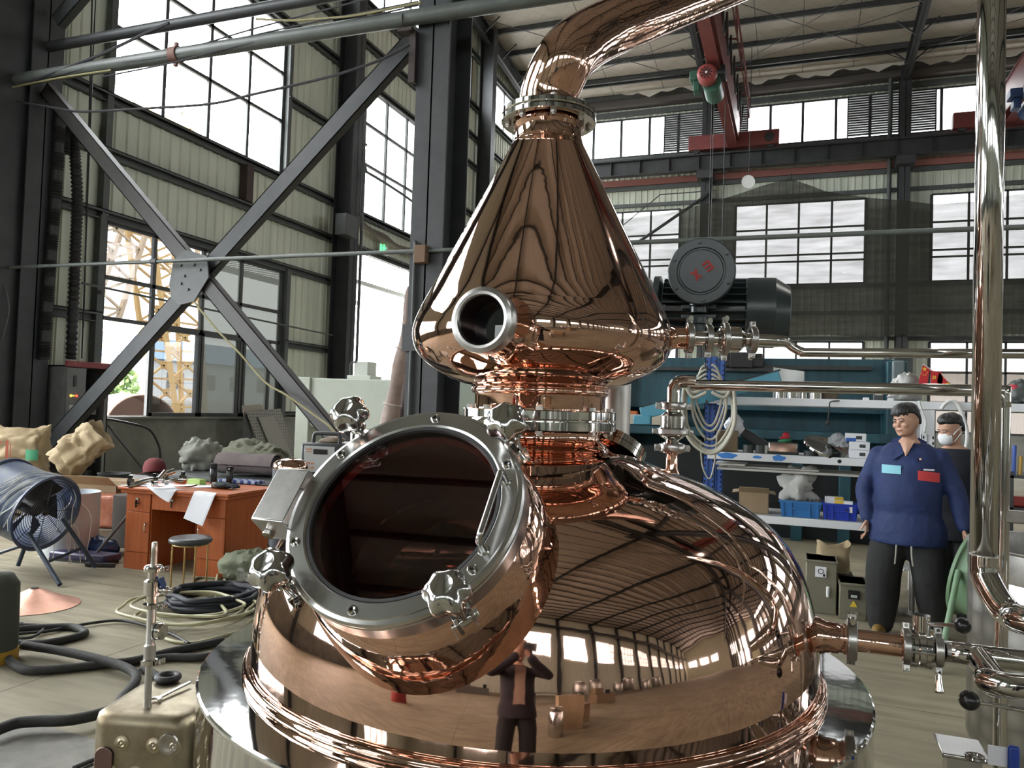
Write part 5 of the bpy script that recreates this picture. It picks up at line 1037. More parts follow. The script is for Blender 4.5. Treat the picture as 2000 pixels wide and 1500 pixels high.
gg=obj('gauge',MB(G).lathe([(.006,-.01),(.006,.0),(.022,.0),(.022,.018),(.019,.020),(.0001,.0185)],n=28),K['steel'],sk2,smooth=30); obj('gauge_back',MB(G).lathe([(.0225,.002),(.0225,.006)],n=28),K['black_plastic'],gg)
vz=zz(1150); vd=(CR-CF*.1).normalized(); p0=V(bs.x,bs.y,vz-.005)+vd*.02
vl=obj('side_valve',MB().cyl(p0,p0+vd*.035,.007,n=12).ball(p0+vd*.018,.011,14,8),K['steel'],sk2); obj('blue_lever',MB().bar(p0+vd*.012+V(0,0,.008),p0+vd*.022-vd*.02+V(0,0,.034),.022,.004,up=vd),mat('blue_lever_grip',(.02,.07,.25),.4),vl,bevel=.001)
for py,s in ((1112,1),(1186,1),(1292,1)): obj('wing_nut',MB().cyl(V(bs.x,bs.y,zz(py))+CR*.024,V(bs.x,bs.y,zz(py))+CR*.040,.004,n=8).box(V(bs.x,bs.y,zz(py))+CR*.034,(.006,.018,.012)),K['steel'],sk2)
rp=onz(312,1336,kz)+V(0,.03,.0); tag(obj('rubber_ring',MB().torus((rp.x,rp.y,kz+.010),(0,0,1),.028,.010,n=36,m=12),K['black_rubber'],smooth=180),'dark rubber ring lying on top of the canister','ring')
wa,wb_=onz(312,1362,kz+.008),onz(372,1332,kz+.012)
wr_=thing('wrench','steel open-ended wrench lying across the canister top','wrench',tuple(wa),world=True)
obj('shank',MB().bar(wa,wb_,.010,.005),K['steel_dull'],wr_,bevel=.001)
wd_=(wb_-wa).normalized(); WF=frame(wa,(0,0,1),-wd_)
obj('jaw',MB(WF).prism([(0,-.007),(0,.007),(.008,.014),(.020,.012),(.012,.005),(.012,-.005),(.020,-.012),(.008,-.014)],-.003,.003),K['steel_dull'],wr_,bevel=.001)
# ------------------------------------------------------------------ net on the back wall
def netmat():
    m=bpy.data.materials.new('dark_shade_net'); m.use_nodes=True; t=m.node_tree; t.nodes.clear()
    o=t.nodes.new('ShaderNodeOutputMaterial'); tr=t.nodes.new('ShaderNodeBsdfTransparent'); df=t.nodes.new('ShaderNodeBsdfDiffuse'); mx=t.nodes.new('ShaderNodeMixShader')
    df.inputs[0].default_value=(.042,.041,.036,1); mx.inputs[0].default_value=.80
    t.links.new(tr.outputs[0],mx.inputs[1]); t.links.new(df.outputs[0],mx.inputs[2])
    c=t.nodes.new('ShaderNodeTexCoord'); mp=t.nodes.new('ShaderNodeMapping'); mp.inputs['Scale'].default_value=(.25,1,1.6); n=t.nodes.new('ShaderNodeTexNoise'); n.inputs['Scale'].default_value=3; n.inputs['Detail'].default_value=5
    r=t.nodes.new('ShaderNodeMapRange'); r.inputs['From Min'].default_value=.3; r.inputs['From Max'].default_value=.7; r.inputs['To Min'].default_value=.76; r.inputs['To Max'].default_value=.86
    t.links.new(c.outputs['Object'],mp.inputs[0]); t.links.new(mp.outputs[0],n.inputs['Vector']); t.links.new(n.outputs['Fac'],r.inputs[0]); t.links.new(r.outputs[0],mx.inputs[0]); t.links.new(mx.outputs[0],o.inputs[0]); return m
Yn=29.55
tops=[(1130,440),(1200,428),(1300,418),(1400,392),(1480,366),(1545,349),(1610,372),(1690,386),(1760,392),(1830,398),(1920,392),(2000,378),(2080,370),(2200,372)]
tp=[ony(a,b,Yn) for a,b in tops]
def netf(u,v):
    x=-9.6+u*19.5; z1=tp[0].z
    for a,b in zip(tp,tp[1:]):
        if a.x<=x<=b.x: z1=a.z+(b.z-a.z)*(x-a.x)/(b.x-a.x)
        elif x>b.x: z1=b.z
    z0=4.55+.04*math.sin(x*2.1); return V(x,Yn+.05*math.sin(x*1.7)+.03*math.sin(x*4.1+v*3),z0+(z1-z0)*v)
tag(obj('shade_net',MB().sheet(netf,120,10),netmat(),smooth=180),'dark translucent shade net with a peaked top hung across the back wall','net')
tag(obj('net_wire',MB().tube([ony(1180,470,29.3),ony(1290,380,29.3),ony(1400,372,29.3)],.02,n=6,k=1).cyl(ony(1545,349,29.5),ony(1546,338,29.9),.02,n=6),K['dark_steel']),'short hanging wire at the peak of the shade net','wire')
tag(obj('back_strut',MB().cyl(ony(1245,474,29.3),ony(1385,378,29.96),.06,n=10),K['dark_steel']),'dark diagonal strut beside the cone against the back windows','strut')
lp=thing('highbay_lamp','round pale high-bay lamp hanging before the ribbed back wall','lamp',ony(1462,352,27.5),world=True)
lc_=ony(1462,354,27.5)
obj('lamp_shade',MB(frame(lc_,(-.15,-.9,-.5))).lathe([(.235,.08),(.225,.06),(.14,-.02),(.08,-.06),(.05,-.12),(.0001,-.12)],n=32),mat('pale_lamp_metal',(.55,.56,.55),.4),lp,smooth=40)
obj('lens',MB(frame(lc_,(-.15,-.9,-.5))).lathe([(.0001,.06),(.225,.06)],n=32),mat('frosted_lens',(.62,.64,.64),.3),lp)
obj('lamp_cord',MB().cyl(lc_+V(0,.1,.1),V(lc_.x,lc_.y+.1,roof_z(lc_.y+.1)-.02),.012,n=6),K['black_rubber'],lp)
def lit_lamp(x,y,z,lab):  # lamps added out of view to put bright glints on the copper
    t=thing('highbay_lamp',lab,'lamp',(x,y,z),group=None)
    obj('lamp_shade',MB().lathe([(.24,-.02),(.22,.05),(.10,.13),(.06,.22),(.0001,.22)],n=28),bpy.data.materials['pale_lamp_metal'],t,smooth=40)
    obj('lamp_cord',MB().cyl((0,0,.22),(0,0,roof_z(y)-z-.02),.012,n=6),K['black_rubber'],t)
    l=bpy.data.lights.new('glint_light','AREA'); l.shape='DISK'; l.size=.22; l.energy=45; l.color=(1,.97,.90); o=bpy.data.objects.new('glint_light',l); COL.objects.link(o); o.parent=t; o.location=(0,0,.02)
lit_lamp(6.15,7.3,9.8,'unseen lit high-bay lamp added over the column row to glint on the copper dome'); lit_lamp(2.48,13.7,10.0,'unseen lit high-bay lamp added over the crane bay to glint on the cone')
# ------------------------------------------------------------------ cranes
def crane(px,py,lab,hoist_d,hoistcol,first):
    base=ony(px,py,29.82); x=base.x; zb=11.62
    t=thing('bridge_crane',lab,'crane',(x,19,zb),world=True); rp_=K['red_paint']
    for y in (29.82,8.75):
        ec=obj('end_carriage',MB().bx(x-1.65,x+1.65,y-.16,y+.16,zb+.10,zb+.62).bx(x-1.65,x+1.65,y-.19,y+.19,zb+.60,zb+.63),rp_,t,bevel=.01)
        for s in (-1.35,1.35): obj('wheel',MB().cyl((x+s,y-.08,zb+.12),(x+s,y+.08,zb+.12),.14,n=20),K['dark_steel'],ec); 
        obj('buffer',MB().cyl((x+1.3,y-.2,zb+.36),(x+1.3,y-.15,zb+.36),.17,n=16),K['dark_steel'],ec)
    g=MB(); z0,z1=zb+.30,zb+1.25
    g.bx(x-.22,x-.20,8.7,29.85,z0+.05,z1).bx(x+.20,x+.22,8.7,29.85,z0+.05,z1).bx(x-.28,x+.28,8.7,29.85,z1,z1+.03).bx(x-.22,x+.22,8.7,29.85,z0+.02,z0+.05)
    gd=obj('girder',g,rp_,t,smooth=0)
    obj('bottom_rail',MB().bx(x-.17,x+.17,8.7,29.6,z0-.26,z0-.23).bx(x-.01,x+.01,8.7,29.6,z0-.24,z0+.03),rp_,t,smooth=0)
    rl=MB()
    for k in range(10):
        y=28.8-2.05*k; rl.bar((x+.30,y,z0+.6),(x+.62,y,z0+.55),.04,.04); rl.bar((x+.62,y,z0+.5),(x+.62,y,z1+.35),.04,.04)
        rl.bar((x+.62,y,z0+.5),(x+.62,y-1,z1+.3),.025,.025)
    rl.bar((x+.62,28.9,z1+.33),(x+.62,10,z1+.33),.05,.05); rl.bar((x+.62,28.9,z0+.62),(x+.62,10,z0+.62),.04,.04)
    obj('side_rail',rl,rp_,t,smooth=0)
    fs=MB()
    for k in range(14): 
        y=28-1.35*k; fs.tube([(x+.45,y,z0+.65),(x+.45,y-.35,z0+.05),(x+.45,y-.7,z0-.25),(x+.45,y-1.0,z0+.05),(x+.45,y-1.35,z0+.65)],.03,n=6,k=4)
    obj('festoon_cable',fs,K['black_rubber'],t,smooth=180)
    hy=hoist_d; h=thing('electric_hoist','green and red electric hoist hanging from the crane girder' if first else 'blue electric hoist under the far right crane girder','hoist',(x-.25,hy,z0-1.1),world=True)
    hc=K['black_plastic']; 
    obj('trolley',MB().bx(x-.30,x+.30,hy-.3,hy+.3,z0-.40,z0-.12),K['dark_steel'],h,bevel=.02)
    D=V(x-.05,hy,z0-.72); gm2=mat('hoist_paint',hoistcol[0],.45)
    obj('drum',MB().cyl(D+V(0,-.55,0),D+V(0,.45,0),.27,n=28).box(D+V(0,0,.25),(.3,.4,.3)),gm2,h,bevel=.02)
    mt_=obj('hoist_motor',MB().lathe([(.0001,0),(.22,0),(.27,.06),(.28,.36),(.2,.44),(.0001,.44)],frame(D+V(-.10,-.55,.12),(0,-1,.0)),n=28),mat('hoist_motor_paint',hoistcol[1],.45),h,smooth=40)
    gr=MB(frame(D+V(-.10,-.995,.12),(0,-1,0)))
    for k in range(10): a=k*PI/5; gr.bar((.05*math.cos(a),.05*math.sin(a),0),(.18*math.cos(a),.18*math.sin(a),0),.03,.006)
    obj('fan_grille',gr,K['black_rubber'],mt_,smooth=0); obj('hub_cap',MB().ball(D+V(-.10,-1.0,.12),.035,12,8),K['white'],mt_,smooth=180)
    obj('control_housing',MB().box(D+V(-.48,-.2,.33),(.34,.5,.26)).box(D+V(-.45,-.2,.02),(.2,.4,.3)),gm2,h,bevel=.03)
    if first:
        for s in (-.02,.04,): obj('hoist_rope',MB().cyl(D+V(s,-.1,-.2),V(D.x+s,D.y-.1,2.2),.009,n=6),K['mid_steel'],h)
        obj('hook_block',MB().box((D.x+.01,D.y-.1,2.1),(.16,.12,.3)).torus((D.x+.01,D.y-.1,1.85),(0,1,0),.07,.022,n=20,m=8),K['dark_steel'],h,bevel=.02)
        obj('pendant_cable',MB().cyl(D+V(.35,.1,.1),V(D.x+.35,D.y+.1,2),.014,n=6),K['black_rubber'],h)
    return t
c1_=crane(1432,283,'red overhead crane bridge running toward the viewer right of the swan neck',23.0,((.03,.10,.065),(.28,.05,.045)),True)
c2_=crane(1968,250,'second red overhead crane bridge at the upper right edge behind the riser pipe',26.8,((.03,.06,.16),(.03,.06,.16)),False)
# ------------------------------------------------------------------ teal press behind the shelves
teal=mat('worn_teal_machine_paint',(.020,.095,.125),.5,0,col2=(.011,.052,.072),nscale=2.5,stretch=(3,3,.6))
YT=11.0
def tx(px): return ony(px,800,YT).x
def tz(py,px=1500): return ony(px,py,YT).z
tm=thing('press_machine','wide teal sheet-metal press standing behind the blue shelving','machine',(tx(1480),YT,0),world=True)
x0,x1=tx(1196),tx(1752)
obj('ram',MB().bx(x0,x1,YT,YT+.25,tz(803),tz(700)),teal,tm,bevel=.01)
obj('top_rail',MB().bx(x0-.05,tx(1530),YT-.12,YT+.2,tz(727),tz(720)).bx(tx(1440),tx(1700),YT-.10,YT,tz(722),tz(714)),K['dark_steel'],tm,bevel=.004)
obj('side_frame',MB().bx(x0-.15,x0+.1,YT-.3,YT+1,0,tz(706)),teal,tm,bevel=.01)
obj('side_frame',MB().bx(x1-.15,x1+.08,YT-.3,YT+1,0,tz(706)),teal,tm,bevel=.01)
obj('back_plate',MB().bx(x0,x1,YT+.45,YT+.5,.3,tz(780)),teal,tm)
obj('bed_table',MB().bx(x0-.1,tx(1335),YT-.35,YT+.2,tz(838),tz(818)),mat('cream_bed',(.62,.57,.46),.5,0,col2=(.52,.47,.37),nscale=6),tm,bevel=.01)
obj('bed_lip',MB().bx(x0-.1,x1,YT-.33,YT+.2,tz(856),tz(839)),teal,tm,bevel=.01)
obj('lower_beam',MB().bx(x0,x1,YT-.1,YT+.2,0,tz(880)),mat('shade_dark_machine_body',(.012,.017,.02),.6),tm)  # near-black colour paints in the shade below the shelves
for px in (1650,1560): obj('foot_post',MB().bx(tx(px)-.07,tx(px)+.07,YT-.3,YT-.15,0,tz(880)),teal,tm,bevel=.008)
vbx=obj('valve_block',MB().bx(tx(1415),tx(1490),YT-.15,YT+.1,tz(718),tz(700)).bx(tx(1425),tx(1470),YT-.18,YT+.1,tz(720),tz(690)).cyl((tx(1420),YT-.1,tz(705)),(tx(1420),YT-.1,tz(690)),.06,n=12).cyl((tx(1480),YT-.1,tz(705)),(tx(1480),YT-.1,tz(692)),.05,n=12),K['black_rubber'],tm,bevel=.01)
obj('guard',MB().bx(tx(1735),tx(1757),YT-.4,YT-.2,tz(800),tz(706)),mat('grey_guard',(.16,.20,.21),.5),tm,bevel=.02)
bpst=thing('grey_cabinet_post','tall pale grey post cabinet at the right end of the teal press','cabinet',(tx(1785),YT+.3,0),world=True); obj('post_body',MB().bx(tx(1764),tx(1806),YT+1.1,YT+1.5,0,tz(682)),K['girt'],bpst,bevel=.01); obj('post_cap',MB().bx(tx(1757),tx(1808),YT+1.05,YT+1.55,tz(684),tz(674)),K['dark_steel'],bpst)
tag(obj('tool_on_bed',MB().box(ony(1237,806,YT-.2)+V(0,0,.0),(.12,.1,.05)),mat('orange_tool',(.65,.18,.05),.5),bevel=.01),'small orange tool on the cream bed of the teal press','tool')
# blue lever arm
la,lb_=ony(1252,808,7.42),ony(1524,736,7.48)
bl2=thing('blue_channel','long light-blue painted channel leaning diagonally behind the check valve','channel',tuple(la),world=True)
lbm=mat('light_blue_paint',(.07,.26,.36),.4)
obj('channel_bar',MB().bar(la,lb_,.05,.12),lbm,bl2,bevel=.008); obj('end_block',MB().box(la+V(.02,-.02,-.06),(.17,.08,.09)),lbm,bl2,bevel=.01); obj('dark_edge',MB().bar(la+V(0,0,.065),lb_+V(0,0,.065),.052,.012),K['black_rubber'],bl2)
# ------------------------------------------------------------------ shelving
YS=7.6
def sx_(px,py=900): return ony(px,py,YS).x
def szz(py,px=1500): return ony(px,py,YS).z
Z1,Z2,Z3=szz(783),szz(893),szz(1013)
xa,xb=sx_(1372),sx_(1812)
rk=thing('storage_rack','blue and white steel storage rack along the teal press','rack',((xa+xb)/2,YS+.3,0),world=True)
blue=mat('blue_rack_paint',(.025,.08,.30),.4)
def upright(x,y,m,nm='upright'):
    H_=szz(696,1385) if m is blue else Z1-.05
    u=obj(nm,MB().bx(x-.055,x-.012,y-.008,y,0,H_).bx(x+.012,x+.055,y-.008,y,0,H_).bx(x-.012,x+.012,y+.004,y+.010,0,H_).bx(x-.055,x-.049,y-.008,y+.06,0,H_).bx(x+.049,x+.055,y-.008,y+.06,0,H_),m,rk,smooth=0)
    sl=MB(); z=.1
    while z<H_-.03: sl.bx(x-.043,x-.031,y-.0095,y-.0075,z,z+.022).bx(x+.031,x+.043,y-.0095,y-.0075,z,z+.022); z+=.05
    obj('slot_row',sl,K['black_plastic'],u,smooth=0); return u
for x,y,m in ((sx_(1385),YS,blue),(sx_(1385)+.02,YS+.62,blue),(xb,YS,K['white']),(xb,YS+.62,K['white'])): upright(x,y,m)
xc=3.2
for py_,L_ in ((722,.36),(790,.24),(858,.33)):
    c=ony(1385,py_,YS); obj('hose_hook',MB().cyl(c,c-V(0,L_,0),.009,n=8).cyl(c-V(0,L_,0),c-V(0,L_,-.04),.009,n=8),K['dark_steel'],rk)
for z,x_0,x_1 in ((Z1,xa+.05,xc),(Z2,xa+.05,xb),(Z3,xa+.05,xb)):
    m_=K['white']
    sf=obj('shelf',MB().bx(x_0,x_1,YS-.02,YS+.64,z+.018,z+.03),mat('grey_shelf_board',(.42,.43,.44),.5) if z==Z1 else bpy.data.materials['grey_shelf_board'],rk,smooth=0)
    obj('front_beam',MB().bx(x_0,x_1,YS-.045,YS-.012,z-.04,z+.03),m_,sf,bevel=.004)
    obj('rear_beam',MB().bx(x_0,x_1,YS+.61,YS+.64,z-.04,z+.03),m_,sf)
    if z==Z2:
        bs_=mat('blue_spray',(.05,.22,.62),.5)
        for k,(pa,pb) in enumerate(((1402,1440),(1508,1534),(1470,1488))):
            p,q=sx_(pa),sx_(pb); mm=MB().prism([((p+q)/2+(q-p)/2*math.cos(a)*(1+.12*math.sin(3*a+k)),z-.002+(.028 if k<2 else .014)*math.sin(a)*(1+.1*math.sin(5*a))) for a in (2*PI*i/24 for i in range(24))],0,.0015,Matrix(((1,0,0,0),(0,0,-1,YS-.0455),(0,1,0,0),(0,0,0,1)))); obj('paint_stain',mm,bs_,sf,smooth=0)
        obj('beam_hole',MB().cyl((sx_(1639),YS-.047,z-.003),(sx_(1639),YS-.044,z-.003),.018,n=14),K['black_plastic'],sf)
for x in (xb-.02,): obj('hole_plate',MB().bx(x-.05,x+.06,YS-.06,YS-.046,Z1-.26,Z1-.045),K['white'],rk)
def sh(px,z,dy=.12): return V(ony(px,850,YS+dy).x,YS+dy,z+.031)
def cyl_t(nm,lab,c,r,h,m,cat_,group=None,rim=True,tilt=0,lid=False):
    t=thing(nm,lab,cat_,tuple(c),0,group)
    prof=[(.0001,.0),(r,0),(r,h),(r*.93,h),(r*.93,.01),(.0001,.01)] if rim else [(.0001,0),(r,0),(r,h*.97),(r*.95,h),(.0001,h)]
    obj('can_body' if rim else 'pot_body',MB().lathe(prof,n=28),m,t,smooth=35)
    if lid: obj('lid',MB().lathe([(r*1.02,h),(r*1.02,h+.012),(r*.6,h+.03),(.0001,h+.035)],n=28),m,t,smooth=40)
    return t
for px,r,h,lab in ((1522,.045,.06,'short steel cup on the top shelf, left of the two tall cans'),(1545,.052,.115,'tall steel can on the top shelf left of the cardboard piece'),(1591,.058,.115,'tallest steel can on the top shelf beside the open carton'),(1568,.03,.07,'small bottle-like fitting between the two tall steel cans')): cyl_t('steel_can',lab,sh(px,Z1),r,h,K['steel'],'can',rim=px!=1568)
carton('small_carton','small dark open carton on the top shelf right of the steel cans',tuple(sh(1618,Z1,.2)),.2,.14,.10,.06,m=mat('dark_carton',(.13,.10,.07),.8))
dv_=thing('meter_device','small grey device standing at the middle of the top shelf','device',tuple(sh(1714,Z1)),rotz=.1); obj('device_case',MB().bx(-.04,.04,-.02,.02,0,.085),K['mid_steel'],dv_,bevel=.005); obj('device_screen',MB().bx(-.03,.03,-.022,-.019,.05,.08),K['white'],dv_)
for k,px in enumerate((1690,1738)): tag(obj('white_block',MB().box(sh(px,Z1)+V(0,0,.0125),(.05,.05,.025)),K['white'],bevel=.004),['small white block on the top shelf left of the device','small white block on the top shelf right of the device'][k],'block')
tag(obj('plastic_bag',lumpy(sh(1768,Z1,.22),(.13,.10,.14),52,.25,freq=4),mat('grey_clear_plastic',(.36,.36,.34),.25),smooth=60),'crumpled grey plastic bag on the top shelf beside the flags','bag')
pb_=sh(1538,Z1,.3); pb2=MB().sheet(lambda u,v:V(pb_.x+(u-.5)*.28,pb_.y-.05*v+.015*math.sin(u*5),pb_.z+.30*v*(1-.12*u)),10,8,.004); tag(obj('white_sheet',pb2,mat('worn_white_sheet',(.58,.58,.55),.8),smooth=60),'worn white sheet propped up on the top shelf behind the cans','sheet')
# flags
fl_=thing('flag_stand','small red flags with yellow stars on one slanting white staff','flag',tuple(sh(1830,Z1,.1)),world=True)
fp=sh(1830,Z1,.1); sf0,sf1=ony(1803,712,YS+.1),ony(1865,757,YS+.1)
obj('staff',MB().cyl(sf0,sf1,.008,n=8),K['white'],fl_)
rf=mat('red_flag_cloth',(.50,.02,.025),.7); yl=mat('yellow_star',(.80,.52,.05),.6)
def star(M,c,r): 
    pts=[(c[0]+(r if k%2==0 else r*.4)*math.sin(k*PI/5),c[1]+(r if k%2==0 else r*.4)*math.cos(k*PI/5)) for k in range(10)]
    return MB(M).prism(pts,0,.0015)
def flag(poly,stars,nm='flag_cloth'):
    P=[ony(a,b,YS+.085) for a,b in poly]; n=len(P)
    ctr=sum(P,V(0,0,0))/n
    mb=MB().add(P+[p+V(0,.004,0) for p in P],[tuple(range(n)),tuple(range(2*n-1,n-1,-1))]+[(i,i+n,(i+1)%n+n,(i+1)%n) for i in range(n)])
    f=obj(nm,mb,rf,fl_,smooth=0)
    for px,py,r in stars:
        c=ony(px,py,YS+.083); F=frame(c,(0,-1,0),(1,0,0)); obj('star',star(F,(0,0),r),yl,f,smooth=0)
    return f
flag([(1803,712),(1816,722),(1812,745),(1808,757),(1792,758),(1797,735)],[(1806,721,.021),(1800,730,.007),(1804,733,.007),(1808,732,.007),(1811,728,.007)])
flag([(1834,727),(1862,757),(1838,758),(1830,745)],[(1851,751,.024)])
f3_=flag([(1818,724),(1838,727),(1842,742),(1836,759),(1818,759)],[])
em=MB(frame(ony(1825,737,YS+.082),(0,-1,0),(1,0,0))); em.tube([(.012*math.cos(a),.014*math.sin(a),0) for a in (-2.6,-2,-1.2,-.4,.4,1.2)],.003,n=6,k=3).bar((-.016,-.014,0),(.010,.012,0),.005,.002).bar((-.014,.004,0),(-.002,.014,0),.006,.002); obj('emblem',em,yl,f3_,smooth=0)
obj('wall_rod',MB().cyl(sf1,ony(1895,765,YS+.1),.006,n=8).ball(sf1,.02,10,8),K['black_rubber'],fl_)
# middle shelf
carton('cardboard_box','brown cardboard box on the middle shelf beside the blue upright',tuple(sh(1418,Z2,.2)),.1,.22,.22,.20,opened=False)
for k,(px,dz,rz,w) in enumerate(((1428,.20,.5,.16),(1440,.24,-.3,.14))):
    c=sh(px,Z2,.18)+V(0,0,dz); mb=MB(Matrix.Translation(c)@Euler((.5,.45 if k==0 else -.6,rz)).to_matrix().to_4x4()).bx(-w/2,w/2,-.05,.05,0,.10); tag(obj('white_packet',mb,K['paper'],bevel=.004),['white packet tilted on the cardboard box by the blue upright, left one','white packet tilted on the cardboard box by the blue upright, right one'][k],'packet')
c=sh(1478,Z2,.25)+V(0,0,.11); tag(obj('black_case',MB(Matrix.Translation(c)@Euler((0,.55,0)).to_matrix().to_4x4()).bx(-.16,.17,-.09,.09,-.04,.045),K['black_rubber'],bevel=.01),'black case lying tilted on the pots of the middle shelf','case')
for k,(px,r,h) in enumerate(((1462,.048,.075),(1486,.048,.075))): cyl_t('dark_pot',['dark metal pot under the tilted black case, left of two','dark metal pot under the tilted black case, right of two'][k],sh(px,Z2,.08),r,h,K['mid_steel'],'pot',rim=False)
cyl_t('small_can','small pale can between the dark pots and the steel box',sh(1497,Z2,.07),.022,.075,K['steel_dull'],'can')
sb_=thing('steel_box','polished steel box with clips on the middle shelf under the red cap','box',tuple(sh(1530,Z2,.15)))
obj('box_body',MB().bx(-.13,.13,-.1,.1,0,.11),K['steel'],sb_,bevel=.012); obj('dark_base',MB().bx(-.14,.14,-.105,.105,0,.025),K['black_rubber'],sb_,bevel=.005)
rc=thing('red_bonnet','small red cap with a green bow on the polished steel box','cap',tuple(sh(1535,Z2,.15)+V(0,0,.111)))
obj('bow',lumpy((0,0,0),(.055,.04,.022),61,.35),mat('green_ribbon',(.03,.22,.10),.5),rc,smooth=60); obj('cap_dome',MB().ball((0,0,.055),(.035,.03,.042),16,10).ball((-.03,-.01,.04),(.03,.025,.013),14,8),mat('bright_red_cloth',(.55,.02,.04),.5),rc,smooth=180)
dl_=sh(1612,Z2,.15); lid_=thing('pot_lid','large round steel lid leaning on the middle shelf','lid',tuple(dl_),world=True)
for k,px in enumerate((1585,1625)): cyl_t('stacked_pan',['low dark pan under the leaning steel lid, left','low dark pan under the leaning steel lid, right'][k],sh(px,Z2,.1),.065,.045,K['mid_steel'],'pan')
obj('lid_disc',MB(frame(dl_+V(.02,0,.085),(.30,-.35,.9))).lathe([(.0001,.02),(.10,.018),(.20,.002),(.215,.006),(.218,-.012),(.205,-.016),(.0001,-.01)],n=44),K['steel'],lid_,smooth=40)
tag(obj('grey_bag',lumpy(sh(1640,Z2,.12)+V(0,0,.09),(.10,.07,.06),63,.28),mat('grey_plastic_bag',(.30,.31,.32),.3),smooth=60),'crumpled grey bag on top of the leaning steel lid','bag')
for k,(z,dx,lab) in enumerate(((0,0,'lowest white carton of the stack on the middle shelf'),(.075,.0,'middle white carton of the stack on the middle shelf'),(.15,-.03,'top white and blue carton of the stack on the middle shelf'))):
    t=thing('white_carton',lab,'box',tuple(sh(1678,Z2,.1)+V(dx,0,z))); obj('box_body',MB().bx(-.085,.085,-.07,.07,0,.073),K['paper'],t,bevel=.003)
    obj('printed_label',MB().bx(.0,.05,-.0715,-.07,.02,.05),K['mid_steel'],t); 
    if k==2: obj('blue_band',MB().bx(-.085,.0,-.0716,-.0705,.0,.03),mat('blue_print',(.03,.12,.45),.5),t)
# lower shelf
t=carton('cardboard_box','open cardboard box full of papers on the lower shelf',tuple(sh(1475,Z3,.22)),.05,.27,.3,.20,flap=.35)
for k in range(2): tag(obj('paper_packet',MB(Matrix.Translation(sh(1472+12*k,Z3,.16)+V(0,0,.14))@Euler((.5,.3*k-.1,.4-.9*k)).to_matrix().to_4x4()).bx(-.07,.07,-.05,.05,0,.03),K['paper'],bevel=.003),['white packet sticking out of the open cardboard box, left','white packet sticking out of the open cardboard box, right'][k],'packet')
def bin_(lab,px,w,h,col,dy=.12,extra=None):
    c=sh(px,Z3,dy); t=thing('storage_bin',lab,'bin',tuple(c)); m=mat('bin_plastic',col,.4); d=.2; th=.006
    outer=[(w/2,d/2),(-w/2,d/2),(-w/2,-d/2),(w/2,-d/2)]
    rg=lambda s,z:[V(x*s,y*s,z) for x,y in outer]
    obj('bin_shell',MB().loft([rg(.90,0),rg(1.0,h*.86),rg(1.05,h*.87),rg(1.05,h),rg(.99,h),rg(.96,h*.8),rg(.87,.01)]),m,t,smooth=20)
    rb=MB()
    for x in (-.42,-.22,.22,.42): rb.bx(x*w-.006,x*w+.006,-d/2-.004,-d/2+.01,.01,h*.86)
    rb.bx(-.22*w,.22*w,-d/2-.006,-d/2+.01,h*.5,h*.56)
    obj('bin_rib',rb,m,t,smooth=0); return c,w,h
c1b=bin_('light-blue plastic bin of tools on the lower shelf under the grey cloth',1566,.36,.15,(.03,.16,.42))
c2b=bin_('deep-blue plastic bin with yellow cartons on the lower shelf, right',1643,.30,.15,(.02,.05,.40))
tag(obj('grey_cloth_bag',lumpy(c1b[0]+V(-.02,.02,.12),(.16,.09,.17),66,.42,freq=4.5),mat('light_grey_cloth',(.50,.50,.48),.8),smooth=60),'light grey cloth bag sticking up out of the light-blue bin','bag')
for k in range(4):
    a=c1b[0]+V(.02+.035*k,-.05,.135); tag(obj('steel_tool',MB().bar(a,a+V(.05,.03,.035),.018,.012).ball(a,.016,10,6),K['steel'],bevel=.002),['steel tool in the light-blue bin, first from its left','steel tool in the light-blue bin, second from its left','steel tool in the light-blue bin, third from its left','steel tool in the light-blue bin, rightmost'][k],'tool','steel tools in the light-blue bin')
ym=mat('yellow_print',(.70,.48,.04),.5)
for k,(dx,dz,lab) in enumerate(((-.05,.10,'white and yellow carton in the deep-blue bin, rear left'),(.03,.075,'white and yellow carton in the deep-blue bin, front'))):
    t=thing('small_carton',lab,'box',tuple(c2b[0]+V(dx,.03-.09*k,dz)),rotz=.1-.2*k); obj('box_body',MB().bx(-.075,.075,-.035,.035,0,.10),K['paper'],t,bevel=.002); obj('yellow_band',MB().bx(-.0,.076,-.0362,-.034,.045,.10) if k==0 else MB().bx(-.076,.0,-.0362,-.034,.055,.101),ym,t); obj('black_mark',MB().bx(-.05,-.02,-.0364,-.034,.01,.04).bx(.02,.05,-.0364,-.034,.01,.03),K['black_plastic'],t)
tag(obj('steel_plate_stack',MB().bx(sx_(1420),sx_(1600),YS+.05,YS+.5,Z2-.115,Z2-.10).bx(sx_(1395),sx_(1455),YS+.0,YS+.4,Z2-.095,Z2-.08).bx(sx_(1400),sx_(1690),YS+.02,YS+.55,Z2-.14,Z2-.12),mat('pale_offcut_boards',(.50,.49,.45),.7),smooth=0),'pale offcut boards slung under the middle shelf','boards')
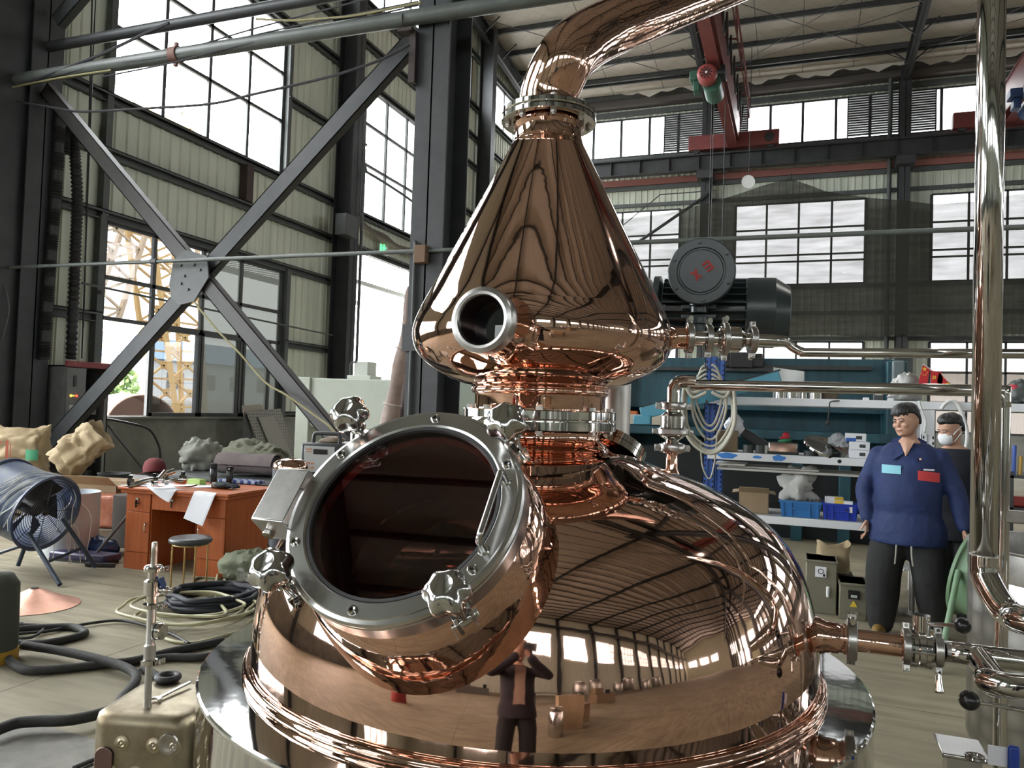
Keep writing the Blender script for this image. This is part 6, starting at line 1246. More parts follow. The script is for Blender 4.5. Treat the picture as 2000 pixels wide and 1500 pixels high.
# hanging cord with plug, hoses on upright
hk=sh(1620,Z1,-.06); tag(obj('hanging_plug',MB().tube([ony(1640,783,YS-.07),ony(1622,785,YS-.07),ony(1620,800,YS-.07),ony(1617,822,YS-.07)],.006,n=6).ball(ony(1617,826,YS-.07),.022,10,8).bar(ony(1611,833,YS-.07),ony(1616,826,YS-.07),.008,.008).bar(ony(1622,833,YS-.07),ony(1617,826,YS-.07),.008,.008),K['black_rubber']),'black plug dangling on a cord from the top shelf beam','plug')
hz=mat('pale_grey_hose',(.40,.38,.31),.5); rr=random.Random(4)
for k in range(7):
    w=28+4*k+rr.uniform(-4,4); b=835+9*k+rr.uniform(-12,18); y_=YS-.24-.015*k
    ptsh=[ony(1385-5,712+9*k,y_),ony(1385-w*.62,722+9*k,y_),ony(1385-w,760,y_),ony(1385-w*.95,b-40,y_),ony(1385-w*.3,b,y_),ony(1385+w*.4,b,y_),ony(1385+w,b-50,y_),ony(1385+w*.95,760,y_),ony(1385+w*.62,722+9*k,y_),ony(1385+5,712+9*k,y_)]
    tag(obj('hanging_hose',MB().tube(ptsh,.011 if k<5 else .016,n=8,k=7),hz,smooth=180),'pale hose loop hung over the blue rack upright','hose','pale hose loops on the blue upright')
tag(obj('thin_loop',MB().tube([ony(1368,860,YS-.3),ony(1372,910,YS-.3),ony(1386,935,YS-.3),ony(1396,900,YS-.3),ony(1400,850,YS-.3)],.008,n=6),hz,smooth=180),'thin pale tube drooping low in front of the blue upright','hose')
for k,(a,b) in enumerate(((1800,1812),(1858,1888))):
    pts=[(1795,783),(1800,800),(1808,822),(1805,845)] if k==0 else [(1838,800),(1845,790),(1858,783),(1872,792),(1886,830),(1889,860),(1880,895)]
    tag(obj('white_tube',MB().tube([ony(x,y,YS-.08) for x,y in pts],.009 if k==0 else .016,n=8),mat('white_tube',(.62,.62,.60),.4),smooth=180),['thin white cord hanging at the white rack upright','white hose arching over the second worker from the top shelf'][k],'hose')
# floor boxes under the shelves
def ctl(lab,px0,px1,pt,pb,Y,details):
    a=ony(px0,pt,Y); b=ony(px1,pb,Y); g_=mat('khaki_steel_box',(.22,.21,.155),.35,.3)
    t=thing('control_box',lab,'box',((a.x+b.x)/2,Y+.15,0),world=True)
    obj('box_body',MB().bx(a.x,b.x,Y,Y+.3,0,a.z),g_,t,bevel=.006); obj('box_lid',MB().bx(a.x-.008,b.x+.008,Y-.01,Y+.31,a.z-.02,a.z),g_,t,bevel=.004); return t,a,b
t,a,b=ctl('khaki steel control box with white dial label on the floor beside the dome',1575,1633,1092,1205,6.85,0)
c=ony(1603,1117,6.84); obj('dial_label',MB().box(c,(.085,.004,.085)),K['paper'],t); obj('dial_mark',MB().torus(c+V(0,-.003,.005),(0,1,0),.02,.003,n=16,m=5).box(c+V(.025,-.003,-.025),(.015,.003,.02)),K['black_plastic'],t); c=ony(1617,1156,6.84); obj('latch',MB().bx(c.x-.013,c.x+.013,6.825,6.845,c.z-.045,c.z+.045),K['white'],t,bevel=.012)
t,a,b=ctl('low khaki control box with a small display and yellow warning mark',1640,1692,1137,1210,6.75,0)
c=ony(1668,1162,6.74); dsp=obj('display',MB().box(c,(.085,.005,.07)),K['black_plastic'],t); obj('display_screen',MB().box(c+V(0,-.003,-.012),(.045,.003,.022)),mat('pale_lcd',(.45,.5,.45),.4),dsp); c=ony(1667,1180,6.74); obj('warning_mark',MB(frame(c,(0,-1,0),(1,0,0))).prism([(-.028,-.022),(.028,-.022),(0,.028)],0,.002),ym,t,smooth=0)
for px in (1654,1672): c=ony(px,1197,6.74); obj('gland',MB().cyl(c,c+V(0,-.03,0),.013,n=12),K['steel_dull'],t)
kb_=thing('paper_bag','open brown paper bag on the floor boxes beside the walking man','bag',(ony(1627,1090,7.2).x,7.2,ony(1627,1116,7.2).z),rotz=.2); obj('bag_body',sackmesh(.26,.17,.24,7),sackm,kb_,smooth=40)
tag(obj('bag_rest',MB().box((ony(1627,1090,7.2).x,7.2,ony(1627,1116,7.2).z/2),(.32,.26,ony(1627,1116,7.2).z)),mat('dark_floor_clutter',(.06,.055,.045),.8),bevel=.02),'dark crate holding the open brown paper bag','crate')
st_=ony(1758,1105,8.0); tag(obj('steel_post',MB().cyl((st_.x,7.2,0),(st_.x,7.2,.62),.028,n=14).cyl((st_.x,7.2,0),(st_.x,7.2,.02),.1,n=16),K['steel_dull']),'short grey steel post between the walking man legs','post')
tag(obj('white_board',MB().bar((ony(1740,1150,8).x,7.75,.28),(ony(1790,1158,8).x,7.9,.28),.22,.02),K['white'],bevel=.004),'white board low behind the walking man legs','board')
# green drum fan at right
g_=mat('faded_green_fan_paint',(.14,.25,.14),.5,0,col2=(.19,.29,.18),nscale=4)
gc_=at(1962,1142,5.25); gax=(CR*.62-CF*.75-CU*.20).normalized(); GF=frame(gc_,gax,(0,0,1))
gf=thing('drum_fan','faded green drum fan on a tube stand behind the upright riser pipe','fan',(gc_.x,gc_.y,0),world=True)
obj('drum',MB(GF).lathe([(.30,-.24),(.315,-.245),(.315,-.225),(.29,-.22),(.29,.17),(.315,.18),(.318,.20),(.30,.205),(.28,.19),(.28,-.23),(.30,-.24)],n=56),g_,gf,smooth=35)
gg2=MB(GF)
for k in range(1,11): gg2.torus((0,0,.18),(0,0,1),.28*k/11,.0028,n=36,m=5)
for k in range(8): a=k*PI/4; gg2.cyl((0,0,.18),(.28*math.cos(a),.28*math.sin(a),.18),.003,n=5)
obj('grille',gg2,K['mid_steel'],gf)
bd=MB(GF)
for k in range(5):
    a=k*2*PI/5; bd.add([(.05*math.cos(a),.05*math.sin(a),.06),(.05*math.cos(a+.5),.05*math.sin(a+.5),.0),(.27*math.cos(a+.8),.27*math.sin(a+.8),-.03),(.27*math.cos(a+.05),.27*math.sin(a+.05),.08)],[(0,1,2,3)])
bd.cyl((0,0,-.1),(0,0,.1),.06,n=16); obj('blades',bd,K['dark_steel'],gf)
for (tx_,ty_,td),(gx,gy) in (((1872,1115,5.2),(1832,1312)),((1880,1108,5.6),(1812,1245)),((1990,1180,5.2),(1985,1330)),((1990,1150,5.8),(1975,1260))):
    obj('leg',MB().cyl(at(tx_,ty_,td),onz(gx,gy,.01),.020,n=12),g_,gf)
# jacketed tank at right
tcx=at(2172,1200,3.45); tr_=.56; tz0=at(2000,1062,3.6).z
def engine():
    m=mat('engine_turned_steel',(.42,.42,.40),.28,1); t=m.node_tree; b=t.nodes['Principled BSDF']; c=t.nodes.new('ShaderNodeTexCoord'); v=t.nodes.new('ShaderNodeTexVoronoi'); v.inputs['Scale'].default_value=9; v.inputs['Randomness'].default_value=.35
    t.links.new(c.outputs['Object'],v.inputs['Vector']); r=t.nodes.new('ShaderNodeValToRGB'); r.color_ramp.elements[0].color=(.50,.49,.46,1); r.color_ramp.elements[1].color=(.26,.255,.24,1); r.color_ramp.elements[1].position=.55
    t.links.new(v.outputs['Distance'],r.inputs[0]); t.links.new(r.outputs[0],b.inputs[0])
    bp_=t.nodes.new('ShaderNodeBump'); bp_.inputs['Distance'].default_value=.004; t.links.new(v.outputs['Distance'],bp_.inputs['Height']); t.links.new(bp_.outputs[0],b.inputs['Normal']); return m
tk_=thing('jacketed_tank','round steel tank with swirl-brushed shell at the lower right edge','tank',(tcx.x,tcx.y,0),world=True)
TM=Matrix.Translation((tcx.x,tcx.y,0))
obj('tank_shell',MB(TM).lathe([(tr_-.01,.12),(tr_,.14),(tr_,tz0-.14),(tr_-.004,tz0-.13)],n=96),engine(),tk_,smooth=40)
obj('tank_rim',MB(TM).lathe([(tr_-.002,tz0-.14),(tr_+.002,tz0-.12),(tr_+.002,tz0-.01),(tr_+.012,tz0),(tr_-.01,tz0),(tr_-.02,tz0-.5)],n=96),K['steel_brushed'],tk_,smooth=40)
for k in range(3): a=.4+k*2.1; obj('leg',MB(TM).cyl((.45*math.cos(a),.45*math.sin(a),0),(.45*math.cos(a),.45*math.sin(a),.2),.03,n=12),K['steel_dull'],tk_)
bx_=thing('valve_bracket','pale steel bracket plate with a ring at the bottom right corner','bracket',at(1900,1500,1.75),world=True)
p=at(1885,1478,1.72)
obj('plate',MB().bx(p.x-.045,p.x+.05,p.y-.0,p.y+.12,p.z-.010,p.z),K['steel_ring'],bx_,bevel=.003); obj('plate_leg',MB().bx(p.x-.03,p.x+.04,p.y+.03,p.y+.09,0,p.z-.01),K['steel_dull'],bx_); obj('eye_ring',MB().torus((p.x+.02,p.y-.0,p.z+.002),(0,0,1),.018,.005,n=24,m=8),K['steel'],bx_)
p=at(1980,1485,1.6); hv=thing('valve_lever','blue plastic valve handle at the bottom right corner of the view','handle',tuple(p),world=True)
obj('grip',MB().bar(p+V(0,0,.03),p-V(0,0,.16),.022,.012),mat('blue_handle_plastic',(.015,.05,.30),.35),hv,bevel=.005); obj('handle_stem',MB().cyl(p-V(0,0,.16),V(p.x,p.y,0),.012,n=12),K['steel_dull'],hv); obj('white_tag',MB().box(p+V(-.02,.01,.0),(.05,.003,.04)),K['paper'],hv)
# far right shelf clutter
tag(obj('wood_scrap',MB(frame(ony(1960,788,YS+.2),(0,0,1),(1,.3,0))).bx(-.05,.16,-.06,.06,-.03,.06),mat('grey_brown_block',(.16,.14,.10),.8),bevel=.008),'grey-brown block on the top shelf right of the riser pipe','block')
tag(obj('red_tool',MB().ball(ony(1981,760,YS+.15),(.05,.05,.045),14,10),mat('red_tool',(.45,.04,.06),.4),smooth=180),'red round tool on the clutter right of the riser pipe','tool')
tag(obj('grey_bundle',lumpy(ony(1998,770,YS+.2)-V(0,0,.08),(.12,.1,.10),71,.25),K['girt'],smooth=60),'grey bundle on the top shelf at the far right edge','bundle')
rk2=thing('side_shelf','low steel shelf unit with clutter right of the riser pipe','shelf',(2.0,6.9,0),world=True)
for z in (.62,.98,1.22): obj('board',MB().bx(1.50,2.7,6.7,7.2,z-.02,z),K['mid_steel'],rk2)
for x in (1.52,2.68):
    for y in (6.72,7.18): obj('post',MB().bx(x-.02,x+.02,y-.02,y+.02,0,1.25),K['mid_steel'],rk2)
for k,(x,c_,h) in enumerate(((1.56,(.03,.08,.35),.22),(1.60,(.45,.28,.05),.14),(1.66,(.55,.12,.08),.18),(1.72,(.45,.35,.1),.12))): tag(obj('marker_tool',MB().cyl((x,6.8,1.22),(x+.01,6.82,1.22+h),.014,n=10),mat('tool_colour',c_,.5)),['blue','ochre','red','tan'][k]+' handled tool standing on the side shelf right of the riser','tool')
tag(obj('red_case',MB().box((1.66,6.85,1.02),(.22,.14,.075)),mat('red_case',(.35,.04,.035),.4),bevel=.012),'red tool case on the side shelf right of the riser pipe','case')
for k in range(2): tag(obj('grey_sack',lumpy((1.80+.12*k,6.95,.62+.15*k),(.24,.17,.10),75+k,.25),mat('grey_plastic_sack',(.13,.13,.125),.4),smooth=60),['grey plastic sack, lower of two on the side shelf','grey plastic sack, upper of two on the side shelf'][k],'sack')
# ------------------------------------------------------------------ people
skin=mat('warm_skin',(.50,.29,.20),.5,0,col2=(.46,.25,.17),nscale=6)
hairm=mat('black_hair',(.012,.011,.011),.45,0,bump=.006,bscale=60)
def baked(name,mb,m,parent,vox,it=6,smooth=180):
    o=obj(name,mb,m,None,smooth=0,keep=True)
    r=o.modifiers.new('r','REMESH'); r.mode='VOXEL'; r.voxel_size=vox
    s=o.modifiers.new('s','SMOOTH'); s.factor=.5; s.iterations=it
    bpy.context.view_layer.update(); dg=bpy.context.evaluated_depsgraph_get(); me=bpy.data.meshes.new_from_object(o.evaluated_get(dg)); o.modifiers.clear(); old=o.data; o.data=me; bpy.data.meshes.remove(old); me.name=name
    me.shade_smooth(); o.parent=parent; return o
def limb(mb,pts,rs,n=16):
    L=len(pts)-1
    def rad(t):
        s=t*L; i=min(int(s),L-1); f=s-i; return rs[i]*(1-f)+rs[i+1]*f
    mb.tube(pts,rad,n=n,k=6)
    for p,r in ((pts[0],rs[0]),(pts[-1],rs[-1])): mb.ball(p,r,n,10)
def hand(mb,w,d,palm_n,side):
    d=Vector(d).normalized(); nn=Vector(palm_n); nn=(nn-d*nn.dot(d)).normalized(); s=d.cross(nn)*side
    F=Matrix(((s.x,nn.x,d.x,w[0]),(s.y,nn.y,d.y,w[1]),(s.z,nn.z,d.z,w[2]),(0,0,0,1)))
    mb.loft([[F@V(a*math.cos(t),b*math.sin(t),z) for t in (2*PI*i/14 for i in range(14))] for a,b,z in ((.026,.020,-.03),(.028,.019,.0),(.038,.017,.03),(.043,.015,.06),(.040,.013,.085))])
    for k,(x,l) in enumerate(((-.031,.068),(-.010,.078),(.011,.073),(.031,.058))):
        p=[F@V(x,0,.078),F@V(x*1.06,-.004,.078+l*.45),F@V(x*1.05,-.014-.004*k,.078+l*.78),F@V(x*1.0,-.026-.004*k,.078+l)]
        mb.tube(p,lambda t:.0085-.0018*t,n=8,k=3); mb.ball(p[-1],.0068,8,6)
    p=[F@V(-.028,-.002,.015),F@V(-.050,-.012,.04),F@V(-.055,-.024,.066),F@V(-.050,-.034,.086)]
    mb.tube(p,lambda t:.0115-.003*t,n=8,k=3); mb.ball(p[-1],.0085,8,6)
def head(HM,full=1.0):
    mb=MB(HM)       # origin at the chin-neck joint centre, face towards -Y, height about .235
    prof=[(-.005,.028,-.078,.0),(.010,.046,-.092,.03),(.035,.058,-.097,.06),(.060,.066,-.097,.078),(.085,.071,-.096,.086),(.110,.074,-.098,.092),(.135,.077,-.098,.096),(.160,.077,-.094,.098),(.185,.073,-.082,.092),(.208,.058,-.058,.074),(.224,.034,-.030,.045),(.230,.010,-.006,.018)]
    rings=[]
    for z,rx,yf,yb in prof:
        rx*=full if z<.12 else 1
        cyy=(yf+yb)/2; ry=(yb-yf)/2; rings.append([V(rx*(abs(math.cos(a))**.9)*(1 if math.cos(a)>0 else -1),cyy+ry*math.sin(a),z) for a in (2*PI*i/28 for i in range(28))])
    mb.loft(rings)
    mb.loft([[V(.004+a*math.cos(t)-.004,-.094-d+b*math.sin(t),z) for t in (2*PI*i/10 for i in range(10))] for a,b,d,z in ((.007,.006,.0,.122),(.008,.008,.006,.100),(.012,.011,.014,.082),(.016,.011,.012,.074),(.010,.006,.004,.068))])
    for s in (-1,1):
        mb.ball((s*.024,-.098,.110),(.019,.010,.010),12,8); mb.ball((s*.026,-.094,.122),(.022,.010,.006),12,8)
        mb.ball((s*.038,-.078,.078),(.024,.022,.022),12,8)
        mb.loft([[V(s*(.074+.010*q),.008+.018*f*math.cos(t),.095+.030*f*math.sin(t)) for t in (2*PI*i/12 for i in range(12))] for q,f in ((-.4,.8),(.5,1.0),(1.0,.9))])
    mb.ball((0,-.098,.047),(.022,.008,.005),12,8); mb.ball((0,-.096,.036),(.019,.009,.007),12,8); mb.ball((0,-.088,.010),(.020,.014,.014),12,8)
    return mb
def face_parts(HM,root,smile=True):
    dk=mat('dark_eye',(.015,.012,.010),.3)
    for s in (-1,1):
        obj('eye',MB(HM).ball((s*.026,-.1065,.1105),(.013,.004,.0038),14,8),dk,root,smooth=180)
        obj('eyebrow',MB(HM).tube([(s*.010,-.1085,.1235),(s*.026,-.1075,.1285),(s*.045,-.096,.1245)],.0035,n=6,k=4),hairm,root,smooth=180)
    obj('mouth',MB(HM).tube([(-.024,-.100,.046),(-.012,-.1055,.0415),(.012,-.1055,.0415),(.024,-.100,.046)],.0026,n=6,k=4),mat('lip_shadow',(.22,.085,.07),.5),root,smooth=180)
def hair(HM,root,fringe=True,seed=1):
    rnd=random.Random(seed); mb=MB(HM); rings=[]
    for z,rx,yf,yb in ((.075,.070,.035,.094),(.10,.078,.015,.102),(.125,.081,.0,.106),(.150,.083,-.045 if fringe else -.03,.108),(.172,.085,-.098,.108),(.195,.084,-.104,.105),(.218,.075,-.090,.092),(.236,.054,-.060,.064),(.247,.022,-.026,.032)):
        rings.append([V(rx*math.cos(a)*(1+.03*math.sin(9*a+z*60)),(yf+yb)/2+(yb-yf)/2*math.sin(a)*(1+.03*math.sin(7*a+z*40)),z+.004*math.sin(6*a+z*50)) for a in (2*PI*i/40 for i in range(40))])
    mb.loft(rings)
    if fringe:
        for k in range(9): x=-.065+.0163*k; mb.tube([(x,-.088+x*x*9,.20),(x-.005,-.103+x*x*9,.175),(x-.012,-.103+x*x*9,.148+.008*math.sin(k*2.3))],lambda t:.013-.007*t,n=8,k=3)
    baked('hair',mb,hairm,root,.006,3)
def figure(label,loc,rotz,arms,legs,headrot,girth,top,bottom,shoe,height=1.72,fringe=True,collar=True,full=1.12,cat_='person',lean=0):
    root=thing('person',label,cat_,loc)
    k=height/1.72
    tor=[(.84,.155,.115,0),(.93,.175,.128,0),(1.02,.178,.135,-.01),(1.12,.178,.135,-.012),(1.22,.182,.13,-.006),(1.32,.188,.122,.0),(1.395,.165,.105,.01),(1.455,.115,.08,.018),(1.49,.064,.066,.018),(1.53,.060,.064,.010),(1.56,.058,.062,.006)]
    rg=lambda L,g,add:[[V((rx*(g if z<1.42 else 1)+add)*math.cos(a),y+(ry*(g if z<1.35 else 1)+add)*math.sin(a),z) for a in (2*PI*i/28 for i in range(28))] for z,rx,ry,y in L]
    HM=Matrix.Translation((0,.0,1.515))@Matrix.Translation((0,.01,0))@Euler(headrot).to_matrix().to_4x4()@Matrix.Translation((0,-.012,.0))
    b=MB(); b.loft(rg(tor,girth,-.012)); hm=head(HM,full); b.v_off=len(b.v); b.add(hm.v,hm.f)
    for (S,E,Wr,dirn,pal,side) in arms: limb(b,[S,E,Wr],[.050,.040,.026]); hand(b,Wr,dirn,pal,side)
    for (Hp,Kn,An) in legs: limb(b,[Hp,Kn,An],[.082,.056,.040]); b.ball((An[0],An[1]-.05,.04),(.040,.11,.035),14,8)
    baked('body',b,skin,root,.0052,4); face_parts(HM,root); hair(HM,root,fringe)
    j=MB(); jt=[t for t in tor if t[0]<1.46]; jt=[(.70,.208,.158,0),(.76,.212,.160,0),(.84,.205,.152,0)]+jt[1:]; j.loft(rg(jt,girth,.016))
    for (S,E,Wr,dirn,pal,side) in arms:
        S=Vector(S);E=Vector(E);Wr=Vector(Wr); limb(j,[S,S.lerp(E,.5)+V(0,.006,0),E,E.lerp(Wr,.5),E.lerp(Wr,.93)],[.078,.073,.066,.062,.050])
        j.ball(E+(E-S).normalized()*-.03,.071,14,10)
    jo=baked('jacket',j,top,root,.012,6)
    t=MB(); t.loft(rg([(.74,.168,.13,0),(.82,.172,.13,0),(.90,.175,.132,0)],girth,.004))
    for (Hp,Kn,An) in legs:
        Hp=Vector(Hp);Kn=Vector(Kn);An=Vector(An); limb(t,[Hp-V(0,0,.13),Hp.lerp(Kn,.6),Kn,Kn.lerp(An,.5),Kn.lerp(An,.98)],[.108*girth,.112*girth,.106*girth,.100*girth,.092])
    baked('trousers',t,bottom,root,.012,6)
    for (Hp,Kn,An) in legs:
        s=MB(); s.ball((An[0],An[1]-.055,.045),(.048,.135,.045),18,10); s.v=[V(p.x,p.y,max(p.z,.004)) for p in s.v]; obj('shoe',s,shoe,root,smooth=60)
    root.rotation_euler=(0,0,rotz); root.scale=(k,k,k)
    return root,jo,HM
navy=mat('navy_blue_work_jacket',(.008,.019,.078),.75,0,col2=(.012,.027,.105),nscale=5,bump=.02,bscale=9)
blk=mat('black_trouser_cloth',(.014,.014,.015),.85,0,bump=.015,bscale=9)
dkt=mat('dark_navy_shirt',(.010,.011,.018),.9,0,bump=.012,bscale=9)
tanshoe=mat('ochre_shoe',(.22,.13,.03),.6)
m1=V(.80,6.42,0)
g=1.20
arms1=[((-.205,.01,1.345),(-.31,.03,1.09),(-.27,-.06,.86),(-.02,-.15,-1),(1,.1,0),-1),((.205,.01,1.345),(.315,.03,1.10),(.37,.0,.85),(.12,-.1,-1),(-1,.1,0),1)]
legs1=[((-.095,0,.88),(-.15,-.05,.49),(-.17,-.02,.08)),((.095,.0,.88),(.16,-.02,.49),(.19,.12,.08))]
r1,j1,H1=figure('smiling man in a navy work jacket with a blue and a red chest patch, walking',tuple(m1),math.radians(-15),arms1,legs1,(math.radians(5),math.radians(-5),math.radians(-27)),g,navy,blk,tanshoe,1.70)
def chest(x,z,rx=.192,ry=.122): 
    a=math.asin(max(-1,min(1,x/(rx*g+.016)))); return -(ry*g+.016)*math.cos(a)
def patch(nm,x0,x1,z0,z1,m,off=.006,tilt=0,parent=None):
    mb=MB().sheet(lambda u,v:V(x0+(x1-x0)*u,chest(x0+(x1-x0)*u,0)-off-.004,z0+(z1-z0)*v+tilt*(u-.5)),8,3,-.004); return obj(nm,mb,m,parent or j1,smooth=60)
patch('blue_patch',-.160,-.025,1.225,1.288,mat('light_blue_patch',(.22,.52,.62),.6),.008)
patch('red_patch',.085,.215,1.185,1.255,mat('red_patch',(.55,.045,.05),.6),.010,-.012)
patch('name_tag',.12,.185,1.263,1.275,K['paper'],.012)
cm=MB()
for s in (-1,1):
    cm.sheet(lambda u,v:V(s*(.060-.045*u+.062*v),.045-.160*u-.03*v-.020,1.498-.125*u-.030*v-.02*u*v),8,4,.006)
obj('jacket_collar',cm,navy,j1,smooth=60)
nk_=MB().sheet(lambda u,v:V((u-.5)*.085*(1-v)*1.25,-.098-.042*v+.02*abs(u-.5),1.475-.115*v),8,6,.006); obj('open_neck',nk_,skin,j1,smooth=60)
for s in (-.045,.055): obj('drawstring',MB().tube([(s,-.15*g-.012,.71),(s*1.05,-.15*g-.016,.64),(s*1.2,-.14*g-.016,.565)],.006,n=6,k=4),mat('grey_drawstring',(.36,.34,.30),.8),r1)
for s,z in ((.10,1.345),): obj('button',MB().cyl((s,-.165,z),(s,-.172,z),.008,n=10),K['steel'],j1)
m2=V(1.20,7.02,0)
arms2=[((-.20,.01,1.375),(-.27,.02,1.09),(-.22,-.10,.87),(.0,-.2,-1),(1,.1,0),-1),((.20,.01,1.375),(.27,.04,1.09),(.26,-.06,.85),(0,-.15,-1),(-1,.1,0),1)]
legs2=[((-.09,0,.88),(-.10,-.03,.49),(-.11,.0,.08)),((.09,.0,.88),(.11,-.02,.49),(.12,.02,.08))]
r2,j2,H2=figure('man in a dark shirt and white face mask standing behind the man in navy',tuple(m2),math.radians(-12),arms2,legs2,(math.radians(14),0,math.radians(-40)),1.05,dkt,blk,K['black_rubber'],1.645,fringe=False,full=1.0)
wm=mat('white_mask_cloth',(.72,.73,.74),.7)
mk=MB(H2).loft([[V(rx*math.cos(a),-.058+ry*math.sin(a),z) for a in (PI+.25+(PI-.5)*i/16 for i in range(17))]+[V(rx*.9*math.cos(a),-.056+(ry-.008)*math.sin(a),z) for a in (PI+.25+(PI-.5)*(16-i)/16 for i in range(17))] for rx,ry,z in ((.040,.040,-.008),(.062,.058,.012),(.070,.066,.040),(.072,.066,.062),(.060,.058,.084),(.030,.056,.092))])
mo_=obj('face_mask',mk,wm,r2,smooth=60)
for s in (-1,1):
    obj('mask_strap',MB(H2).tube([(s*.068,-.06,.075),(s*.080,-.02,.105),(s*.082,.03,.13)],.004,n=6,k=4).tube([(s*.066,-.06,.02),(s*.078,-.02,.05),(s*.084,.02,.085)],.004,n=6,k=4),wm,mo_,smooth=180)
# the photographer, seen mirrored in the copper
arms3=[((-.20,.01,1.375),(-.33,-.20,1.30),(-.07,-.335,1.50),(.3,-.1,1),(0,-1,0),-1),((.20,.01,1.375),(.33,-.20,1.30),(.07,-.335,1.50),(-.3,-.1,1),(0,-1,0),1)]
legs3=[((-.09,0,.88),(-.13,-.02,.49),(-.16,.0,.08)),((.09,.0,.88),(.13,-.02,.49),(.16,.0,.08))]
r3,j3,H3=figure('photographer in an open dark jacket and tan shirt, seen only mirrored in the copper',(-.02,-.47,0),math.radians(185),arms3,legs3,(0,0,0),1.08,mat('dark_jacket_cloth',(.022,.018,.024),.9),mat('charcoal_trousers',(.012,.012,.014),.9),K['black_rubber'],1.75)
obj('tan_shirt',MB().sheet(lambda u,v:V((u-.5)*.13,-.170-.005*math.cos((u-.5)*3),.90+.52*v),6,8,-.006),mat('tan_shirt_cloth',(.40,.27,.21),.9),j3,smooth=60)
ph=MB().bx(-.08,.08,-.075,-.067,1.555,1.630); tag(obj('phone',ph,K['black_plastic'],bevel=.003),'black phone held level by the photographer, mirrored in the copper','phone')
# ------------------------------------------------------------------ outside the windows
struct('ground',MB().bx(-90,X_L-.3,-40,90,-.3,-.06),mat('pale_yard_concrete',(.25,.245,.23),.9,0,col2=(.21,.205,.19),nscale=.5),'pale concrete yard outside the left windows',keep=True,smooth=0)
struct('ground',MB().bx(X_L-.3,90,Y_B+.3,90,-.3,-.06),mat('pale_back_yard',(.45,.44,.42),.9),'pale yard behind the back wall',keep=True,smooth=0)
yg=mat('crane_leg_yellow',(.46,.30,.12),.6)
pk=mat('crane_leg_pale',(.40,.30,.22),.6)
def lattice(lab,x,y0,y1,w0,w1,H,m,d=1.3):
    t=thing('lattice_leg',lab,'crane',(x,(y0+y1)/2,0),world=True); st=MB(); br=MB(); n=11
    def P(s,f,k): c=y0+(y1-y0)*f; w=w0+(w1-w0)*f; return V(x+(d/2 if k else -d/2),c+s*w/2,H*f)
    for s in (-1,1):
        for k in (0,1): st.bar(P(s,0,k),P(s,1,k),.16,.16)
    for i in range(n):
        f0,f1=i/n,(i+1)/n
        for k in (0,1):
            br.bar(P(-1,f0,k),P(1,f1,k),.08,.08); br.bar(P(1,f0,k),P(-1,f1,k),.08,.08); br.bar(P(-1,f1,k),P(1,f1,k),.08,.08)
            c=(P(-1,f0,k)+P(1,f1,k))/2; br.box(c,(.04,.34,.34))
    obj('chords',st,m,t,smooth=0); obj('bracing',br,m,t,smooth=0)
lattice('yellow lattice crane leg outside the low left window, leaning right',-24,19.3,22.2,1.3,3.6,13,pk)
lattice('second yellow lattice crane leg outside, behind the dusty sash',-25,26.4,24.0,1.6,3.0,13,yg)
bd_=thing('factory_building','long white factory building with a blue roof beyond the yard','building',(-62,60,0),world=True)
obj('walls',MB().bx(-66,-58,30,90,-.1,5.2),mat('white_render',(.34,.35,.36),.8),bd_,smooth=0); obj('roof',MB().add([(-57.5,29.5,5.2),(-57.5,90.5,5.2),(-62,90.5,7.6),(-62,29.5,7.6),(-66.5,29.5,5.2),(-66.5,90.5,5.2)],[(0,1,2,3),(3,2,5,4),(0,3,4),(1,5,2)]),mat('blue_sheet_roof',(.06,.13,.24),.5),bd_,smooth=0)
for k in range(12): obj('window',MB().bx(-58,-57.95,32+k*4.5,34.2+k*4.5,2.4,4.0),K['mid_steel'],bd_,smooth=0)
sl_=thing('street_lamp','white twin-armed street lamp beyond the yard','lamp',(-44,37.5,0),world=True)
obj('post',MB().cyl((-44,37.5,-.1),(-44,37.5,5.0),.10,n=10),K['white'],sl_); obj('arms',MB().tube([(-44,34.8,5.9),(-44,36.4,5.6),(-44,37.5,4.9),(-44,38.6,5.6),(-44,40.2,5.9)],.09,n=8),K['white'],sl_)
def bush(lab,c,r,seed,h):
    rnd=random.Random(seed); t=thing('bush',lab,'bush',c,world=True); mb=MB()
    for i in range(700):
        a=rnd.uniform(0,2*PI); z=rnd.uniform(.05,1); q=r*math.sqrt(rnd.random())*(1-.5*abs(z-.45)); p=V(c[0]+q*math.cos(a),c[1]+q*math.sin(a),h*z); s=.16*r
        u=V(rnd.uniform(-1,1),rnd.uniform(-1,1),rnd.uniform(-1,1)).normalized()*s; w=u.cross(V(rnd.uniform(-1,1),rnd.uniform(-1,1),rnd.uniform(-1,1))).normalized()*s*.6
        mb.add([p-u,p+w,p+u,p-w],[(0,1,2,3)])
    obj('leaves',mb,mat('bush_leaf_green',(.06,.12,.03),.6,0,col2=(.11,.16,.05),nscale=2),t,smooth=0); obj('stem',MB().cyl((c[0],c[1],-.1),(c[0],c[1],h*.5),.06,n=8),mat('bark',(.1,.07,.05),.9),t)
bush('green bush beyond the low left window, left one',(-36,29.2,0),1.5,3,2.6); bush('taller green bush beyond the low left window, right one',(-37.5,34,0),1.6,4,3.2); bush('low green shrub seen past the doorway edge',(-30,46,0),1.8,5,2.2)
cc1=mat('weathered_pale_copper',(.26,.175,.145),.6,0,col2=(.22,.15,.13),nscale=2)
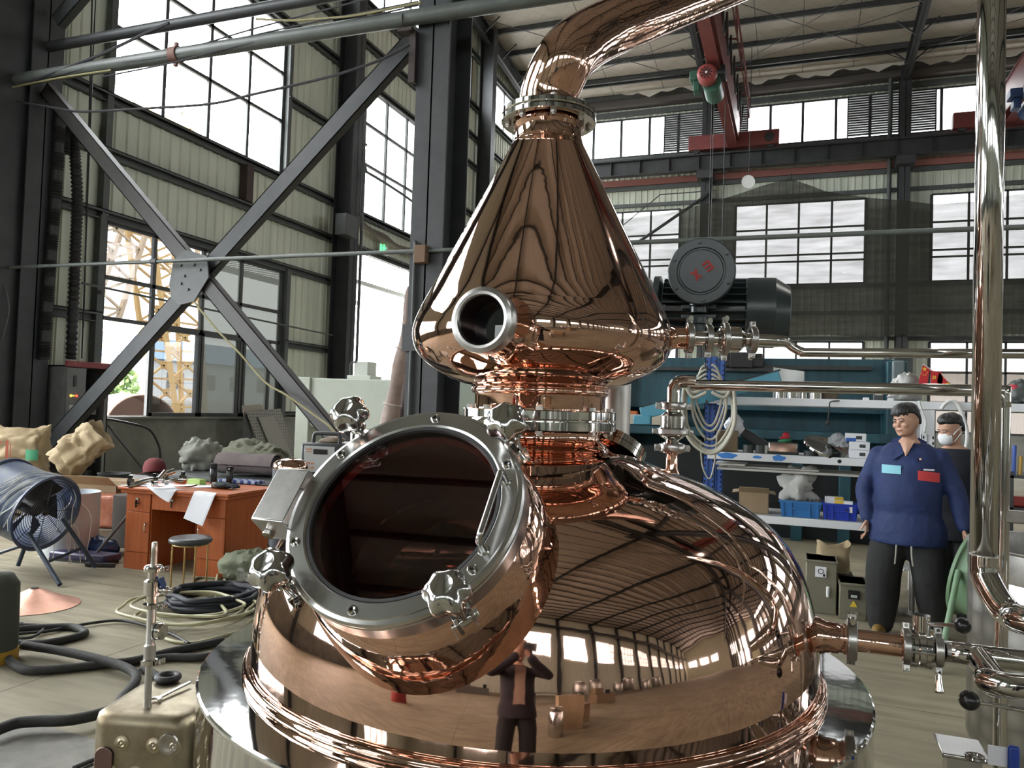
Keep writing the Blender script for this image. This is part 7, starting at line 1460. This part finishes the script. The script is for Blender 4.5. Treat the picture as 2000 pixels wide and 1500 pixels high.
def shell(lab,c,r,L,rz): 
    t=thing('copper_shell',lab,'vessel',c,rotz=rz); obj('vessel_shell',MB(T(0,0,r,0,PI/2,0)).lathe([(.0001,-L/2-.3*r),(r*.6,-L/2-.2*r),(r,-L/2),(r,L/2),(r*.97,L/2),(r*.97,-L/2+.05)],n=40),cc1,t,smooth=50)
    obj('cradle',MB().bx(-L*.3,L*.3,-r*.5,r*.5,0,.12),wd,t)
shell('raw copper vessel shell lying outside below the low left window, left one',(-13.4,11.3,-.06),.62,1.3,.5); shell('raw copper vessel shell outside behind the low left window, bigger one',(-15.0,14.2,-.06),.85,1.4,-.4)
wl_=MB().bx(-34,-33.7,5,70,-.06,1.4); tag(obj('yard_wall',wl_,mat('pale_yard_wall',(.33,.32,.31),.8),smooth=0),'low pale boundary wall across the yard','wall',None,'structure')
cn=thing('door_canopy','ribbed metal canopy outside over the open doorway','canopy',(-13,19,5.4),world=True)
cpm=MB(); 
for k in range(40): y=15.8+k*.2; cpm.add([(X_L+.02,y,5.62),(X_L-4.2,y,5.25),(X_L-4.2,y+.1,5.25),(X_L+.02,y+.1,5.62),(X_L-4.2,y+.13,5.29),(X_L+.02,y+.13,5.66),(X_L-4.2,y+.2,5.29),(X_L+.02,y+.2,5.66)],[(0,1,2,3),(3,2,4,5),(5,4,6,7)])
obj('canopy_sheet',cpm,mat('pale_ribbed_canopy',(.55,.53,.50),.6),cn,smooth=0); obj('canopy_beam',MB().bx(X_L-4.2,X_L-4.05,15.8,23.8,5.1,5.25).bx(X_L-2.2,X_L-2.1,15.8,23.8,5.3,5.42),K['mid_steel'],cn,smooth=0)
ob=thing('shed_building','pale sheet-clad shed standing behind the back wall windows','building',(6,46,0),world=True); obj('walls',MB().bx(-25,45,44,52,-.1,4.2),mat('pale_pink_grey_sheet',(.52,.46,.44),.8),ob,smooth=0); obj('roof',MB().add([(-26,43,4.2),(46,43,4.2),(46,48,5.6),(-26,48,5.6)],[(0,1,2,3)]),mat('pale_roof_sheet',(.6,.58,.57),.6),ob,smooth=0)
# ------------------------------------------------------------------ things behind the camera that the copper mirrors
carton('cardboard_box','tall brown cardboard box behind the camera, mirrored low in the copper body',(1.6,-1.9,0),.3,.6,.5,.95,opened=False)
carton('cardboard_box','smaller brown cardboard box beside the tall one, mirrored in the copper body',(2.4,-2.6,0),-.2,.5,.5,.6,opened=True)
kg=thing('steel_keg','polished steel keg behind the camera, mirrored beside the cardboard boxes','keg',(1.0,-1.4,0))
obj('keg_body',MB().lathe([(.0001,0),(.14,0),(.15,.03),(.15,.28),(.156,.30),(.15,.32),(.15,.60),(.14,.63),(.05,.68),(.05,.72),(.0001,.72)],n=36),K['steel'],kg,smooth=35)
obj('keg_handle',MB().torus((0,0,.70),(0,0,1),.13,.01,n=30,m=6),K['steel'],kg,smooth=180)
rd=thing('red_drum','dull red oil drum far behind the camera, mirrored left in the copper body','drum',(-3.2,-3.4,0)); obj('drum_body',MB().lathe([(.0001,0),(.29,0),(.29,.28),(.3,.29),(.29,.30),(.29,.58),(.3,.59),(.29,.60),(.29,.87),(.0001,.87)],n=36),mat('dull_red_drum',(.30,.03,.03),.5),rd,smooth=35)
tbl=thing('work_table','long dark work table far behind the camera, mirrored in the dome','table',(5,-9,0)); obj('table_top',MB().bx(-2,2,-.5,.5,.75,.8),K['mid_steel'],tbl)
for sx2 in (-1.9,1.9):
    for sy2 in (-.4,.4): obj('leg',MB().bx(sx2-.04,sx2+.04,sy2-.04,sy2+.04,0,.75),K['dark_steel'],tbl)

for k,(x,y,r,h) in enumerate(((9,-12,.7,2.0),(12,-13,.8,2.4),(15.5,-12.5,.6,1.8),(19,-13.5,.9,2.6),(23,-12.5,.7,2.0),(28,-13,.9,2.4))):
    t=thing('storage_tank','steel storage tank in the distant row behind the camera, mirrored small in the dome','tank',(x,y,0),0,'mirrored row of steel tanks')
    obj('tank_shell',MB().lathe([(.0001,.3),(r*.9,.35),(r,.5),(r,h-.2),(r*.8,h),(.0001,h+.15)],n=32),K['steel_dull'],t,smooth=40)
    for q in range(3): obj('leg',MB().cyl((r*.7*math.cos(q*2.1),r*.7*math.sin(q*2.1),0),(r*.7*math.cos(q*2.1),r*.7*math.sin(q*2.1),.5),.04,n=8),K['steel_dull'],t)
for k,(x,y,w_,d_,h_,c_) in enumerate(((-5,-10,2.6,1.0,1.7,(.05,.09,.10)),(-1,-13,3.0,1.2,1.4,(.10,.10,.09)),(3.5,-14.5,2.2,1.1,2.1,(.04,.07,.12)),(7,-6.5,1.6,.9,1.1,(.16,.11,.06)))):
    t=thing('workshop_machine',['blue-green machine behind the camera to the left, mirrored in the body','grey low machine behind the camera, mirrored in the body','tall navy machine near the far wall, mirrored in the dome','brown bench machine behind the camera to the right, mirrored in the dome'][k],'machine',(x,y,0))
    m_=mat('machine_enamel',c_,.5); obj('machine_bed',MB().bx(-w_/2,w_/2,-d_/2,d_/2,0,h_*.55),m_,t,bevel=.03); obj('machine_head',MB().bx(-w_/2,-w_/2+w_*.4,-d_*.4,d_*.4,h_*.55,h_),m_,t,bevel=.04); obj('control_panel',MB().bx(w_*.3,w_*.42,-d_*.2,d_*.2,h_*.55,h_*.85),K['black_plastic'],t,bevel=.02)
